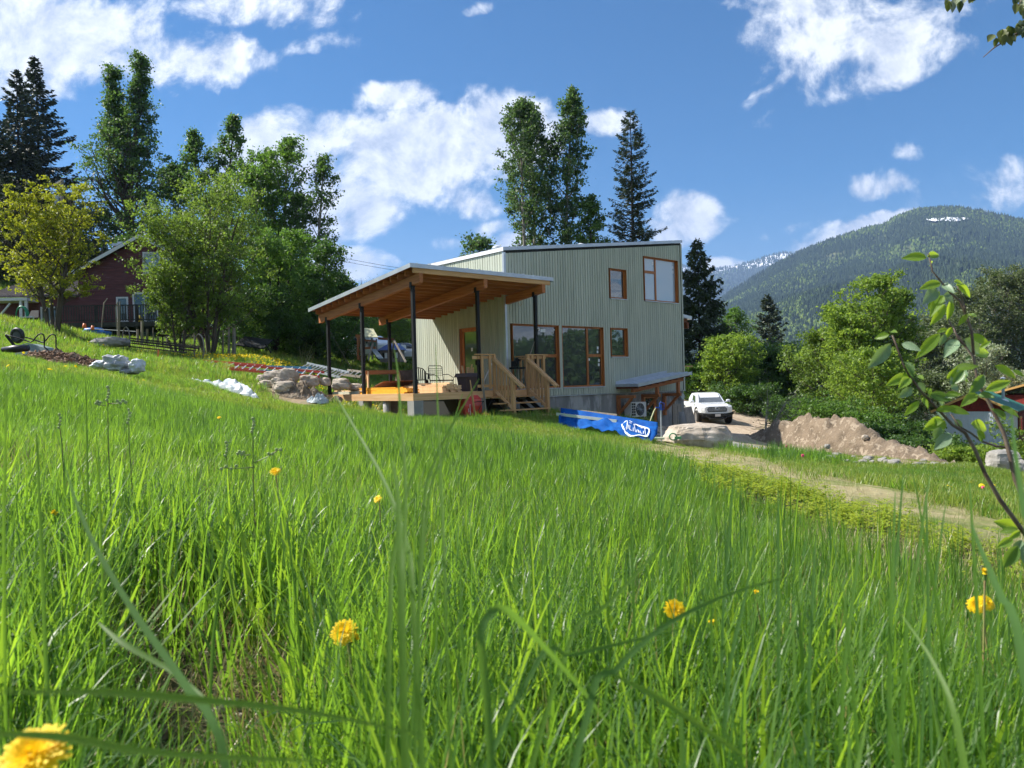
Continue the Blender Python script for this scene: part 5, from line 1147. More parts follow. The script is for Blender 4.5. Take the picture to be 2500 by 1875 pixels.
# oval with the printed word, flat print lying on the tarp
def on_tarp(u_, v): # u_ along, v down, metres from the oval's middle
    L = dx.length; return Vector(tarp_pt(.80 + u_/L, min(.99, max(.06, .55 + v/.36)))) + Vector((0,-.05,.022))
lw = col('print_white', (.75,.78,.82), .5)
m = MB(); n = 40
def ell(r1, r2, t): return on_tarp(r1*math.cos(t), -r2*math.sin(t))
vs_ = []
for i in range(n): t = 2*math.pi*i/n; vs_ += [ell(.45,.15,t), ell(.41,.122,t)]
m.add(vs_, [(2*i, 2*((i+1) % n), 2*((i+1) % n)+1, 2*i+1) for i in range(n)]); m.build('printed_oval', lw, tp)
STR = {'W': [((0,1),(.22,0)),((.22,0),(.5,.75)),((.5,.75),(.78,0)),((.78,0),(1,1))], 'E': [((0,0),(0,1)),((0,1),(.8,1)),((0,.5),(.7,.5)),((0,0),(.8,0))], 'R': [((0,0),(0,1)),((0,1),(.75,.95)),((.75,.95),(.75,.55)),((.75,.55),(0,.5)),((.3,.5),(.85,0))], 'N': [((0,0),(0,1)),((0,1),(.8,0)),((.8,0),(.8,1))]}
m = MB(); xo = -.31
for ch in 'WERNER':
    wch = .10 if ch != 'W' else .13
    for (p, q) in STR[ch]:
        k1 = on_tarp(xo + p[0]*wch*.85, -(p[1]-.5)*.13) + Vector((0,-.004,.004)); k2 = on_tarp(xo + q[0]*wch*.85, -(q[1]-.5)*.13) + Vector((0,-.004,.004)); m.beam(k1, k2, .017, .003, (0,-.6,.8))
    xo += wch + .008
m.build('printed_word', lw, tp)
# ================================================================== standpipe, hose, boulder, sprinkler
sp0 = P(1615, 1070, 20.5); sp0.z = g(sp0.x, sp0.y); sptop = P(1613, 1000, 20.5)
stp = thing('standpipe', 'garden standpipe with a bright blue hydrant head beside the big boulder', 'standpipe', sp0)
m = MB(); m.tube([sp0, sptop], .022, 8); m.build('pipe', M_['flash'], stp)
bl = col('hydrant_blue', (.015,.08,.42), .35)
m = MB(); c = sptop; m.box(c.x-.03,c.x+.03,c.y-.03,c.y+.03,c.z-.02,c.z+.14); m.box(c.x-.14,c.x-.03,c.y-.025,c.y+.025,c.z+.04,c.z+.075); m.tube([c + Vector((-.03,0,.15)), c + Vector((.0,0,.21)), c + Vector((.10,0,.16)), c + Vector((.09,0,.02)), c + Vector((.02,0,-.02))], .012, 6); m.build('hydrant_head', bl, stp)
m = MB(); m.tube([c + Vector((-.13,0,.05)), c + Vector((-.18,0,-.03)), c + Vector((-.26,-.05,-.2)), c + Vector((-.36,-.1,-.42)), c + Vector((-.45,-.15,-.62)), c + Vector((-.62,-.25,-.82))], [.014,.018,.016,.012,.012,.012], 7); m.build('hose', col('hose_pale', (.50,.52,.28), .5), stp)
bc = P(1703, 1062, 21.0); 
m = MB(); m.blob((bc.x, bc.y, bc.z-.08), (.97,.7,.42), seed=3, amp=.16, sub=4, freq=.9); single('boulder', m, M_['rock'], 'big pale flat topped boulder in front of the white pickup', 'boulder')
m = MB(); c2 = P(1643, 1068, 20.2); m.ring(c2 + Vector((0,0,.02)), .09, .018, (.2,1,.1), 20, 6); m.box(c2.x+.05,c2.x+.22,c2.y-.04,c2.y+.04,c2.z-.05,c2.z+.02); single('hose_reel', m, col('hose_green', (.10,.30,.14), .5), 'small green coiled hose piece against the big boulder', 'hose')
m = MB(); c2 = P(1595, 1073, 20.4); m.tube([P(1583,1072,20.4), P(1600,1070,20.4), P(1622,1070,20.4)], .035, 7); single('pale_pipe', m, col('pale_green', (.55,.58,.42), .7), 'short pale pipe lying at the foot of the standpipe', 'pipe')
# plank and concrete tube leaning behind the boulder
m = MB(); m.beam(P(1690,1040,29), P(1678,994,29.3), .32, .05, (0,1,0)); single('leaning_board', m, M_['grey_z'], 'weathered grey board leaning between the house corner and the pickup', 'board')
m = MB(); m.lathe(P(1670,1040,30), [(.2,-.3),(.2,.55)], 16); single('concrete_tube', m, M_['conc'], 'round concrete footing below the dark corner post', 'footing', smooth=True)
# ================================================================== white pickup
def loft(m, secs, n):
    """secs: list of (y, [(x,z)...]) half outlines from bottom centre up and over; mirrored"""
    vs = []
    for (y, pr) in secs:
        full = pr + [(-x, z) for (x, z) in reversed(pr)]
        vs += [(x, y, z) for (x, z) in full]
    k_ = len(secs[0][1])*2; fs = [(i*k_+j, i*k_+(j+1) % k_, (i+1)*k_+(j+1) % k_, (i+1)*k_+j) for i in range(len(secs)-1) for j in range(k_)]
    fs += [tuple(range(k_))[::-1], tuple((len(secs)-1)*k_ + j for j in range(k_))]
    return m.add(vs, fs)
pk = P(1752, 1037, 42.4); pk.z = g(pk.x, pk.y) + .03
M = Matrix.Translation(pk) @ Matrix.Rotation(-.02, 4, 'Z')
tk = thing('white_pickup', 'white pickup truck with black off-road bumper facing up the gravel driveway', 'pickup', M)
wp = col('car_white', (.74,.76,.78), .25, coat=.6)
def sec(y, w, z0, z1, zs, r=.08): return (y, [(w-.06, z0), (w, z0+.12), (w, zs), (w-.03, z1-r), (w-.16, z1)])
m = MB(M)
loft(m, [(0.02, [(.50,.62),(.66,.64),(.70,.80),(.66,.97),(.52,1.02)]), (.14, [(.72,.62),(.86,.66),(.88,.85),(.86,1.0),(.66,1.07)]), (.45, [(.86,.60),(.93,.70),(.94,.92),(.88,1.06),(.70,1.13)]), (1.35, [(.86,.50),(.94,.62),(.94,.98),(.89,1.12),(.74,1.20)]), (1.5, [(.86,.50),(.94,.62),(.94,.98),(.90,1.14),(.76,1.22)]), (3.5, [(.86,.50),(.94,.62),(.94,.98),(.91,1.15),(.84,1.22)]), (5.3, [(.86,.60),(.94,.7),(.94,.98),(.91,1.15),(.86,1.20)])], 0)
body = m.build('body', wp, tk, smooth=False)
m = MB(M); loft(m, [(1.42, [(.80,1.18),(.80,1.20),(.79,1.22),(.77,1.23),(.60,1.24)]), (2.05, [(.82,1.18),(.80,1.35),(.72,1.60),(.64,1.70),(.50,1.735)]), (2.6, [(.83,1.18),(.81,1.38),(.73,1.64),(.66,1.745),(.5,1.78)]), (3.35, [(.83,1.18),(.81,1.38),(.74,1.62),(.66,1.73),(.5,1.76)]), (3.6, [(.83,1.18),(.81,1.3),(.78,1.45),(.72,1.52),(.5,1.54)])], 0); m.build('cab', wp, tk)
m = MB(M); m.add([(-.70,1.40,1.235),(.70,1.40,1.235),(.585,1.99,1.68),(-.585,1.99,1.68),(-.70,1.46,1.215),(.70,1.46,1.215),(.585,2.03,1.66),(-.585,2.03,1.66)], [(0,1,2,3),(4,7,6,5),(0,4,5,1),(1,5,6,2),(2,6,7,3),(3,7,4,0)]); m.build('windscreen', M_['carglass'], tk)
for s in (-1, 1):
    m = MB(M); m.hexa([(s*.835,1.72,1.24),(s*.84,2.55,1.24),(s*.80,2.55,1.24),(s*.80,1.72,1.24)], [(s*.765,2.08,1.60),(s*.765,2.55,1.64),(s*.73,2.55,1.64),(s*.73,2.08,1.60)]); m.build('side_window', M_['carglass'], tk)
    m = MB(M); m.blob((s*1.05,1.62,1.28), (.13,.08,.085), seed=2, amp=.02, sub=2); m.box(min(s*.84,s*.98),max(s*.84,s*.98),1.60,1.66,1.20,1.24); m.build('wing_mirror', wp, tk, smooth=True)
    m = MB(M); m.hexa([(s*.56,.035,.84),(s*.86,.20,.84),(s*.86,.26,.84),(s*.56,.12,.84)], [(s*.60,.06,.97),(s*.88,.24,.99),(s*.86,.30,.99),(s*.60,.14,.97)]); m.build('headlight', col('headlamp', (.32,.35,.37), .12, coat=.8), tk)
    m = MB(M); m.ring((s*.93,.98,.50), .46, .055, (1,0,0), 20, 5); m.build('fender_flare', M_['plastic_black'], tk)
    m = MB(M); m.ring((s*.93,4.2,.50), .46, .055, (1,0,0), 20, 5); m.build('fender_flare', M_['plastic_black'], tk)
    for yy in (.98, 4.2):
        m = MB(M); m.lathe((s*.84,yy,.40), [(.26,-.14),(.39,-.13),(.405,-.09),(.405,.09),(.39,.13),(.26,.14)], 26, 'X'); wh = m.build('wheel', col('tyre', (.018,.018,.018), .85, bump=.4, bs=30), tk)
        m = MB(M); m.lathe((s*.95,yy,.40), [(.25,-.04),(.23,.03),(.10,.02),(.05,.04)], 18, 'X'); m.build('rim', col('alloy', (.25,.26,.27), .35, metal=.7), wh)
m = MB(M); m.prism([(-.56,-.01,.86),(-.44,-.01,1.0),(.44,-.01,1.0),(.56,-.01,.86),(.50,-.01,.72),(-.50,-.01,.72)], (0,.05,0)); gr = m.build('grille', M_['plastic_black'], tk)
for z in (.955,.90,.845,.79): m = MB(M); w = .47 if z > .9 else .50; m.box(-w,w,-.022,-.012,z-.008,z+.010); m.build('grille_bar', M_['flash'], gr)
m = MB(M); m.ring((0,-.035,.905), .115, .014, (0,1,0), 26, 6, ry=.078); m.ring((0,-.035,.905), .045, .010, (0,1,0), 18, 5, ry=.074); m.ring((0,-.035,.935), .085, .010, (0,1,0), 18, 5, ry=.035); m.build('emblem', M_['flash'], gr)
m = MB(M); m.prism([(-.66,-.03,.72),(-.60,-.03,.78),(-.50,-.03,.70),(.50,-.03,.70),(.60,-.03,.78),(.66,-.03,.72),(.52,-.03,.62),(-.52,-.03,.62)], (0,.06,0)); m.build('bumper_trim', wp, tk)
m = MB(M); m.box(-.80,.80,-.02,.10,.46,.60); m.tube([(-.92,.15,.60),(-.6,-.05,.46),(-.42,-.08,.36),(.42,-.08,.36),(.6,-.05,.46),(.92,.15,.60)], .035, 7); m.tube([(-.95,.2,.66),(-.5,-.10,.60),(.5,-.10,.60),(.95,.2,.66)], .03, 7); m.box(-.4,.4,.0,.3,.28,.40); m.build('off_road_bumper', M_['plastic_black'], tk)
m = MB(M); m.box(-.15,.15,-.135,-.125,.46,.60); m.build('licence_plate', col('plate', (.55,.56,.56)), tk)
m = MB(M); m.box(-.7,.7,.9,1.06,.35,.45); m.box(-.7,.7,4.1,4.3,.35,.45); m.box(-.3,.3,1,4.2,.4,.55); m.build('underbody', M_['plastic_black'], tk)
# ================================================================== soil mound, branches, stones
mp = [P(1835,1062,30), P(2330,1135,22)]
def hgt_mound(x, y):
    f = (x - mp[0].x)/(mp[1].x - mp[0].x); yc = mp[0].y + (mp[1].y-mp[0].y)*f - .0
    prof = np.interp(f, [-.05,.05,.14,.27,.36,.45,.54,.66,.80,.94,1.08], [0,.35,.7,.9,1.45,1.3,1.5,1.05,.55,.25,0])
    w = np.interp(f, [0,.3,.5,.8,1], [1.2,2.2,2.6,1.6,.8]); d = np.abs(y - yc)/w
    return prof*np.clip(1-d**1.7, 0, 1)
xs = np.arange(mp[0].x-1, mp[1].x+1, .11); ys = np.arange(19, 33, .13); MX, MY = np.meshgrid(xs, ys); mh = hgt_mound(MX, MY)
nz = np.array([mn.fractal(Vector((a*1.1, b*1.1, 4)), .8, 2.2, 6) for a, b in zip(MX.ravel(), MY.ravel())]).reshape(MX.shape)
nz2 = np.array([abs(mn.noise(Vector((a*4.5, b*4.5, 9)))) for a, b in zip(MX.ravel(), MY.ravel())]).reshape(MX.shape)
MZ = GH(MX, MY) - .08 + mh*(1 + nz*.16) + np.where(mh > 0, nz2*.28 + nz*.12, 0)
ii = np.arange(MX.size).reshape(MX.shape); q = np.stack([ii[:-1,:-1], ii[:-1,1:], ii[1:,1:], ii[1:,:-1]], -1)
keep = (mh[:-1,:-1] > .02) | (mh[1:,1:] > .02); q = q[keep]; used, inv = np.unique(q, return_inverse=True)
o = np_mesh('soil_mound', np.stack([MX.ravel()[used], MY.ravel()[used], MZ.ravel()[used]], 1), inv.reshape(-1, 4), 4, M_['dirt'], smooth=False)
tag(o, 'long heap of bare brown soil between the driveway and the bushes', 'soil heap')
rs = np.random.RandomState(8)
def stones(name, pts, mat, label, group, cat='stone', smin=.08, smax=.2, sub=2):
    protos_ = []
    for s in range(4): m = MB(); m.blob((0,0,0), (1,.8,.62), seed=20+s, amp=.22, sub=sub); protos_.append(m.build(name, mat)); 
    for i, p in enumerate(pts):
        src = protos_[i % 4]; o = src if i < 4 else src.copy()
        if i >= 4: COL.objects.link(o)
        s = rs.uniform(smin, smax); o.matrix_world = Matrix.Translation(p) @ Matrix.Rotation(rs.uniform(0, 6.28), 4, 'Z') @ Matrix.Rotation(rs.uniform(-.3,.3), 4, 'X') @ Matrix.Scale(s, 4)
        tag(o, label, cat, group)
    for pr in protos_[len(pts):]: bpy.data.objects.remove(pr)
pts = []
for i in range(34):
    f = rs.uniform(.0, 1.0); px = 1960 + 370*f; p = ground_at(px, 1112 + 26*f + rs.uniform(-5, 12), 12, 40); pts.append(p + Vector((0,0,.03)))
stones('field_stone', pts, M_['rockgrey'], 'small pale stone in the loose row at the foot of the soil heap', 'stones along the soil heap', smin=.04, smax=.13)
for (px, py, Y, s, sd_, lab) in [(2449,1140,18.5,.36,31,'rounded grey boulder at the field edge below the shed'),(2497,1150,18,.22,32,'white stone cut by the picture edge next to the grey boulder'),(2020,1092,24,.09,33,'pale stone lying on the slope of the soil heap'),(2112,1070,24.2,.10,34,'tan stone half way up the soil heap')]:
    c = P(px, py, Y); m = MB(); m.blob(c + Vector((0,0,s*.3)), (s,s*.8,s*.85), seed=sd_, amp=.18, sub=3); single('stone', m, M_['rockgrey'] if sd_ < 34 else M_['rock'], lab, 'stone', smooth=False)
# uprooted bare shrub on the driveway
bp_ = P(1870, 1052, 30.5); wd = Wood(); rs = np.random.RandomState(4)
cc = []
for i in range(7):
    a = rs.uniform(-.9, .9); L = rs.uniform(1.0, 2.6); l = curve((0,0,0), (.55+a*.6, rs.uniform(-.3,.3), 1.0), L, 7, rs, -.1, .1); wd.add(l, np.linspace(.03,.006,7), 5)
    for s in range(9):
        q_ = l[rs.randint(2, 7)]; tw = curve(q_, rs.normal(size=3)*.7 + [.3,0,.7], rs.uniform(.2,.7), 4, rs, 0, .1); wd.add(tw, np.linspace(.01,.003,4), 3); cc.append(tw[-1]); cc.append(tw[2])
cc = np.array(cc); cc = np.repeat(cc, 5, 0) + rs.normal(scale=.07, size=(len(cc)*5, 3))
finish_tree('uprooted_shrub', 'uprooted pale twiggy shrub leaning on the near end of the soil heap', 'shrub', (bp_.x, bp_.y, g(bp_.x, bp_.y)+.2), wd, [leaves_np(cc, .07, rs, 1.6)], 'barkpale', 'olive')
# ================================================================== stone heap, pit, plastic sheets, ladders
for i, (px, py, Y, sx, sz, sd_, lab) in enumerate([
 (668,924,26.5,.36,.27,1,'large tan rock in the middle of the rock pile, flat faced'),(703,920,26,.33,.30,2,'large angular rock standing highest in the pile'),(757,930,26.5,.38,.20,3,'long low rock at the right of the pile'),
 (642,925,25.5,.22,.14,4,'small rock at the left end of the pile'),(650,938,25,.26,.13,5,'flat rock low at the left of the pile'),(677,933,24.8,.20,.16,6,'small rock wedged in the middle of the pile'),
 (694,945,24.2,.34,.20,7,'broad rock lowest in the front of the pile'),(835,938,25.5,.32,.20,8,'pointed pale rock seen between the two left porch posts'),(868,945,25.8,.28,.12,9,'flat rock beside the pointed one under the porch'),(795,932,26.5,.2,.15,10,'rock just left of the first porch post')]):
    c = P(px, py, Y); m = MB(); m.blob(c, (sx,sx*.8,sz), seed=sd_+50, amp=.24, sub=3, freq=1.25); single('rock', m, M_['rock'], lab, 'rock', 'rocks piled left of the porch')
def heap(name, c, rx, ry, hh, mat, label, cat, seed=0, n=44, freq=3, rough=.1, kind=None):
    vs = []; 
    for i in range(n+1):
        for j in range(n+1):
            a, b = -1 + 2*i/n, -1 + 2*j/n; r2 = a*a + b*b; x, y = c[0] + a*rx, c[1] + b*ry
            e = max(0, 1-r2)**.7; nzv = mn.fractal(Vector((x*freq, y*freq, seed)), .8, 2.1, 5)
            vs.append([x, y, e*(hh + rough*nzv*1.4) + abs(mn.noise(Vector((x*freq*3, y*freq*3, seed))))*rough*e])
    zz = GH(np.array([v[0] for v in vs]), np.array([v[1] for v in vs]))
    vs = [(v[0], v[1], z + v[2] - .01) for v, z in zip(vs, zz)]
    fs = [(i*(n+1)+j, (i+1)*(n+1)+j, (i+1)*(n+1)+j+1, i*(n+1)+j+1) for i in range(n) for j in range(n) if ((-1+2*(i+.5)/n)**2 + (-1+2*(j+.5)/n)**2) < 1.0]
    m = MB(); m.add(vs, fs); o = single(name, m, mat, label, cat)
    if kind: o['kind'] = kind
    return o
c = P(745, 950, 24.6); heap('dirt_heap', (c.x, c.y), 1.1, .9, .34, M_['dirt'], 'dark disturbed earth beside the rocks', 'earth', 3, rough=.22)
c = P(800, 960, 24.5); heap('dirt_heap', (c.x, c.y), .8, .7, .18, M_['dirt'], 'small earth heap at the foot of the first porch post', 'earth', 8, rough=.16)
def sheet_heap(px0, py0, px1, py1, Y0, Y1, wid, hh, mat, name, label, seed, n=50, k_=18, taper=True):
    A0, A1 = P(px0, py0, Y0), P(px1, py1, Y1); dv = (A1 - A0); nrm = Vector((-dv.y, dv.x, 0)).normalized(); vs = []
    for i in range(n+1):
        f = i/n; w = wid*(math.sin(math.pi*min(max(f, .02), .98))**.5 if taper else 1)
        for j in range(k_+1):
            v = j/k_*2-1; p = A0 + dv*f + nrm*v*w; e = (1-v*v)**.6
            z = g0(p.x, p.y) + .02 + e*(math.sin(math.pi*min(max(f,.0),1.0))**.4 if taper else 1)*hh*(.55 + .45*math.sin(f*7+seed)+.55*mn.noise(Vector((f*13, v*3, seed)))) + .06*abs(mn.noise(Vector((f*34, v*5, seed))))*e
            vs.append((p.x + .05*mn.noise(Vector((f*9, v*4, seed+3))), p.y, z))
    fs = [(i*(k_+1)+j, (i+1)*(k_+1)+j, (i+1)*(k_+1)+j+1, i*(k_+1)+j+1) for i in range(n) for j in range(k_)]
    m = MB(); m.add(vs, fs); o = single(name, m, mat, label, 'plastic sheet'); mo = o.modifiers.new('t', 'SOLIDIFY'); mo.thickness = .012; return o
_gc = {}
def g0(x, y):
    key = (round(x*4), round(y*4))
    if key not in _gc: _gc[key] = g(key[0]/4, key[1]/4)
    return _gc[key]
wsh = col('milky_plastic', (.50,.55,.56), .45, col2=(.36,.41,.43), vs_=6)
sheet_heap(438, 888, 625, 946, 21, 18.4, .34, .30, wsh, 'plastic_sheet', 'crumpled milky plastic sheet lying across the grass', 2)
sheet_heap(885, 905, 990, 925, 30, 27, .5, .18, wsh, 'plastic_sheet', 'white plastic sheet on the grass seen behind the deck', 5)
sheet_heap(755, 965, 795, 972, 23.4, 23, .3, .26, wsh, 'plastic_sheet', 'scrunched white plastic in front of the dirt by the first post', 9)
# ladders on the grass
def ladder(p0, p1, w, matr, matg, label, nr=9, up=Vector((0,0,1))):
    d = (p1-p0); t_ = thing('ladder', label, 'ladder', p0); s = Vector((-d.y, d.x, 0)).normalized()*w
    s = s + Vector((0, 0, .16))
    for k_ in (0, 1): m = MB(); m.beam(p0 + s*k_, p1 + s*k_, .035, .085); m.build('rail', matr, t_)
    for i in range(nr): c = p0 + d*((i+.6)/nr); m = MB(); m.beam(c, c + s, .035, .03); m.build('rung', matg, t_)
ladder(P(475,892,29.5)+Vector((0,0,.03)), P(628,903,28), .42, col('red_fibreglass', (.35,.045,.03), .4), M_['flash'], 'orange red fibreglass ladder lying in the grass', 9)
ladder(P(634,905,28), P(745,909,27.2), .36, col('blue_fibreglass', (.05,.17,.28), .4), M_['flash'], 'blue fibreglass ladder lying beside the red one', 6)
ladder(P(560,901,27.5), P(780,920,26.3), .3, col('red_fibreglass', (.35,.045,.03)), M_['flash'], 'second red ladder lying below the blue ladder', 12)
ladder(P(728,897,29), P(830,921,26.8), .38, M_['flash'], M_['flash'], 'long bare aluminium ladder ending under the porch', 12)
ladder(P(832,914,29), P(880,920,28), .3, M_['grey_x'], M_['flash'], 'dark ladder end showing between the left porch posts', 4)
# ================================================================== OLD RED HOUSE on the left
ox = P(353, 785, 46); OZ = P(300, 790, 46).z
OM = Matrix.Translation((ox.x, 46.0, OZ)) @ Matrix.Rotation(.10, 4, 'Z')
old = thing('red_house', 'old maroon clapboard house with steep gable, white trim and dark deck behind the trees', 'house', OM)
mar = pm('maroon_clapboard', (.125,.042,.042), .75, col2=(.085,.03,.032), vs_=3, stretch=(.6,1,6), objvar=.08)
GW, EZ, PZ = 3.75, 3.05, 5.15
m = MB(OM); m.prism([(-GW,0.03,-1.3),(GW+1.4,0.03,-1.3),(GW+1.4,.03,2.6),(GW,0.03,EZ),(0,0.03,PZ),(-GW,0.03,EZ)], (0,7,0)); m.build('wall', mar, old)
def gx(z): return GW if z < EZ else GW*(PZ-z)/(PZ-EZ)
OW = [(.10,.95,3.05,4.2),(1.25,2.0,3.05,4.0),(-.55,.05,.05,1.75),(.12,.72,.05,1.75),(-1.5,-1.0,.2,1.5),(3.0,3.9,-.2,.9)]
z = -1.2
while z < PZ - .1:
    hw = gx(z+.06); spans = [(-hw, hw + (1.35 if z < 2.4 else 0))]
    for (a, b, c, d) in OW:
        if z + .13 > c - .1 and z < d + .1:
            new = []
            for (s, e) in spans:
                if b < s or a > e: new.append((s, e)); continue
                if a - .1 > s: new.append((s, a-.1))
                if b + .1 < e: new.append((b+.1, e))
            spans = new
    for (s, e) in spans:
        m = MB(OM); m.hexa([(s,-.035,z),(e,-.035,z),(e,.028,z),(s,.028,z)], [(s,-.004,z+.145),(e,-.004,z+.145),(e,.028,z+.145),(s,.028,z+.145)]); m.build('clapboard', mar, old)
    z += .15
wt = col('old_white', (.55,.56,.57), .6)
for (a, b, c, d) in OW:
    m = MB(OM); m.box(a-.1,b+.1,-.05,.02,d,d+.1); m.box(a-.1,b+.1,-.06,.02,c-.1,c); m.box(a-.1,a,-.05,.02,c,d); m.box(b,b+.1,-.05,.02,c,d); w_ = m.build('window', wt, old)
    m = MB(OM); m.box(a,b,-.01,.01,c,d); m.build('pane', M_['glass'] if d < 2.5 else glassmat('curtained_glass', (.22,.28,.27), .4), w_)
for s in (-1, 1):
    m = MB(OM); a = Vector((0,0,PZ+.16)); b = Vector((s*(GW+.55),0,EZ-.55*(PZ-EZ)/GW+.16)); up = Vector((0,0,-.22))
    m.hexa([a+up+Vector((0,-.5,0)), b+up+Vector((0,-.5,0)), b+up+Vector((0,-.46,0)), a+up+Vector((0,-.46,0))], [a+Vector((0,-.5,0)), b+Vector((0,-.5,0)), b+Vector((0,-.46,0)), a+Vector((0,-.46,0))]); m.build('bargeboard', wt, old)
    m = MB(OM); m.hexa([a+Vector((0,-.49,-.08)), b+Vector((0,-.49,-.08)), b+Vector((0,7,-.08)), a+Vector((0,7,-.08))], [a+Vector((0,-.49,.03)), b+Vector((0,-.49,.03)), b+Vector((0,7,.03)), a+Vector((0,7,.03))]); m.build('roof', col('shingles', (.10,.085,.08), .95, col2=(.06,.05,.05), vs_=6, bump=.4, bs=12), old)
m = MB(OM); m.box(-2.55,-1.85,2.2,2.9,4.0,5.1); m.build('chimney', M_['dark_z'], old); m = MB(OM); m.box(-2.62,-1.78,2.13,2.97,5.102,5.25); m.box(-2.4,-2.0,2.4,2.7,5.25,5.4); m.build('chimney_cap', M_['flash'], old)
# left wing with low roof and small white porch
m = MB(OM); m.box(-9.2,-3.76,1.2,7,-1.0,1.75); m.build('wing_wall', mar, old)
z = -.9
while z < 1.7:
    for (s, e) in [(-9.2,-3.78)]: m = MB(OM); m.hexa([(s,1.165,z),(e,1.165,z),(e,1.198,z),(s,1.198,z)], [(s,1.19,z+.145),(e,1.19,z+.145),(e,1.198,z+.145),(s,1.198,z+.145)]); m.build('clapboard', mar, old)
    z += .15
m = MB(OM); m.hexa([(-9.6,.9,1.78),(-3.8,.9,1.78),(-3.8,5.6,3.3),(-9.6,5.6,3.3)], [(-9.6,.9,1.88),(-3.8,.9,1.88),(-3.8,5.6,3.42),(-9.6,5.6,3.42)]); wr = m.build('wing_roof', col('shingles', (.1,.08,.08)), old)
for i in range(22):
    f = i/22; yy = .9 + 4.7*f; zz = 1.88 + 1.54*f; m = MB(OM); m.hexa([(-9.6,yy,zz),(-3.8,yy,zz),(-3.8,yy+.23,zz+.07),(-9.6,yy+.23,zz+.07)], [(-9.6,yy,zz+.035),(-3.8,yy,zz+.035),(-3.8,yy+.23,zz+.08),(-9.6,yy+.23,zz+.08)]); m.build('shingle_row', col('shingles', (.1,.08,.08)), wr)
pink = pm('sunlit_clapboard', (.23,.085,.085), .75, objvar=.05)  # maroon lightened: sunlight painted into the colour of the wing's end wall
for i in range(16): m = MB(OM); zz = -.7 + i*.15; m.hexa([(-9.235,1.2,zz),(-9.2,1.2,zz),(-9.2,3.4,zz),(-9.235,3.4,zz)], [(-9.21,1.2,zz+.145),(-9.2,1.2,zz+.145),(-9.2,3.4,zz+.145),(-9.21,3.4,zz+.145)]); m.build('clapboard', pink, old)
m = MB(OM); m.box(-8.9,-6.6,-.2,1.15,1.45,1.62); m.build('porch_roof', wt, old)
for x_ in (-8.85,-8.3,-7.0,-6.7): m = MB(OM); m.box(x_-.07,x_+.07,-.15,-.01,-.9,1.44); m.build('porch_post', wt, old)
m = MB(OM); m.beam((-8.23,-.08,.55),(-7.6,-.08,1.3),.09,.09); m.build('porch_brace', wt, old)
m = MB(OM); m.box(-6.5,-5.4,1.12,1.16,.05,.12); m.box(-6.5,-5.4,1.12,1.16,1.1,1.2); m.box(-6.5,-6.4,1.12,1.16,.12,1.1); m.box(-5.5,-5.4,1.12,1.16,.12,1.1); w_ = m.build('window', wt, old); m = MB(OM); m.box(-6.4,-5.5,1.135,1.16,.12,1.1); m.build('pane', M_['glass'], w_)
# deck of the old house
od = thing('old_deck', 'dark weathered raised deck with picket railing in front of the red house', 'deck', OM)
dk = col('old_deck_wood', (.055,.052,.045), .9, col2=(.03,.03,.027), vs_=4)
m = MB(OM); m.box(-3.9,2.6,-2.6,-.05,-.32,-.18); m.build('floor', dk, od)
m = MB(OM); m.box(-3.9,2.6,-2.64,-2.61,-.42,-.15); m.build('rim_board', dk, od)
m = MB(OM); m.box(-3.9,2.6,-2.62,-2.52,.78,.84); m.box(-3.9,2.6,-2.6,-2.55,-.05,.0); m.build('rail', dk, od)
for i in range(46): x_ = -3.85 + i*.14; m = MB(OM); m.box(x_-.025,x_+.025,-2.66,-2.63,-.1,.80); m.build('picket', dk, od)
for x_ in (-3.8,-1.7,.5,2.5): m = MB(OM); m.box(x_-.06,x_+.06,-2.6,-2.48,-2.2,.82); m.build('post', dk, od)
m = MB(OM); m.box(-3.85,2.5,-1.6,-1.55,-2.4,-.33); m.build('dark_skirt', M_['core'], od)  # black sheet painting in the shade beneath the raised deck
m = MB(OM); m.tube([(.55,-2.2,-.18),(.55,-2.2,.1),(.55,-2.2,.25)], [.12,.12,.05], 8); single('yellow_bottle', m, col('yellow_plastic', (.55,.42,.04), .5), 'yellow bottle standing on the old deck behind the pickets', 'bottle')
# hose on its reel, black kettle grill chair, near the red wing
c = P(55, 771, 43.5); m = MB(); 
for k_ in range(5): m.ring(c + Vector((0,-.03*k_,0)), .40-.02*k_, .035, (.1,1,0), 24, 5, ry=.52)
single('green_hose', m, col('green_hose', (.02,.22,.11), .45), 'coiled green garden hose hanging by the red wing porch', 'hose')
c = P(78, 775, 42); t_ = thing('camp_chair', 'black camping chair with grey arm bars below the red wing', 'chair', c)
m = MB(); m.hexa([c+Vector((-.3,.1,0)),c+Vector((.3,.1,0)),c+Vector((.3,.14,0)),c+Vector((-.3,.14,0))], [c+Vector((-.2,.3,.42)),c+Vector((.2,.3,.42)),c+Vector((.2,.34,.42)),c+Vector((-.2,.34,.42))]); m.build('backrest', M_['black'], t_)
m = MB(); m.box(c.x-.3,c.x+.3,c.y-.35,c.y+.1,c.z-.32,c.z-.05); m.build('seat', M_['black'], t_)
m = MB(); m.box(c.x-.34,c.x+.34,c.y-.4,c.y-.36,c.z-.03,c.z+.02); m.tube([c+Vector((-.33,-.38,0)),c+Vector((-.33,-.38,-.45))], .02, 5); m.tube([c+Vector((.33,-.38,0)),c+Vector((.33,-.38,-.45))], .02, 5); m.build('frame', M_['flash'], t_)
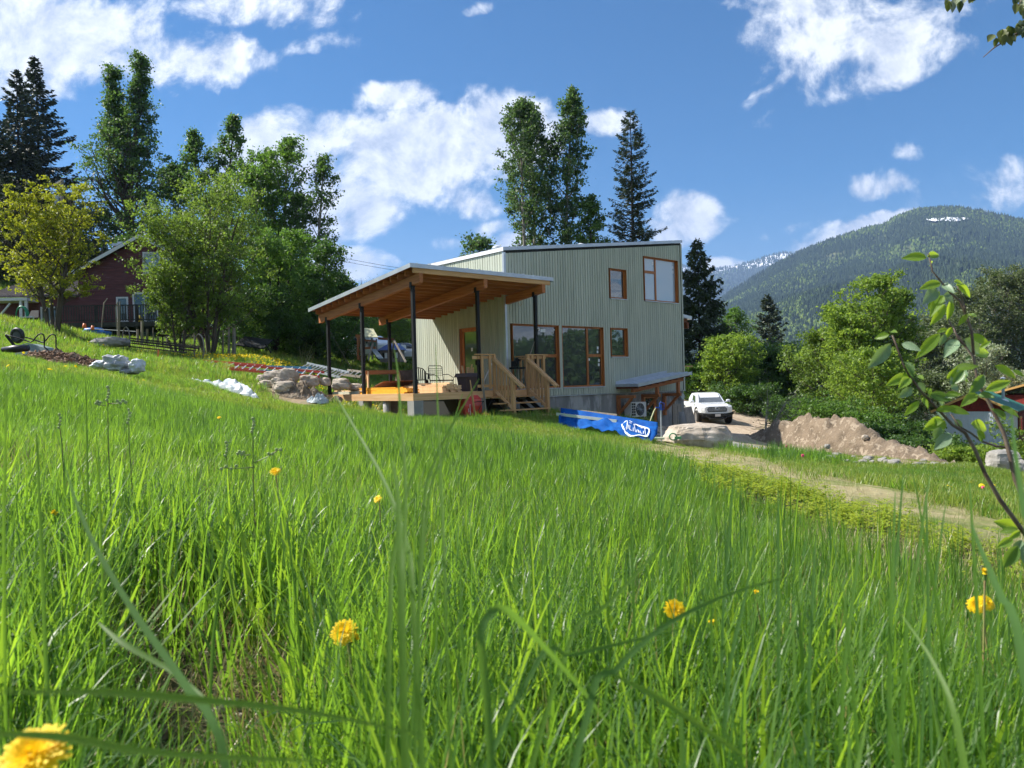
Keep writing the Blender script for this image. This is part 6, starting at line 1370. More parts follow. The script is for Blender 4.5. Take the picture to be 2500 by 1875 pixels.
# blue paddling pool with orange floats
c = P(234, 812, 38); m = MB(); m.tube([c + Vector((-.75,0,-.0)), c + Vector((-.2,0,.03)), c + Vector((.75,0,-.08))], [.10,.15,.11], 10); m.blob(c + Vector((-.2,.2,.12)), (.45,.4,.15), seed=2, amp=.05)
single('blue_pool', m, col('pool_blue', (.02,.14,.48), .4), 'blue inflatable pool lying rolled on the grass below the old deck', 'pool', smooth=True)
org = col('float_orange', (.75,.20,.07), .5)
for (px, py, r_) in [(206,796,.10),(226,801,.09),(196,808,.06),(254,824,.05)]:
    c = P(px, py, 37.6); m = MB(); m.tube([c - Vector((0,0,r_)), c, c + Vector((.02,0,r_*1.3))], [r_, r_*.9, r_*.7], 10); single('orange_float', m, org, {206:'upright orange float standing on the blue pool',226:'small orange float right on the blue pool',196:'orange float tip at the left end of the pool',254:'orange float lying in the grass under the pool'}[px], 'float', smooth=True)
m = MB(); m.beam(P(231,803,37.4), P(331,809,36.5), .03, .03); single('pale_pole', m, wt, 'pale pole lying level above the blue pool', 'pole')
# ================================================================== garden plot: posts and wire
gf = thing('garden_fence', 'garden plot fence of uneven grey posts and green wire netting', 'fence', ground_at(500, 838, 25, 50))
for (px, yt, yb, w) in [(336,804,838,.09),(346,784,836,.10),(358,803,835,.09),(374,800,830,.04),(385,820,845,.09),(408,804,842,.08),(428,786,846,.035),(449,808,840,.09),(475,795,842,.06),(506,797,868,.05),(521,804,870,.10),(543,805,868,.06),(558,801,869,.09),(570,800,871,.13),(291,736,812,.04),(289,745,800,.05)]:
    Y = 36.5; a = P(px, yb, Y); b = P(px + rnd.uniform(-2,2), yt, Y); a.z -= .4; m = MB(); m.tube([a, b], [w*.75, w*.6], 7); m.build('fence_post', M_['grey_z'], gf)
m = MB()
for i in range(24): px = 350 + i*9.6; m.tube([P(px, 812+ i*.4, 36.4), P(px, 838+i*1.3, 36.4)], .006, 3)
for j in range(7): m.tube([P(350, 812+j*4, 36.4), P(470, 818+j*5, 36.4), P(572, 822+j*7, 36.4)], .006, 3)
m.build('wire_netting', col('net_green', (.05,.14,.10), .6), gf)
for (px0, py0, px1, py1, lab) in [(262,728,248,800,'bent grey pole standing below the deck leftmost of the two'),(288,737,287,822,'straight grey pole standing by the blue pool')]:
    m = MB(); a, b = P(px0, py0, 38), P(px1, py1, 38); m.tube([a, a.lerp(b, .15) + Vector((-.12,0,-.02)), b], .03, 6); single('grey_pole', m, M_['grey_z'], lab, 'pole')
m = MB(); m.beam(P(586,832,38), P(655,841,38), 1.3, .06, (0,-.4,1)); m.beam(P(590,832,37), P(603,846,37), .05, .05); m.beam(P(648,840,37), P(662,862,37), .05, .05); single('cold_frame', m, M_['core'], 'low dark frame sheet propped in the undergrowth behind the fence', 'cold frame')
# ================================================================== antique hay rake
hc0, hc1 = P(308, 836, 33.5), P(486, 856, 31.5)
hr = thing('hay_rake', 'rusty antique hay rake with two tall spoked wheels and many curved tines', 'hay rake', hc0)
rust = pm('rust', (.075,.05,.038), .9, col2=(.04,.03,.027), vs_=8)
ax = (hc1 - hc0).normalized(); wax = Vector((ax.x, ax.y*.9 + .25, 0)).normalized()
for c in (hc0, hc1):
    m = MB(); cc_ = c + Vector((0,0,.1)); m.ring(cc_, .58, .03, (.75,.66,0), 32, 5); wv = Vector((.75,.66,0)).normalized(); a_ = wv.cross(Vector((0,0,1))); 
    w_ = m.build('wheel', col('weathered_rim', (.20,.18,.15), .9), hr)
    for s in range(10): t_ = s*math.pi/5; m = MB(); m.tube([cc_, cc_ + a_*.57*math.cos(t_) + Vector((0,0,.57*math.sin(t_)))], .011, 4); m.build('spoke', rust, w_)
m = MB(); m.tube([hc0 + Vector((0,0,.1)), hc1 + Vector((0,0,.1))], .04, 7); m.tube([hc0 + Vector((0,-.3,.0)), hc1 + Vector((0,-.3,-.02))], .03, 6); m.tube([hc0 + Vector((0,.25,.2)), hc1 + Vector((0,.25,.16))], .025, 6); m.build('axle', rust, hr)
for i in range(30):
    c = hc0.lerp(hc1, .06 + .88*i/29); m = MB(); m.tube([c + Vector((0,.2,.18)), c + Vector((0,-.15,.24)), c + Vector((.02,-.42,.05)), c + Vector((.03,-.38,-.22)), c + Vector((.03,-.2,-.38))], .009, 4); m.build('tine', rust, hr)
c = hc0.lerp(hc1, .52); m = MB(); m.tube([c, c + Vector((0,0,.42))], .03, 6); m.lathe(c + Vector((0,0,.42)), [(.02,0),(.2,.03),(.25,.08),(.22,.08)], 16); m.build('seat', rust, hr)
m = MB(); m.beam(hc0 + Vector((.3,-.4,-.2)), hc1 + Vector((-.3,-.5,-.1)), .05, .05); m.build('draw_bar', rust, hr)
# orange survey markers
for (px, py, Y, lab) in [(386,861,28,'small orange survey stake in front of the hay rake')]:
    c = P(px, py, Y); m = MB(); m.hexa([c+Vector((-.04,0,-.15)),c+Vector((.04,0,-.15)),c+Vector((.04,.01,-.15)),c+Vector((-.04,.01,-.15))], [c+Vector((-.015,0,.12)),c+Vector((.035,0,.10)),c+Vector((.035,.01,.10)),c+Vector((-.015,.01,.12))]); single('survey_stake', m, org, lab, 'stake')
c = P(270, 836, 31); m = MB(); m.blob(c, (.75,.5,.22), seed=12, amp=.2, sub=3); single('rock', m, M_['rockgrey'], 'flat grey rock in the grass below the blue pool', 'rock')
# ================================================================== upside down wheelbarrow, pot, bags, wood chips
YB = 19.3
def W(zx, zy, dy=0.0): return P(zx*.0723, 760 + zy*.0723, YB + dy)
bw = thing('upturned_wheelbarrow', 'green wheelbarrow lying upside down with black tube handles and wheel in the air', 'wheelbarrow', W(1000, 1500))
for dy in (0, .42):
    o_ = Vector((.045 if dy else 0, dy, .01 if dy else 0)); pts = [W(180,790), W(640,910), W(1040,1040), W(1110,1000), W(1280,800), W(1380,748), W(1470,790), W(1500,900), W(1495,1200), W(1880,1560)]
    sm = []
    for i in range(len(pts)-1): sm += [pts[i].lerp(pts[i+1], t_) for t_ in (0, .5)]
    sm.append(pts[-1]); m = MB(); m.tube([p + o_ for p in sm], .017, 8); m.build('handle', M_['black'], bw, smooth=True)
wc = W(590, 815, .2); m = MB(); m.ring(wc, .155, .055, (.25,1,.1), 26, 8); wl = m.build('wheel', M_['plastic_black'], bw, smooth=True)
m = MB(); m.lathe(wc, [(.11,-.02),(.11,.02)], 16, 'Y'); m.build('rim', col('dusty_rim', (.10,.11,.10), .8), wl)
m = MB(); m.beam(W(200,800), W(520,1200), .03, .06); m.beam(W(200,800,.42), W(520,1200,.42), .03, .06); m.build('nose_brace', M_['black'], bw)
gr_ = col('tray_green', (.22,.29,.27), .55)
m = MB(); b0 = W(420,1500); b1 = W(1610,1560); t0 = W(760,1130); t1 = W(1420,1215); dy = Vector((0,.62,0)); tm = W(960,1085)
vs_ = [b0, b1, b1+dy, b0+dy, t0+Vector((0,.1,0)), tm+Vector((0,.1,0)), t1+Vector((0,.1,0)), t1+dy*.8, tm+dy*.8, t0+dy*.8]
m.add(vs_, [(0,1,6,5,4),(1,2,7,6),(2,3,9,8,7),(3,0,4,9),(4,5,8,9),(5,6,7,8)]); m.build('tray', gr_, bw)
m = MB(); m.tube([W(100,1330,-.1), W(480,1250,-.1), W(760,1130,-.02), W(960,1080), W(1420,1215), W(1610,1300)], .014, 6); m.build('tray_rim', col('tray_green_rim', (.34,.42,.38), .5), bw)
m = MB(); c = W(640, 1290, -.25); m.tube([W(80,1300,-.25), c + Vector((-.1,0,.02)), W(950,1240,-.25)], [.06,.10,.08], 10); single('black_bag', m, col('black_sheet', (.02,.02,.028), .4), 'black plastic bundle lying beside the upturned wheelbarrow', 'bundle', smooth=True)
chip = pm('wood_chips', (.24,.15,.09), 1.0, col2=(.12,.075,.05), vs_=10, bump=1.0, bs=16, third=(.40,.30,.20), ts=14, bdist=.05)
c = P(185, 873, 18.8); heap('wood_chip_heap', (c.x, c.y), 1.25, .8, .26, chip, 'low heap of brown wood chips behind the grey bags', 'wood chips', 4, freq=4, rough=.12)
rs = np.random.RandomState(2); cv = []; cq = []
for i in range(900):
    a, b = rs.normal(0, .5, 2); r2 = a*a + b*b*1.0
    if r2 > 1: continue
    x, y = c.x + a*1.3, c.y - .05 + b*.85; z = g0(x, y) + .26*(1-r2)**.7 + rs.uniform(0,.05)
    d = rs.normal(size=3); d[2] *= .4; d /= np.linalg.norm(d); e = np.cross(d, rs.normal(size=3)); e /= np.linalg.norm(e); L, w = rs.uniform(.03,.07), rs.uniform(.01,.025); p = np.array([x,y,z]); s0 = len(cv)
    n_ = np.cross(d, e)*.006
    for q_ in (p-d*L-e*w-n_, p+d*L-e*w-n_, p+d*L+e*w-n_, p-d*L+e*w-n_, p-d*L-e*w+n_, p+d*L-e*w+n_, p+d*L+e*w+n_, p-d*L+e*w+n_): cv.append(q_)
    cq += [(s0+4,s0+5,s0+6,s0+7),(s0,s0+1,s0+5,s0+4),(s0+1,s0+2,s0+6,s0+5),(s0+2,s0+3,s0+7,s0+6),(s0+3,s0,s0+4,s0+7)]
cp_ = np_mesh('wood_chips', np.array(cv), np.array(cq), 4, pm('chip', (.30,.19,.12), .9, col2=(.14,.09,.06), vs_=9)); tag(cp_, 'scattered brown wood chips on top of their heap', 'wood chips', kind='stuff')
bagm = col('grey_bag', (.42,.44,.45), .45, col2=(.25,.26,.27), vs_=5); bagw = col('white_bag', (.66,.69,.72), .4, col2=(.5,.53,.56), vs_=6)
for (px, py, rx, rz, sd_, mt, lab) in [(283,886,.27,.13,3,bagm,'grey filled sack lying on the white bags'),(246,890,.17,.07,5,bagw,'flat white sack at the left of the sack pile'),(336,893,.13,.12,7,bagw,'crumpled white sack at the right of the sack pile'),(318,907,.20,.05,9,bagm,'dark grey sack lowest at the front of the pile'),(285,900,.20,.04,12,bagw,'white sheet end below the grey sack')]:
    c = P(px, py, 16.9); m = MB(); m.blob(c, (rx,.20,rz*1.25), seed=sd_, amp=.30, sub=4, freq=1.9); single('sack', m, mt, lab, 'sack', 'sacks beside the wood chips', smooth=True)
# ================================================================== utility pole and wires
up = P(150, 470, 62); ug = g(up.x, up.y)
ut = thing('utility_pole', 'grey wooden utility pole with transformers behind the golden maple', 'utility pole', (up.x, up.y, ug))
pt = P(152, 438, 62); m = MB(); m.tube([(up.x-.2, up.y, ug-.3), pt], [.17,.12], 9); m.build('pole', M_['grey_z'], ut)
m = MB(); m.beam(P(128,454,62), P(151,441,61.5), .10, .12); m.build('crossarm', M_['grey_x'], ut)
for py in (488, 500): c = P(137, py-3, 61.6); m = MB(); m.lathe(c, [(.22,-.28),(.24,-.2),(.24,.22),(.2,.28)], 12); m.build('transformer', col('transformer_grey', (.42,.46,.50), .5), ut)
m = MB(); m.tube([P(140,462,61.5), P(147,484,61.5)], .03, 5); m.build('insulator_rod', wt, ut)
def wire(pts, label, r=.02, n=10):
    m = MB(); out = []
    for i in range(len(pts)-1):
        a, b = pts[i], pts[i+1]
        for j in range(n): f = j/n; p = a.lerp(b, f); p.z -= 4*(b-a).length*.006*f*(1-f); out.append(p)
    out.append(pts[-1]); m.tube(out, r, 4); o = single('power_line', m, M_['black'], label, 'power line'); return o
wire([P(-300,470,75), P(140,455,62)], 'power line running left from the utility pole')
wire([P(160,520,62), P(440,590,70), P(830,628,80), P(980,655,86), P(1300,700,100)], 'upper power line crossing the sky above the porch roof', .018)
wire([P(160,560,62), P(440,612,70), P(830,636,80), P(980,662,86), P(1300,712,100)], 'lower power line crossing the sky above the porch roof', .018)
m = MB(); m.tube([P(157,545,61), P(182,575,58)], .03, 4); single('guy_wire', m, wt, 'pale guy wire sloping down right of the utility pole', 'wire')
# ================================================================== behind the porch: cars, play tower, playhouse
sv = P(905, 884, 50); sv.z = g(sv.x, sv.y) + .02; SM = Matrix.Translation((sv.x, sv.y, P(905,882,50).z)) @ Matrix.Rotation(R(62), 4, 'Z')
su = thing('white_estate_car', 'white estate car parked on the grass behind the play tower, seen from the rear', 'car', SM)
m = MB(SM); loft(m, [(-2.3, [(.6,.45),(.78,.5),(.80,.8),(.78,.95),(.7,1.0)]), (-1.3, [(.75,.35),(.9,.45),(.92,.8),(.88,1.0),(.75,1.08)]), (.2, [(.75,.35),(.9,.45),(.92,.85),(.9,1.02),(.8,1.08)]), (2.1, [(.75,.4),(.9,.5),(.92,.9),(.9,1.05),(.8,1.1)]), (2.3, [(.7,.5),(.84,.55),(.86,.9),(.84,1.05),(.75,1.1)])], 0); m.build('body', wp, su)
m = MB(SM); loft(m, [(-1.25, [(.7,1.06),(.78,1.08),(.78,1.1),(.7,1.12),(.5,1.13)]), (-.5, [(.8,1.05),(.84,1.2),(.76,1.5),(.68,1.62),(.5,1.66)]), (1.7, [(.8,1.05),(.85,1.2),(.76,1.52),(.68,1.66),(.5,1.70)]), (2.2, [(.8,1.05),(.84,1.1),(.80,1.2),(.74,1.3),(.5,1.34)])], 0); m.build('roof', wp, su)
for s in (-1, 1):
    m = MB(SM); m.hexa([(s*.90,-.6,1.12),(s*.90,.85,1.12),(s*.84,.85,1.12),(s*.84,-.6,1.12)], [(s*.775,-.2,1.48),(s*.775,.85,1.5),(s*.74,.85,1.5),(s*.74,-.2,1.48)]); m.build('side_window', M_['carglass'], su)
    m = MB(SM); m.hexa([(s*.90,.95,1.12),(s*.90,1.7,1.12),(s*.84,1.7,1.12),(s*.84,.95,1.12)], [(s*.775,.95,1.48),(s*.775,1.6,1.5),(s*.74,1.6,1.5),(s*.74,.95,1.48)]); m.build('side_window', M_['carglass'], su)
    for yy in (-1.45, 1.35): m = MB(SM); m.lathe((s*.82,yy,.32), [(.22,-.1),(.33,-.09),(.33,.09),(.22,.1)], 18, 'X'); m.build('wheel', col('tyre', (.018,.018,.018)), su)
    m = MB(SM); m.box(min(s*.70,s*.86),max(s*.70,s*.86),2.24,2.32,.80,1.0); m.build('tail_light', red, su)
m = MB(SM); m.hexa([(-.7,2.25,1.14),(.7,2.25,1.14),(.7,2.2,1.14),(-.7,2.2,1.14)], [(-.6,1.86,1.58),(.6,1.86,1.58),(.6,1.8,1.55),(-.6,1.8,1.55)]); m.build('rear_window', M_['carglass'], su)
m = MB(SM); m.box(-.25,.25,2.31,2.33,.72,.84); m.build('licence_plate', M_['plastic_black'], su)
# play tower
pyY = 44.0
def PT(px, py, dy=0.0): return P(px, py, pyY + dy)
pl = thing('play_tower', 'wooden play tower with cream canvas roof, swing beam and slide', 'play tower', PT(885, 880))
canvas = col('cream_canvas', (.60,.58,.36), .8)
m = MB(); a, b, c, d = PT(881,800), PT(911,802), PT(923,823,-.6), PT(889,822,-.6); th = Vector((0,.04,-.03)); m.hexa([a+th,b+th,c+th,d+th], [a,b,c,d]); m.build('canvas_roof', canvas, pl)
m = MB(); e, f = PT(889,822,1.4), PT(923,823,1.4); m.hexa([a+Vector((0,.03,-.03)),b+Vector((0,.03,-.03)),f+th,e+th], [a+Vector((0,.03,0)),b+Vector((0,.03,0)),f,e]); m.build('canvas_roof', canvas, pl)
for (px, yt, yb, dy) in [(873,820,878,0),(877,822,880,1.3),(908,825,878,0),(919,828,872,1.3),(889,822,880,.7),(901,835,850,.2)]:
    m = MB(); m.beam(PT(px,yt,dy), PT(px+1,yb,dy), .09, .09); m.build('tower_post', M_['cedar_z'] if px < 880 else M_['grey_z'], pl)
for (p0_, p1_, w_) in [((868,820,0),(880,821,0),.16),((888,831,0),(918,833,0),.10),((886,850,0),(917,849,0),.14),((923,826,.3),(962,829,.3),.14)]:
    m = MB(); m.beam(PT(*p0_), PT(*p1_), .08, w_); m.build('rail', M_['cedar_x'] if p0_[0] < 920 else M_['dark_x'], pl)
for i in range(6): m = MB(); m.beam(PT(888+i*5,834,0), PT(888+i*5,850,0), .02, .07, (0,1,0)); m.build('picket', M_['grey_z'], pl)
for (q0, q1) in [((962,831,.3),(991,884,-1.0)),((962,831,.3),(957,872,1.2)),((910,838,-.2),(899,879,-1.2)),((910,838,-.2),(909,863,-.2))]: m = MB(); m.beam(PT(*q0), PT(*q1), .08, .08); m.build('swing_leg', M_['grey_z'], pl)
m = MB(); m.beam(PT(912,853,-.3), PT(930,876,-1.6), .3, .05); m.build('slide', col('slide_grey', (.16,.20,.21), .5), pl)
m = MB(); m.hexa([PT(904,835,.8),PT(917,835,.8),PT(917,835,.85),PT(904,835,.85)], [PT(903,848,.8),PT(917,848,.8),PT(917,848,.85),PT(903,848,.85)]); m.build('green_panel', col('play_green', (.02,.16,.10), .6), pl)
# playhouse with blue roof
c = P(958, 876, 46); c.z = P(958, 884, 46).z
PM2 = Matrix.Translation(c) @ Matrix.Rotation(-.15, 4, 'Z'); ph = thing('playhouse', 'small grey childrens playhouse with scalloped blue roof beside the play tower', 'playhouse', PM2)
m = MB(PM2); m.box(-.62,.62,-.5,.5,0,.72); m.build('wall', col('playhouse_wall', (.20,.17,.16), .7), ph)
m = MB(PM2); 
m.hexa([(-.78,-.65,.70),(.78,-.65,.70),(.78,.65,.70),(-.78,.65,.70)], [(-.3,-.08,1.08),(.42,-.08,1.12),(.42,.08,1.12),(-.3,.08,1.08)]); m.build('roof', col('playhouse_blue', (.06,.10,.28), .5), ph)
for (a, b) in [(-.45,-.15),(.22,.5)]: m = MB(PM2); m.box(a,b,-.52,-.502,.22,.55); w_ = m.build('window', M_['core'], ph); m = MB(PM2); m.box(b-.16,b,-.53,-.521,.22,.55); m.build('shutter', M_['white'], w_)
c = P(993, 878, 52); SM = Matrix.Translation((c.x, c.y, P(993,886,52).z)) @ Matrix.Rotation(R(95), 4, 'Z'); s2 = thing('silver_car', 'silver car mostly hidden behind the front porch post', 'car', SM)
m = MB(SM); loft(m, [(-2, [(.6,.35),(.8,.4),(.82,.7),(.8,.8),(.6,.85)]), (-1, [(.7,.3),(.85,.4),(.86,.75),(.84,.88),(.7,.92)]), (2, [(.7,.3),(.85,.4),(.86,.75),(.84,.92),(.7,.98)])], 0); m.build('body', col('silver', (.45,.48,.52), .3, metal=.4), s2)
m = MB(SM); loft(m, [(-1, [(.6,.88),(.7,.9),(.7,.92),(.6,.93),(.4,.94)]), (-.2, [(.7,.88),(.72,1.1),(.64,1.28),(.6,1.33),(.4,1.36)]), (1.2, [(.7,.88),(.72,1.1),(.64,1.28),(.6,1.33),(.4,1.36)]), (1.9, [(.6,.92),(.7,.94),(.7,.95),(.6,.96),(.4,.97)])], 0); m.build('cabin', M_['carglass'], s2)
# ================================================================== sheds on the right
sc = P(2385, 1088, 43); s0 = P(2385, 1096, 43).z
RM = Matrix.Translation((sc.x, 43, s0)) @ Matrix.Rotation(-.72, 4, 'Z')
sh = thing('red_shed', 'low shed with corrugated wall, red shingled gable, green metal roof and stove pipe', 'shed', RM)
corr = col('corrugated', (.66,.70,.76), .45); redsh = pm('red_shingles', (.30,.035,.022), .8, col2=(.20,.025,.018), vs_=5)
f43 = 43/FPX
xl, xr = -1.85, 1.75; zt = 2.12
m = MB(RM); m.box(xl+.02,xr-.02,.03,4.2,-1.2,zt); m.build('wall', M_['core'], sh)
n = 46
m = MB(RM); vs_ = []
for i in range(n*2+1): x_ = xl + (xr-xl)*i/(n*2); vs_ += [(x_, .0 + (.02 if i % 2 else -.01), -1.2), (x_, .0 + (.02 if i % 2 else -.01), zt)]
m.add(vs_, [(2*i, 2*i+2, 2*i+3, 2*i+1) for i in range(n*2)]); cw = m.build('corrugated_wall', corr, sh)
m = MB(RM); m.box(xr,xr+.02,.0,1.5,-1.2,zt); m.build('side_sheet', corr, sh)
m = MB(RM); m.prism([(xl,.02,zt+.003),(xr,.02,zt+.003),(xr,.02,zt+.10),((xl+xr)/2-.05,.02,zt+.98),(xl,.02,zt+.10)], (0,4,0)); m.build('gable_wall', redsh, sh)
for j in range(5):
    zz = zt + .02 + j*.17; hw = (xr-xl)/2*(1 - max(0, zz+.10-zt-.10)/.9); cxm_ = (xl+xr)/2 - .03
    nn = max(2, int(hw*2/.14))
    for i in range(nn): a = cxm_ - hw + 2*hw*i/nn; m = MB(RM); m.box(a+.006,a+2*hw/nn-.006,-.012,.018,zz,zz+.16); m.build('shingle', redsh, sh)
pk_ = Vector(((xl+xr)/2-.05, 0, zt+1.05))
for s, xx in ((-1, xl-.35), (1, xr+.30)):
    b = Vector((xx, 0, zt+.0)); m = MB(RM); m.hexa([b+Vector((0,-.45,0)), pk_+Vector((0,-.45,0)), pk_+Vector((0,4.5,0)), b+Vector((0,4.5,0))][::s], [b+Vector((0,-.45,.05)), pk_+Vector((0,-.45,.05)), pk_+Vector((0,4.5,.05)), b+Vector((0,4.5,.05))][::s]); m.build('roof', col('green_roof', (.025,.15,.10), .6), sh)
    m = MB(RM); m.beam(b+Vector((0,-.47,-.02)), pk_+Vector((0,-.47,-.02)), .03, .13); m.build('bargeboard', col('orange_trim', (.60,.34,.11), .6), sh)
m = MB(RM); m.box(xr+.002,xr+.04,1.52,6,.2,zt); m.build('side_wall', redsh, sh)
drb = pm('dark_red_board', (.16,.025,.022), .8)
for j in range(10): m = MB(RM); m.box(xr+.042,xr+.075,1.52,6,.2+j*.19,.2+j*.19+.175); m.build('clapboard', drb, sh)
m = MB(RM); m.box(xr+.002,xr+.05,1.52,6,-1.2,.19); m.build('side_base', corr, sh)
m = MB(RM); m.box(xr+.076,xr+.11,1.75,2.5,.75,1.75); w_ = m.build('window', col('orange_trim', (.6,.34,.11)), sh); m = MB(RM); m.box(xr+.111,xr+.12,1.85,2.4,.85,1.65); m.build('pane', M_['glass'], w_)
sx, sy_ = .95, 2.6; zr_ = zt + .45
m = MB(RM); m.tube([(sx,sy_,zr_-.2),(sx,sy_,zr_+1.35)], .085, 12); m.lathe((sx,sy_,zr_+1.35), [(.15,0),(.15,.03),(.02,.12)], 12); pipe = m.build('stove_pipe', M_['flash'], sh)
m = MB(RM); m.lathe((sx,sy_,zr_+.02), [(.34,-.16),(.26,.05),(.12,.16)], 12); m.build('pipe_flashing', M_['white'], pipe)
bb = P(2498, 1040, 49); BM = Matrix.Translation((bb.x, 49, bb.z)) @ Matrix.Rotation(-.72, 4, 'Z')
b2 = thing('red_building', 'red shingled building with orange trim behind the green roofed shed', 'building', BM)
m = MB(BM); m.box(-1.6,3,0,5,-1,2.0); m.build('wall', redsh, b2)
m = MB(BM); m.prism([(-1.9,-.3,1.95),(.7,-.3,2.75),(3.3,-.3,1.95),(3.3,-.3,2.08),(.7,-.3,2.9),(-1.9,-.3,2.08)], (0,5.6,0)); m.build('roof', col('orange_trim', (.6,.34,.11)), b2)
# far house roofs glimpsed through the leaves
for (px, py, Y, w, lab) in [(2220,935,90,3.5,'grey roofed house glimpsed behind the maple leaves')]:
    c = P(px, py, Y); t_ = thing('far_house', lab, 'house', c); m = MB(); m.box(c.x-w,c.x+w,c.y,c.y+5,c.z-3,c.z); m.build('wall', M_['white'], t_); m = MB(); m.prism([(c.x-w-.4,c.y-.4,c.z),(c.x+w+.4,c.y-.4,c.z),(c.x+w-1,c.y+2,c.z+1.6),(c.x-w+1,c.y+2,c.z+1.6)], (0,2.5,0)); m.build('roof', M_['conc'], t_)
# pink survey flags
for (px, py, Y, lab) in [(1921,1090,17.2,'pink survey flag in the grass beside the gravel'),(2400,1190,8.9,'pink survey flag in the lawn below the boulder'),(1960,1112,15,'white tag on the grass below the pink flag')]:
    c = P(px, py, Y); m = MB(); s = (.03 if Y > 12 else .016) if 'pink' in lab else .015; m.blob(c, (s,.02,s), seed=3, amp=.3, sub=1); m.tube([c, c - Vector((0,0,.12))], .003, 4); single('survey_flag', m, col('pink', (.85,.08,.20), .6) if 'pink' in lab else M_['white'], lab, 'flag')
# ================================================================== GRASS
def grassmat(name, c1, c2, tc_, trans=.45, rough=.42, dry=(.36,.29,.12), pd=.06, spec=.5):
    m = bpy.data.materials.new(name); m.use_nodes = True; t = m.node_tree; t.nodes.clear(); k = N(t)
    b = k.n('ShaderNodeBsdfPrincipled'); o = k.n('ShaderNodeOutputMaterial'); ge = k.n('ShaderNodeNewGeometry'); oi = k.n('ShaderNodeObjectInfo')
    rp = ge.outputs['Random Per Island']; n1 = k.noise(ge.outputs['Position'], 1.1, 3).outputs[0]
    f = k.m('ADD', k.m('MULTIPLY', rp, .55), k.m('MULTIPLY', oi.outputs['Random'], .25)); f = k.m('ADD', f, k.m('MULTIPLY', k.ramp(n1, .3, .7), .2))
    c = k.mix(f, c1 + (1,), c2 + (1,)); c = k.mix(k.ramp(k.m('FRACT', k.m('MULTIPLY', rp, 17.3)), 1-pd, 1-pd+.01), c, dry + (1,))
    k.put(b.inputs['Base Color'], c); b.inputs['Roughness'].default_value = rough; b.inputs['Specular IOR Level'].default_value = spec
    tr = k.n('ShaderNodeBsdfTranslucent'); k.put(tr.inputs[0], k.mix(f, tuple(x*.8 for x in tc_) + (1,), tc_ + (1,)))
    mx = k.n('ShaderNodeMixShader'); mx.inputs[0].default_value = trans
    t.links.new(b.outputs[0], mx.inputs[1]); t.links.new(tr.outputs[0], mx.inputs[2]); t.links.new(mx.outputs[0], o.inputs[0]); return m
M_['grass'] = grassmat('meadow_grass', (.035,.10,.014), (.13,.235,.04), (.32,.58,.04), .5, spec=.45, rough=.38)
M_['grassblue'] = grassmat('bluish_grass', (.04,.10,.028), (.085,.165,.05), (.20,.40,.05), .42, pd=.03, rough=.55, spec=.3)
M_['lawn'] = grassmat('lawn_grass', (.14,.21,.03), (.26,.31,.07), (.42,.54,.06), .45, pd=.16)
M_['drygrass'] = grassmat('dry_grass', (.30,.26,.12), (.42,.36,.18), (.4,.34,.12), .3, pd=.0)
def blade_mesh(name, n, Lr, wr, spread, seg, mat, seed, bend=(.15,.9), lean=.25, kink=.12):
    rs = np.random.RandomState(seed); V = []; F = []
    for i in range(n):
        L = rs.uniform(*Lr); w = rs.uniform(*wr); a = rs.uniform(0, 2*np.pi); r0 = spread*math.sqrt(rs.rand()); b0 = rs.uniform(0, 2*np.pi)
        base = np.array([r0*math.cos(b0), r0*math.sin(b0), -.01]); d = np.array([math.cos(a), math.sin(a), 0]); th = abs(rs.normal(0, lean)); bd = rs.uniform(*bend)*rs.rand()**1.3
        if rs.rand() < kink: bd = rs.uniform(1.4, 2.6)
        p = base.copy(); s0 = len(V); side = np.array([-d[1], d[0], 0]); tw = rs.uniform(-.6, .6)
        for s in range(seg+1):
            f = s/seg; ww = w*(1-f**2.2)*.5*(.55+.45*min(1, f*5)) + .0002; an = th + bd*f**2.0
            sd_ = side*math.cos(tw*f) + d*math.sin(tw*f)*.6
            V += [p - sd_*ww, p + sd_*ww]
            p = p + (d*math.sin(an) + np.array([0,0,1])*math.cos(an))*L/seg
        for s in range(seg): F.append((s0+2*s, s0+2*s+1, s0+2*s+3, s0+2*s+2))
    me = bpy.data.meshes.new(name); V = np.array(V); F = np.array(F)
    me.from_pydata(V.tolist(), [], F.tolist()); me.polygons.foreach_set('use_smooth', [True]*len(F)); me.materials.append(mat)
    return bpy.data.objects.new(name, me)
def kinds(cname, objs):
    c = bpy.data.collections.new(cname)
    for i, o in enumerate(objs): o.name = '%s_%02d' % (cname, i); c.objects.link(o)
    return c
M_['grassbig'] = grassmat('broad_grass', (.06,.14,.02), (.16,.27,.05), (.42,.66,.04), .55, pd=.0, rough=.5, spec=.35)
M_['grasscool'] = grassmat('cool_broad_grass', (.05,.12,.03), (.10,.19,.06), (.26,.48,.05), .5, pd=.0, rough=.75, spec=.12)
tallc = kinds('tall_blades', [blade_mesh('b', 7, (.20,.42), (.008,.013), .05, 8, M_['grassbig'], 40+i, bend=(.5,2.2), lean=.35, kink=.25) for i in range(2)] + [blade_mesh('t', 13, (.16,.40), (.0035,.0085), .055, 7, M_['grass'] if i % 3 != 1 else M_['grassblue'], 50+i, bend=(.2,1.5), lean=.28, kink=.2) for i in range(7)])
midc = kinds('mid_blades', [blade_mesh('m', 17, (.11,.30), (.005,.0095), .09, 4, M_['grass'] if i % 4 else M_['grassblue'], 70+i, bend=(.2,1.1), lean=.28) for i in range(6)])
lawnc = kinds('lawn_blades', [blade_mesh('l', 24, (.04,.11), (.006,.011), .13, 2, M_['lawn'] if i % 4 else M_['grass'], 90+i, bend=(.2,1), lean=.4) for i in range(6)])
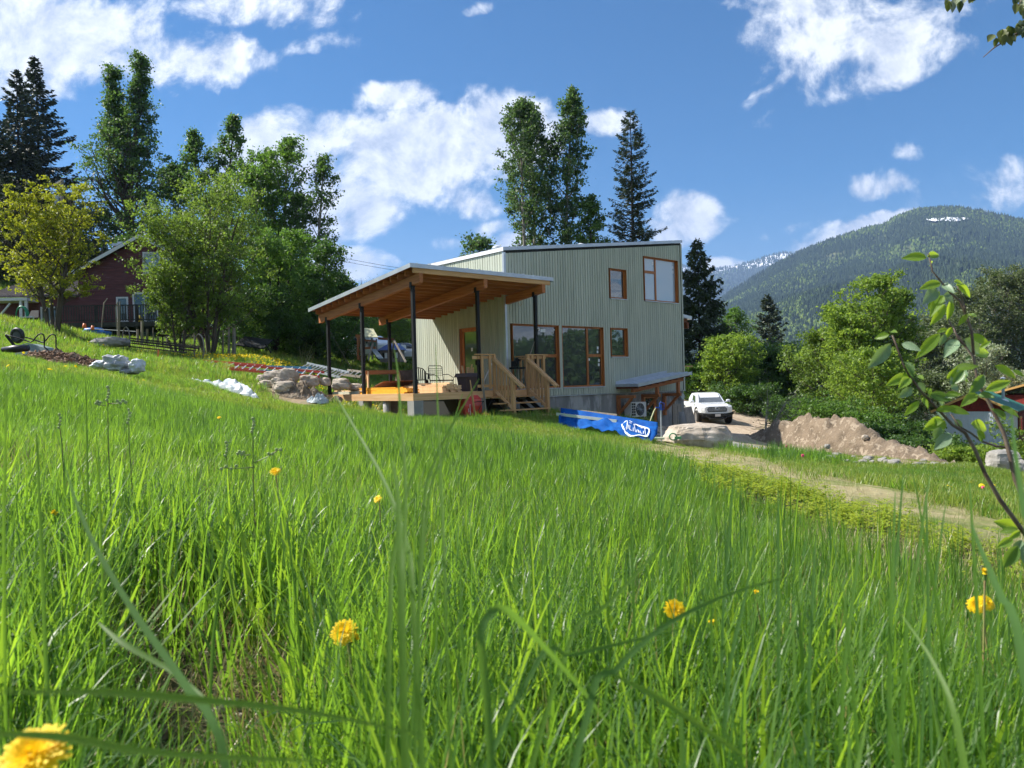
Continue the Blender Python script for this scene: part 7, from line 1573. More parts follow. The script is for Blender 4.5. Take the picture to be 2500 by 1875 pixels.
farc = kinds('far_blades', [blade_mesh('f', 26, (.10,.30), (.012,.024), .26, 3, M_['grass'] if i % 3 else M_['lawn'], 120+i, bend=(.2,1), lean=.3) for i in range(5)])
NOG = [DRIVE, HOUSEP, PIT, CHIPS]
def fx_noise(x, y, s, seed=0): return np.array([mn.noise(Vector((a*s, b*s, seed))) for a, b in zip(x, y)])
def sample(n, y0, y1, rs, marg=1.0, xs=.74, power=1.0):
    """points over the ground in front of the camera, a little wider than the view"""
    y = (rs.uniform(y0**power, y1**power, n))**(1/power); x = rs.uniform(-1, 1, n)*(xs*y + marg)
    return x, y
def clear(x, y, extra=()):
    k_ = np.ones(len(x), bool)
    for poly in list(NOG) + list(extra): k_ &= ~inpoly(x, y, poly)
    return k_
def _f(): pass
def field(name, n, y0, y1, coll, nk, rs, sc, label, keepf, power=2.0, marg=1.0, tilt=.12, extra=()):
    x, y = sample(n, y0, y1, rs, marg, power=power); kp = clear(x, y, extra) & keepf(x, y); x, y = x[kp], y[kp]; z = GH(x, y)
    s = sc(x, y); ok = s > .05; x, y, z, s = x[ok], y[ok], z[ok], s[ok]
    hs_ = rs.uniform(.75, 1.25, len(x))
    s3 = np.stack([s*rs.uniform(.85,1.15,len(x)), s*rs.uniform(.85,1.15,len(x)), s*hs_], 1)
    tl = rs.normal(0, tilt, (len(x), 2))
    o = gn_scatter(name, np.stack([x, y, z], 1), rs.uniform(0, 6.283, len(x)), s3, rs.randint(0, nk, len(x)), coll, tilt=tl)
    tag(o, label, 'grass', kind='stuff'); return o
rs = np.random.RandomState(77)
BARE = (-.74, 1.72)
def near_keep(x, y):
    d = np.hypot((x-BARE[0]*y/1.72)/.24, (y-BARE[1])/.50); n1 = fx_noise(x, y, 1.6, 3)
    return (~inpoly(x, y, WZ) | (rs.rand(len(x)) < .35)) & ((d > 1) | (rs.rand(len(x)) < .10)) & (n1 > -.55) & (y < tall_edge(x) + rs.normal(0, .25, len(x)))
def near_scale(x, y): return (1 - .5*inpoly(x, y, WZ))*(1 - .55*np.exp(-((x/np.maximum(y,.3)+.43)/.14)**2)*(y < 1.5))*np.clip((.98 + .35*fx_noise(x, y, .7, 5))*(1 - np.clip((y-1.5)/7, 0, .42))*(1 - np.clip((x/np.maximum(y,.5)-.05)*.7, 0, .3)*np.clip((y-1.2)/1.5, 0, 1)), .3, 1.5)
field('meadow_grass', 2000, .38, 1.6, tallc, 9, rs, near_scale, 'long fresh meadow grass filling the foreground', near_keep, marg=.25, power=1.6)
field('meadow_grass', 9200, 1.6, 5.5, tallc, 9, rs, near_scale, 'long fresh meadow grass in the middle of the field', near_keep, marg=.5)
field('meadow_grass', 34000, 5.2, 15.5, midc, 6, rs, lambda x, y: np.clip((.72 + .25*fx_noise(x, y, .5, 5))*(1 - np.clip(x/y*.9, 0, .4)), .3, 1.2), 'meadow grass reaching the top of the rise', lambda x, y: (~inpoly(x, y, WZ) | (rs.rand(len(x)) < .3)) & (y < tall_edge(x) - .1*(x > 0) + rs.normal(0, .35, len(x))), marg=1.2, power=1.7)
def lawn_keep(x, y):
    d = fx_noise(x, y, .9, 8); pth = inpoly(x, y, PATH) & (rs.rand(len(x)) < .975)
    return (y > tall_edge(x) - .3) & (d > -.45) & ~pth & ~(inpoly(x, y, MOUND) & (rs.rand(len(x)) < .9))
def lawn_scale(x, y): return (1 - .5*np.clip(1-(y-tall_edge(x))/4.5, 0, 1)*(x > -1))*np.clip(1.0 + .5*fx_noise(x, y, .35, 11) + .35*fx_noise(x, y, 1.3, 2), .45, 2.0)
field('lawn_grass', 62000, 5.0, 26, lawnc, 6, rs, lawn_scale, 'short yellowish grass between the meadow and the new house', lawn_keep, marg=1.5, power=1.6)
# taller green tufts: along the house front, by the boulder, left bank, lower right verge
TUFT = [pp((1380,1010,23.5),(1330,1040,21),(1600,1075,18.8),(1620,1060,20)), gpoly((1785,1090),(1790,1116),(1990,1132),(2070,1130),(2000,1118),(1840,1113)), pp((780,985,22.3),(780,1000,19.5),(1250,1030,20.5),(1250,1012,23.8)), pp((-200,880,14),(60,880,14.5),(380,925,16),(640,975,20),(560,900,27),(0,840,27),(-300,840,27)), pp((2000,1150,12),(2100,1190,10),(2600,1270,9),(2700,1170,17),(2300,1140,17))]
for i, (poly, n, s_) in enumerate(zip(TUFT, (2600, 1500, 3600, 15000, 9000), (.55, 1.0, .55, .5, .35))):
    px_ = np.array([p[0] for p in poly]); py_ = np.array([p[1] for p in poly]); x = rs.uniform(px_.min(), px_.max(), n); y = rs.uniform(py_.min(), py_.max(), n)
    kp = inpoly(x + rs.normal(0,.3,n), y + rs.normal(0,.3,n), poly) & clear(x, y) & ~(inpoly(x, y, PATH)); x, y = x[kp], y[kp]
    s = s_*np.clip(1 + .5*fx_noise(x, y, .8, 4), .4, 1.6); s3 = np.stack([s, s, s*rs.uniform(.8,1.3,len(x))], 1)
    o = gn_scatter('tufted_grass', np.stack([x, y, GH(x, y)], 1), rs.uniform(0, 6.28, len(x)), s3, rs.randint(0, 6, len(x)), midc, tilt=rs.normal(0,.12,(len(x),2)))
    tag(o, ['taller grass in front of the blue tarp','green tufts between the boulder and the pink flag','grass along the foot of the deck and stairs','green grass on the left bank with the sacks and sheets','grassy verge below the soil heap'][i], 'grass', kind='stuff')
# hillside beyond: everything from 24 m out
field('hillside_grass', 30000, 23, 75, farc, 5, rs, lambda x, y: np.clip(1.0 + .4*fx_noise(x, y, .2, 3) + (y-30)*.012, .4, 2.2), 'grass on the slope round the old house and garden', lambda x, y: (x < 9) & (y > tall_edge(x)) | (x > 14), power=1.5, marg=3, extra=[MOUND])
# tall cool green leaf sheaths standing above the rest
stalkc = kinds('stalks', [blade_mesh('k', 5, (.34,.52), (.006,.0095), .022, 8, M_['grasscool'] if i % 3 else M_['grassbig'], 200+i, bend=(.02,.45), lean=.10, kink=.05) for i in range(5)])
field('tall_stalks', 620, .75, 3.6, stalkc, 5, rs, lambda x, y: np.clip(.78 + .3*fx_noise(x, y, 1.2, 15), .5, 1.1), 'tall upright blue green blades standing over the meadow', lambda x, y: (rs.rand(len(x)) < np.clip(.35 + .9*x/y, .12, .9)) & ((np.abs(x/y+.43) > .16) | (y > 2.2)), power=1.7, marg=.3, tilt=.06)
# dead straw and thatch lying between the stems
strawc = kinds('straws', [blade_mesh('s', 9, (.06,.20), (.002,.004), .10, 3, M_['drygrass'], 160+i, bend=(.2,.5), lean=1.35, kink=0) for i in range(3)])
field('dry_straw', 2600, .4, 4.5, strawc, 3, rs, lambda x, y: np.full(len(x), 1.0), 'dead straw lying between the green stems', lambda x, y: np.ones(len(x), bool), marg=.4, power=1.5)
field('dry_straw', 7000, 4.5, 22, strawc, 3, rs, lambda x, y: np.full(len(x), .75), 'dry straw on the worn mown strip', lambda x, y: inpoly(x + rs.normal(0,.4,len(x)), y + rs.normal(0,.4,len(x)), PATH) | (np.abs(y - tall_edge(x) - .6) < .6), marg=1, power=1.5)
# dry reed tuft behind the dandelions, under the porch
for (px, py, Y, nm, lab, sc_) in [(735,880,33,'dry_reeds','dry tan reeds standing on the dandelion bank',4.2),(905,905,29,'dry_reeds','pale dry grass stalks leaning behind the deck',4.0)]:
    gp = P(px, py, Y); o = blade_mesh(nm, 26, (.18,.36), (.002,.004), .05, 4, M_['drygrass'], 7, bend=(0,.5), lean=.5, kink=0); COL.objects.link(o); o.location = (gp.x, gp.y, g(gp.x, gp.y)); o.scale = (sc_,)*3; o.rotation_euler = (0,.35,0); tag(o, lab, 'dry grass', kind='stuff')
# ---- leafy weeds with yellow green leaves on the right of the meadow
weedm = leafmat('weed_leaves', (.20,.29,.03), (.32,.37,.05), (.52,.62,.05), .45, rough=.45)
def weed(seed):
    r_ = np.random.RandomState(seed); V = []; F = []
    for s in range(5):
        a = r_.uniform(0, 6.28); h = r_.uniform(.06,.17); bx, by = r_.normal(0,.03,2)
        for i in range(r_.randint(4, 8)):
            z = h*(.35+.65*r_.rand()); az = r_.uniform(0, 6.28); L = r_.uniform(.03,.055); w = L*.42
            d = np.array([math.cos(az), math.sin(az), r_.uniform(-.5,.3)]); sd_ = np.array([-math.sin(az), math.cos(az), 0]); p = np.array([bx, by, z]); b = len(V)
            mid = p + d*L*.5 + np.array([0,0,.006]); V += [p, mid - sd_*w/2, p + d*L, mid + sd_*w/2]; F.append((b, b+1, b+2, b+3))
    me = bpy.data.meshes.new('weed'); me.from_pydata(np.array(V).tolist(), [], F); me.materials.append(weedm); return bpy.data.objects.new('weed', me)
weedc = kinds('weeds', [weed(i) for i in range(5)])
px_ = np.array([p[0] for p in WZ]); py_ = np.array([p[1] for p in WZ]); n = 2300; x = rs.uniform(px_.min(), px_.max(), n); y = rs.uniform(py_.min(), py_.max(), n)
kp = inpoly(x + rs.normal(0,.18,n), y + rs.normal(0,.18,n), WZ) & (fx_noise(x, y, 1.5, 6) > -.25); x, y = x[kp], y[kp]
o = gn_scatter('leafy_weeds', np.stack([x, y, GH(x, y)], 1), rs.uniform(0, 6.28, len(x)), rs.uniform(.4, .95, len(x)), rs.randint(0, 5, len(x)), weedc); tag(o, 'low yellow green leafy weeds between the meadow and the worn path', 'weeds', kind='stuff')
# ================================================================== DANDELIONS
pet = pm('dandelion_petals', (.92,.70,.006), .6, col2=(.92,.60,.004), vs_=60, trans=.3, tcol=(1.0,.78,.02)); stemm = pm('dandelion_stem', (.22,.30,.08), .5, col2=(.30,.20,.10), vs_=8); sepm = pm('dandelion_sepal', (.08,.15,.03), .6)
def dandelion_head(seed, r=.021, closed=False, npet=120):
    r_ = np.random.RandomState(seed); m = MB()
    for i in range(npet):
        f = (i+.5)/npet; ring_ = math.sqrt(f); a = i*2.39996; el = (1.35 - 1.25*ring_) if not closed else 1.25; L = r*(.45+.6*ring_)*r_.uniform(.85,1.1); w = .0017
        d = Vector((math.cos(a)*math.cos(el), math.sin(a)*math.cos(el), math.sin(el))); s = Vector((-math.sin(a), math.cos(a), 0)); b = Vector((math.cos(a), math.sin(a), 0))*.003*ring_
        p1 = b + d*L*.6 + Vector((0,0,.0008)); p2 = b + d*L + Vector((0,0,-.002*ring_))
        m.add([b - s*w*.4, b + s*w*.4, p1 + s*w, p2 + s*w*.7, p2 - s*w*.7, p1 - s*w], [(0,1,2,5),(5,2,3,4)])
    m.lathe((0,0,-.001), [(.001,-.001),(r*.45,.0),(r*.36,r*.22),(.002,r*.34)], 12)
    return m
def dandelion(head, gnd, label, r=.021, closed=False, face=None, seed=1, npet=120, cat='dandelion', stem_r=.0022):
    head = Vector(head); gnd = Vector(gnd); t_ = thing('dandelion', label, cat, gnd)
    up_ = (face or Vector((.1,-.55,.8))).normalized(); rot = Vector((0,0,1)).rotation_difference(up_).to_matrix().to_4x4()
    m = dandelion_head(seed, r, closed, npet); T = Matrix.Translation(head) @ rot; m.v = [T @ v for v in m.v]; m.build('flower_head', pet, t_)
    m = MB(); m.M = T; m.lathe((0,0,-.007), [(.0025,-.006),(r*.28,0),(r*.36,.006),(r*.30,.009)], 12); m.build('sepals', sepm, t_)
    m = MB(); e = head - up_*.012; mid_ = e.lerp(gnd, .45) + Vector((.008,.0,.02)); m.tube([gnd - Vector((0,0,.02)), gnd.lerp(mid_, .5), mid_, e.lerp(mid_, .5) , e], stem_r, 6); m.build('stem', stemm, t_)
    return t_
for i, (px, py, Y, r, closed, face, lab) in enumerate([
 (672,1152,2.75,.019,False,(.1,-.6,.75),'dandelion flower standing alone at the left below the plastic sheet'),
 (840,1545,1.30,.021,False,(-.1,-.8,.55),'bright dandelion low in the grass left of the bent blade'),
 (862,1562,1.33,.012,True,(.6,-.3,.6),'half closed dandelion touching the bright one'),
 (1648,1490,1.42,.018,False,(.1,-.8,.5),'round open dandelion in the right half of the meadow'),
 (85,1850,.50,.020,False,(.0,-.55,.83),'big blurred dandelion in the bottom corner close to the lens'),
 (1741,1524,1.40,.009,True,(-.4,-.1,.9),'orange closed dandelion bud right of the round open one'),
 (2405,1400,1.45,.010,True,(0,-.1,1),'closed dandelion bud on an upright stem at the sapling'),
 (2385,1478,1.55,.016,False,(-.3,-.7,.4),'dandelion seen side on below the closed bud'),
 (2408,1472,1.58,.015,False,(.2,-.6,.5),'second side on dandelion paired with the one below the bud'),
 (137,1254,2.1,.014,True,(-.5,-.4,.6),'small half hidden dandelion at the far left'),
 (922,1219,2.6,.013,False,(-.3,-.6,.5),'small dandelion just left of the tall sedge stems'),
 (1846,1448,1.7,.007,True,(0,-.3,1),'tiny closed dandelion between upright blades'),
 (535,1020,6.5,.017,False,(0,-.5,.8),'tiny distant dandelion on the rise below the plastic sheet')]):
    hd = P(px, py, Y); gz = g(hd.x, hd.y) ; base = Vector((hd.x + rnd.uniform(-.03,.03), hd.y + rnd.uniform(-.02,.04), min(gz, hd.z - .06)))
    dandelion(hd, base, lab, r, closed, Vector(face), seed=i, npet=150 if Y < 2 else 60)
# far dandelions: too many to count
dl = MB(); r_ = random.Random(3)
for i in range(5):
    a = i*1.2566; dl.add([(0,0,.01)] + [(.024*math.cos(a + t_), .024*math.sin(a + t_), .0) for t_ in (0, .63, 1.2566)], [(0,1,2,3)])
me = bpy.data.meshes.new('dandelion_head'); me.from_pydata([tuple(v) for v in dl.v], [], dl.f); me.materials.append(pet); dob = bpy.data.objects.new('dandelion_head', me); dcol = kinds('dandelion_heads', [dob])
X = []; 
def drift(px, py, Y, n, sx, sy, hz_=.22):
    c = P(px, py, Y)
    for i in range(n): X.append((c.x + r_.gauss(0, sx), c.y + r_.gauss(0, sy), hz_*r_.uniform(.6,1.25)))
drift(650,880,32.5,330,1.25,.8); drift(610,878,33,130,1.4,.9); drift(560,888,32,60,1.4,.7); drift(480,876,32,40,1.2,.5); drift(800,905,31,130,1.5,.7); drift(700,893,31,90,1.2,.5); drift(850,915,30,40,.8,.6)
drift(1860,1097,18.5,9,.22,.1,.15); drift(1945,1002,47,22,.4,.3,.3); drift(1915,1035,33,14,.5,.3,.2); drift(2280,1165,11,6,.5,.5,.05); drift(2330,1195,9,4,.15,.2,.06); drift(350,868,30,14,1.5,.4); drift(130,900,13,4,.6,.3,.2); drift(20,895,11,4,.4,.2,.25)
X = np.array(X); z = GH(X[:,0], X[:,1]) + X[:,2]; n = len(X)
o = gn_scatter('dandelion_drift', np.stack([X[:,0], X[:,1], z], 1), np.random.RandomState(1).uniform(0,6.28,n), np.random.RandomState(2).uniform(1.0,1.9,n), np.zeros(n, int), dcol, tilt=np.random.RandomState(3).normal(.35,.35,(n,2))); tag(o, 'drift of many yellow dandelions on the grass bank and verges', 'dandelions', kind='stuff')
# ================================================================== BIG BLADES close to the lens
def ribbon(mb, pts, wmax, droop=None, n=14, cup=.25, w0=.6, flatz=None):
    """a grass blade through the given points, widest low down, pointed at the end, cupped along its middle"""
    P_ = [Vector(p) for p in pts]
    if len(P_) == 2: P_ = [P_[0], P_[0].lerp(P_[1], .5), P_[1]]
    out = []
    m_ = len(P_) - 1
    for i in range(n+1):
        t_ = i/n*m_; k_ = min(int(t_), m_-1); f = t_-k_
        p0 = P_[max(k_-1,0)]; p1 = P_[k_]; p2 = P_[k_+1]; p3 = P_[min(k_+2, m_)]
        out.append(.5*((2*p1) + (p2-p0)*f + (2*p0-5*p1+4*p2-p3)*f*f + (3*p1-p0-3*p2+p3)*f**3))
    vs = []
    for i, p in enumerate(out):
        f = i/n; d = (out[min(i+1,n)] - out[max(i-1,0)]).normalized(); view = p.normalized(); s = d.cross(view)
        if s.length < .05: s = d.cross(Vector((0,0,1)))
        s.normalize(); s = (s + Vector((0,0,.25)) + view*.35).normalized() if flatz is None else (s + Vector(flatz)).normalized(); nn = s.cross(d)
        w = wmax*.5*(w0 + (1-w0)*min(1, f*3))*(1 - f**2.6) + .0003
        vs += [p - s*w, p + nn*w*cup, p + s*w]
    fs = []
    for i in range(n): fs += [(3*i, 3*i+1, 3*i+4, 3*i+3), (3*i+1, 3*i+2, 3*i+5, 3*i+4)]
    return mb.add(vs, fs)
def foot(p, dx=0.0): return Vector((p.x + dx, p.y + .02, g(p.x, p.y) - .02))
GB_ = 'grass blades standing tall close to the lens'
def big(pixpts, w, label, mat='grassbig', rootit=True, name='grass_blade', n=16):
    pts = [P(a, b, c) for a, b, c in pixpts]
    if rootit:
        d = (pts[0] - pts[1]).normalized(); d = (d + Vector((0, 0, -.55))).normalized(); q = pts[0].copy()
        for _ in range(60):
            if q.z < g0(q.x, q.y) - .01: break
            q = q + d*.02; d = (d + Vector((0, 0, -.05))).normalized()
        if (q - pts[0]).length > .03: pts = [q] + ([pts[0].lerp(q, .5) + Vector((0, 0, .0))] if (q - pts[0]).length > .2 else []) + pts
    m = MB(); ribbon(m, pts, w*.6, n=n, w0=.6 if rootit else .06); o = single(name, m, M_[mat], label, 'grass blade', GB_, smooth=True); return o
big([(1190,1720,.50),(1172,1560,.49),(1200,1495,.50),(1240,1490,.51),(1330,1580,.53),(1450,1720,.55),(1560,1880,.56)], .010, 'broad grass blade folded over at the top in the middle foreground', 'grasscool')
big([(980,1500,.55),(975,1300,.60),(968,1180,.66),(955,1120,.70)], .010, 'wide upright dark green blade beside the tall sedge stems')
big([(1010,1500,.62),(990,1320,.68),(930,1160,.78),(845,1010,.9),(815,960,.96)], .0085, 'long blade leaning left across the deck edge')
big([(950,1560,.6),(965,1330,.66),(1010,1150,.72),(1060,1020,.80)], .007, 'slim blade leaning right of the tall sedge stems')
big([(985,1470,.62),(990,1200,.7),(978,1010,.78),(970,900,.86),(962,850,.9)], .0055, 'thin tall stem blade reaching up to the porch deck')
big([(1085,1400,.7),(1075,1150,.8),(1067,950,.9),(1064,840,.96)], .0045, 'thin upright stem in front of the chairs on the deck')
big([(1030,1300,.8),(1060,1130,.9),(1120,1010,1.0),(1170,925,1.1)], .006, 'blade arching right over the wheelbarrow foot')
big([(1040,1260,.9),(1080,1120,.98),(1110,1020,1.05),(1130,960,1.1)], .005, 'thin blade crossing another below the red wheelbarrow')
big([(560,1900,.46),(470,1700,.50),(330,1500,.56),(230,1330,.62),(180,1210,.68),(160,1140,.72)], .0095, 'broad bluish blade leaning steeply at the left', 'grasscool')
big([(0,1690,.36),(250,1690,.37),(500,1710,.38),(760,1740,.39),(1060,1800,.40)], .0065, 'blurred blade lying level across the bottom left', rootit=False)
big([(-60,1790,.36),(150,1800,.37),(400,1840,.38),(820,1860,.40)], .007, 'second blurred blade lying level near the bottom edge', rootit=False)
big([(240,1520,.62),(300,1570,.60),(420,1640,.58),(520,1720,.55)], .0075, 'yellow green blade slanting down at the left', rootit=False)
big([(1380,1590,.70),(1480,1480,.72),(1600,1350,.75),(1700,1225,.80)], .007, 'blade crossing diagonally left of the round dandelion')
big([(1430,1750,.52),(1500,1640,.54),(1620,1530,.56),(1780,1450,.60),(1945,1402,.64)], .0085, 'long arching blade ending over the right meadow', 'grasscool')
big([(1290,1650,.62),(1400,1600,.63),(1560,1560,.66),(1700,1525,.70)], .007, 'pale blade lying slantwise behind the folded one', 'grasscool')
big([(1480,1640,.58),(1600,1700,.58),(1750,1800,.58),(1850,1870,.58)], .008, 'green blade slanting to the lower right', rootit=False)
big([(2350,1850,.60),(2290,1640,.64),(2200,1500,.70)], .010, 'wide upright blade low in the right foreground')
big([(2500,1620,.55),(2440,1450,.60),(2390,1330,.68),(2370,1270,.72)], .012, 'broad blue green blade at the picture edge below the sapling', 'grasscool')
big([(2520,1400,.50),(2500,1250,.52),(2478,1100,.55),(2468,1000,.60)], .0085, 'broad upright blade in front of the shed at the picture edge', 'grasscool')
UPL = ['upright blade leftmost of the tall cluster at the right', 'second blade of the tall cluster at the right', 'blade leaning away inside the tall right cluster', 'straight blade in the middle of the right cluster', 'long slanted blade of the right cluster', 'blade slanting right of the tall right cluster', 'pointed blade standing alone before the worn path', 'thin blade left of the tall right cluster', 'lone blade below the gravel driveway end', 'slanting blade below the gravel driveway', 'low slanted blade under the right cluster', 'low upright blade left of the right cluster', 'short blade deep in the right meadow', 'steeply slanted blade right of the round dandelion', 'upright blade above the long arching blade', 'thin blade at the far left above the level blades', 'thin blade beside the left fern stems', 'tall thin blade in front of the grey sacks', 'upright blade at the left picture edge', 'slanted blade below the branched fern', 'blade slanting right near the small dandelion', 'blade above the folded one in the middle', 'thin slanting blade below the boulder', 'second thin slanting blade below the boulder', 'thin blade leaning left below the boulder', 'thin upright blade below the blue tarp']
for i, (px, yt, yb, Y, lean_) in enumerate([(2185,1200,1560,.95,-12),(2205,1145,1500,1.0,-30),(2235,1160,1520,1.0,60),(2262,1195,1520,1.02,5),(2268,1150,1540,.98,-55),(2305,1230,1600,1.0,-45),(2368,1165,1560,.95,22),(1900,1190,1500,1.1,0),(1745,1140,1460,1.2,-8),(1790,1150,1500,1.15,-25),(2100,1290,1640,.9,-40),(1990,1310,1620,.95,-14),(2060,1420,1760,.8,30),(1840,1330,1640,.95,-60),(1540,1230,1560,1.2,10),(90,1050,1400,1.1,14),(240,1080,1420,1.2,10),(210,930,1200,1.6,4),(15,930,1320,.9,-6),(560,1240,1560,1.1,-40),(700,1250,1480,1.3,24),(1330,1230,1500,1.3,10),(1640,1100,1330,1.9,-40),(1670,1090,1330,2.0,-52),(1600,1150,1380,1.7,28),(1440,1180,1420,1.7,6)]):
    big([(px+lean_,yb,Y), (px+lean_*.5,(yt*.45+yb*.55),Y*1.01), (px+lean_*.1,yt*.85+yb*.15,Y*1.02), (px-lean_*.1,yt,Y*1.03)], rnd.uniform(.006,.009), UPL[i], 'grasscool' if i % 2 else 'grass', n=10)
# ---- young fern fiddleheads
fernm = pm('fern_stem', (.16,.26,.06), .6, col2=(.16,.10,.05), vs_=20); fernk = pm('fern_knobs', (.34,.42,.18), .7)
for (px, yt, yb, Y, br, lab) in [(263,945,1200,2.3,[(262,985,307,980),(258,990,235,982)],'tallest young fern stem with curled knobs at the left'),(314,1000,1150,2.6,[],'shorter bare fern stem beside the tallest one'),(617,1022,1300,2.2,[(620,1130,685,1095),(612,1110,580,1105),(622,1140,540,1142)],'branched young fern in the middle of the rise'),(552,1080,1160,2.6,[],'small knobbly fern tip left of the branched one'),(145,1012,1080,2.6,[],'small dark fern tip at the far left')]:
    t_ = thing('young_fern', lab, 'fern', foot(P(px, yb, Y))); m = MB(); top = P(px, yt, Y); m.tube([foot(P(px+6, yb, Y)), P(px+6, yb, Y), P(px+1, (yt+yb)/2, Y), top], [.0026,.0022,.0018,.0012], 6)
    for (a, b, c, d) in br: m.tube([P(a,b,Y), P((a+c)/2, (b+d)/2+3, Y), P(c,d,Y)], [.0018,.0015,.001], 5)
    m.build('stem', fernm, t_)
    kn = [(px + 3*math.sin(i), yt + i*8) for i in range(5)] + [(a + (c-a)*f, b + (d-b)*f + 3*math.sin(f*20)) for (a,b,c,d) in br for f in (.55,.7,.85,1.0)]
    for (a, b) in kn: m = MB(); q_ = P(a, b, Y-.003); m.ring(q_, .0030, .0022, (rnd.uniform(-.5,.5),1,.2), 10, 6); m.build('curled_frond', fernk, t_, smooth=True)
# ================================================================== SAPLING with big leaves at the right
def bigleaf_mesh(name, mat, curl=.25, fold=.35, pts=9, ratio=.42, wave=0.0):
    V = []; F = []
    for i in range(pts+1):
        f = i/pts; w = ratio*.5*(math.sin(math.pi*f**.85)**.9)*(1-.15*f); x = f; z = -curl*f*f + .02*math.sin(f*9)*wave
        V += [(x, -w, z + w*fold), (x, -w*.5, z + w*.25*fold - .004), (x, 0, z - .012), (x, w*.5, z + w*.25*fold - .004), (x, w, z + w*fold)]
    for i in range(pts):
        for j in range(4): F.append((5*i+j, 5*i+j+1, 5*i+j+6, 5*i+j+5))
    me = bpy.data.meshes.new(name); me.from_pydata(V, [], F); me.polygons.foreach_set('use_smooth', [True]*len(F)); me.materials.append(mat); return me
def bigleafmat(name, c1, tcol, trans=.5, rough=.38):
    m = bpy.data.materials.new(name); m.use_nodes = True; t = m.node_tree; t.nodes.clear(); k = N(t)
    b = k.n('ShaderNodeBsdfPrincipled'); o = k.n('ShaderNodeOutputMaterial'); tc = k.n('ShaderNodeTexCoord'); oi = k.n('ShaderNodeObjectInfo')
    sp = k.n('ShaderNodeSeparateXYZ'); t.links.new(tc.outputs['Object'], sp.inputs[0])
    ay = k.m('ABSOLUTE', sp.outputs[1]); vein = k.m('SINE', k.m('MULTIPLY', k.m('SUBTRACT', sp.outputs[0], k.m('MULTIPLY', ay, .9)), 62.0))
    vm = k.m('MAXIMUM', k.ramp(vein, .93, 1.0), k.ramp(ay, .012, .004))
    c = k.mix(oi.outputs['Random'], c1 + (1,), tuple(x*1.35 for x in c1) + (1,)); c = k.mix(k.m('MULTIPLY', vm, .5), c, (c1[0]*2+.06, c1[1]*1.6+.06, c1[2]*2+.03, 1))
    k.put(b.inputs['Base Color'], c); b.inputs['Roughness'].default_value = rough; b.inputs['Specular IOR Level'].default_value = .5
    bp = k.n('ShaderNodeBump'); bp.inputs['Strength'].default_value = .4; bp.inputs['Distance'].default_value = .01; t.links.new(k.m('MULTIPLY', vm, -1.0), bp.inputs['Height']); t.links.new(bp.outputs[0], b.inputs['Normal'])
    tr = k.n('ShaderNodeBsdfTranslucent'); k.put(tr.inputs[0], k.mix(k.m('MULTIPLY', vm, .35), tcol + (1,), tuple(x*.6 for x in tcol) + (1,))); mx = k.n('ShaderNodeMixShader'); mx.inputs[0].default_value = trans
    t.links.new(b.outputs[0], mx.inputs[1]); t.links.new(tr.outputs[0], mx.inputs[2]); t.links.new(mx.outputs[0], o.inputs[0]); return m
LM = [bigleafmat('sapling_leaf', (.13,.22,.03), (.50,.68,.04), .55), bigleafmat('sapling_leaf_cool', (.19,.28,.16), (.25,.38,.08), .3), bigleafmat('sapling_leaf_deep', (.09,.17,.045), (.26,.42,.04), .4)]
LMESH = [bigleaf_mesh('big_leaf', LM[i], c, f, ratio=r_) for i, c, f, r_ in ((0,.18,.4,.46),(1,.22,.3,.52),(2,.15,.45,.48),(0,.3,.15,.42))]
SY = 1.45
bark_s = pm('sapling_bark', (.10,.065,.05), .6, col2=(.17,.13,.10), vs_=30)
sap = thing('sapling', 'leggy young sapling with large glossy leaves standing at the right edge', 'sapling', foot(P(2500,1330,SY)))
def s6(x, y): return (2000 + x*.446, 560 + y*.446)
def stem(pts, r0, r1, Y0=SY, dy=0.0):
    q_ = [P(*s6(x, y), Y0 + dy*i/len(pts)) for i, (x, y) in enumerate(pts)]; m = MB(); m.tube(q_, list(np.linspace(r0, r1, len(q_))), 7); m.build('stem', bark_s, sap, smooth=True)
stem([(1180,1740),(1085,1610),(990,1480),(910,1340),(850,1200),(800,1115),(730,1070),(640,975),(560,890),(500,810),(460,740),(425,640),(400,580)], .0046, .0015)
stem([(1230,1700),(1130,1500),(1075,1370),(1040,1220),(1010,1110),(960,1010),(920,930),(870,850),(845,700),(800,640),(750,570),(705,490)], .0052, .0015, dy=.05)
stem([(845,690),(835,560),(800,460),(770,390),(720,350),(670,290),(620,230),(598,130)], .003, .0013, SY+.04)
stem([(800,460),(795,420),(770,340),(755,310)], .002, .001, SY+.03)
stem([(1030,1195),(960,1185),(890,1160),(830,1115),(770,1080),(720,1010)], .0026, .0014, SY+.02)
stem([(800,640),(760,600),(735,540)], .0018, .001, SY+.03)
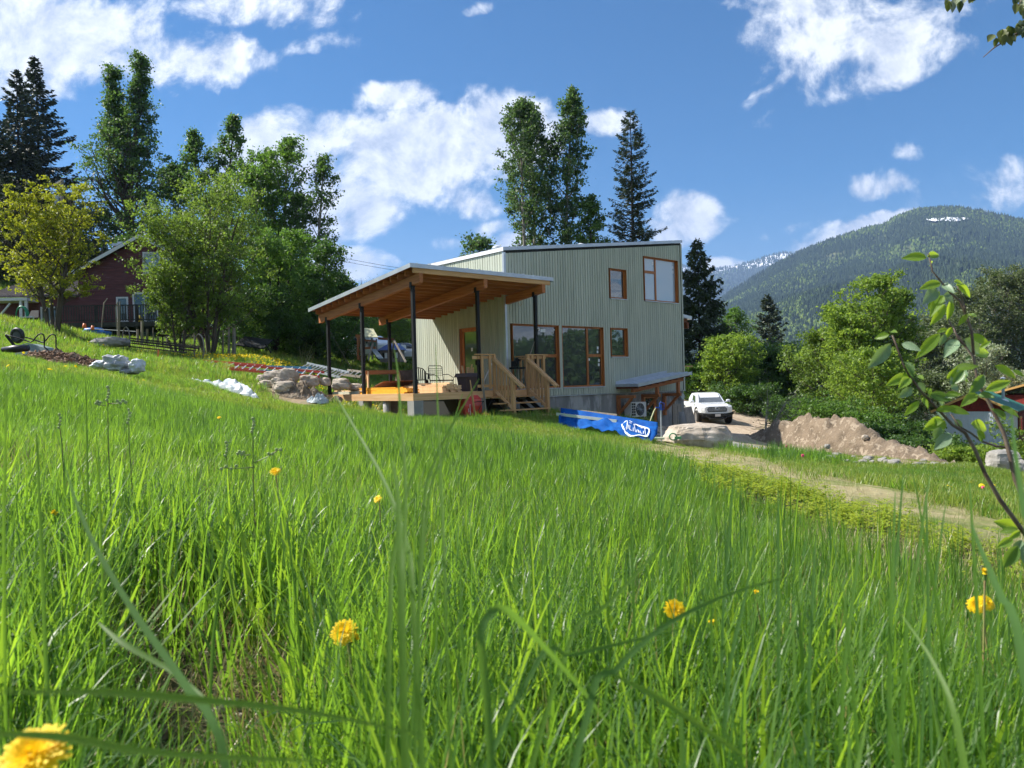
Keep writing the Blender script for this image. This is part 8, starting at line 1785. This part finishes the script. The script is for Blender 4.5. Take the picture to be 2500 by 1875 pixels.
LV = [(588,153,455,150,0),(590,150,668,130,0),(612,175,622,205,0),(665,292,555,318,0),(672,300,737,335,1),(735,285,808,290,0),(748,300,848,370,0),(640,325,588,395,1),(660,340,585,440,0),(680,360,608,468,0),(690,350,735,400,1),(690,410,625,520,0),(720,390,710,500,0),(680,365,740,345,1),(815,462,762,525,0),(800,470,858,462,0),(820,580,945,625,0),(795,600,905,680,1),(700,545,645,560,0),(725,535,690,600,0),(660,570,540,698,0),(690,570,662,640,1),(755,605,692,680,1),(845,680,968,660,0),(835,690,795,720,1),
 (385,575,297,595,0),(392,560,415,550,0),(390,625,280,765,1),(452,625,552,655,1),(475,720,520,810,2),(500,805,375,842,0),(495,812,445,860,0),(540,800,565,805,0),(540,838,590,890,1),(512,868,440,920,1),(548,940,468,1020,0),(555,930,615,980,2),(605,920,600,870,2),(600,905,735,930,2),(690,905,780,900,0),(720,870,775,850,1),(740,760,870,738,0),(790,755,740,830,1),(795,770,730,850,2),(900,795,825,910,2),(910,885,1060,820,0),(960,745,1090,810,0),(1060,770,1130,800,0),(870,905,960,915,2),(865,900,780,960,0),(690,975,830,1000,0),(640,990,760,975,0),(650,1000,690,1030,1),(680,1045,570,1070,0),(690,1050,590,1085,0),(665,1080,630,1160,1),(740,1040,790,1090,1),(720,1120,635,1200,1),(700,1110,720,1165,1),(830,1065,960,1085,0),(870,1100,915,1150,0),(890,1165,870,1100,2),(990,965,1100,1010,0),(1020,1045,960,980,2),(760,895,690,920,1),(700,820,760,760,0),(880,650,940,610,0),(520,780,470,720,2),(650,935,700,960,1),(800,830,815,800,0)]
LV2 = [(1085,1640,980,1600,0),(1090,1640,1000,1650,0),(1100,1650,1040,1700,0),(1060,1690,980,1740,0),(1110,1700,1060,1800,1),(1130,1720,1150,1860,1),(1090,1730,1010,1860,2),(1110,1800,1170,1900,0)]
def put_leaf(root, a, b, Y, kind, seed, meshes, name='leaf'):
    r_ = random.Random(seed); p0, p1 = P(*a, Y + r_.uniform(-.03,.03)), None
    p1 = P(*b, p0.y + r_.uniform(-.035,.02)); d = p1 - p0; L = d.length
    z = d.normalized(); up_ = Vector((r_.uniform(-.5,.15), -1.0 + r_.uniform(-.2,.3), .35 if kind != 1 else .1)).normalized()
    y_ = up_.cross(z)
    if y_.length < .1: y_ = Vector((1,0,0)).cross(z)
    y_.normalize(); n_ = z.cross(y_)
    ww = r_.uniform(.85,1.15)
    M = Matrix(((z.x*L, y_.x*L*ww, n_.x*L, p0.x), (z.y*L, y_.y*L*ww, n_.y*L, p0.y), (z.z*L, y_.z*L*ww, n_.z*L, p0.z), (0,0,0,1)))
    o = bpy.data.objects.new(name, meshes[kind]); COL.objects.link(o); o.parent = root; o.matrix_parent_inverse = root.matrix_world.inverted(); o.matrix_basis = M
    return o
for i, (x0, y0_, x1, y1_, kd) in enumerate(LV + LV2): put_leaf(sap, s6(x0, y0_), s6(x1, y1_), SY + (.06 if i < 25 else 0), kd if not (kd == 0 and i % 3 == 2) else 3, i, LMESH)
# ================================================================== overhanging bough, top right corner
bo = thing('overhanging_bough', 'leafy poplar bough hanging into the top right corner', 'bough', P(2600, -60, 3.2))
for pts in ([(2640,20),(2520,60),(2460,95),(2425,118),(2400,140)], [(2560,-30),(2400,-30),(2330,-22),(2300,-10)], [(2640,-40),(2500,-10),(2485,15)], [(2640,10),(2560,40),(2500,50)]):
    m = MB(); m.tube([P(x_, y_, 3.2) for x_, y_ in pts], list(np.linspace(.006,.0018,len(pts))), 6); m.build('twig', bark_s, bo, smooth=True)
BL = [bigleafmat('bough_leaf', (.10,.12,.035), (.20,.25,.04), .35), bigleafmat('bough_leaf_pale', (.20,.24,.14), (.15,.2,.05), .2), bigleafmat('bough_leaf_dark', (.04,.06,.02), (.10,.15,.02), .3)]
BMESH = [bigleaf_mesh('bough_leaf', BL[i], .1, .3, ratio=.62) for i in range(3)]
r_ = random.Random(9)
base = [(2425,84,2412,101),(2432,92,2428,116),(2436,90,2450,112),(2318,4,2312,30),(2324,2,2326,30),(2341,5,2343,31),(2345,2,2348,22),(2315,0,2308,14),(2370,-12,2376,8),(2360,-14,2352,5),(2380,-10,2366,6),(2335,-4,2332,16)]
for k_ in range(34):
    f = r_.random(); ax_ = 2445 + f*90; ay_ = 84 - f*38 + r_.uniform(-14, 12); base.append((ax_, ay_, ax_ + r_.uniform(-8,10), ay_ + r_.uniform(14,30)))
for k_ in range(16): ax_ = r_.uniform(2478, 2530); ay_ = r_.uniform(-12, 22); base.append((ax_, ay_, ax_ + r_.uniform(-8,8), ay_ + r_.uniform(14,26)))
for i, (a, b, c, d) in enumerate(base): put_leaf(bo, (a, b), (c, d), 3.2, r_.choice([0,0,1,2]), 300+i, BMESH)
# pebbles and clods on the bare patch
for i in range(26):
    c = Vector((BARE[0] + r_.uniform(-.25,.3), BARE[1] + r_.uniform(-.3,.3), 0)); c.z = g(c.x, c.y) + .004; s = r_.uniform(.006,.022); m = MB(); m.blob(c, (s,s*.8,s*.6), seed=i, amp=.3, sub=1)
    o = single('pebble', m, M_['rock'] if i % 2 else M_['dirt'], 'small pebble or clod on the bare soil patch in the grass', 'pebble', 'pebbles on the bare patch')
print('TRIS', sum(len(o.data.loops) - 2*len(o.data.polygons) for o in bpy.data.objects if o.type == 'MESH'))
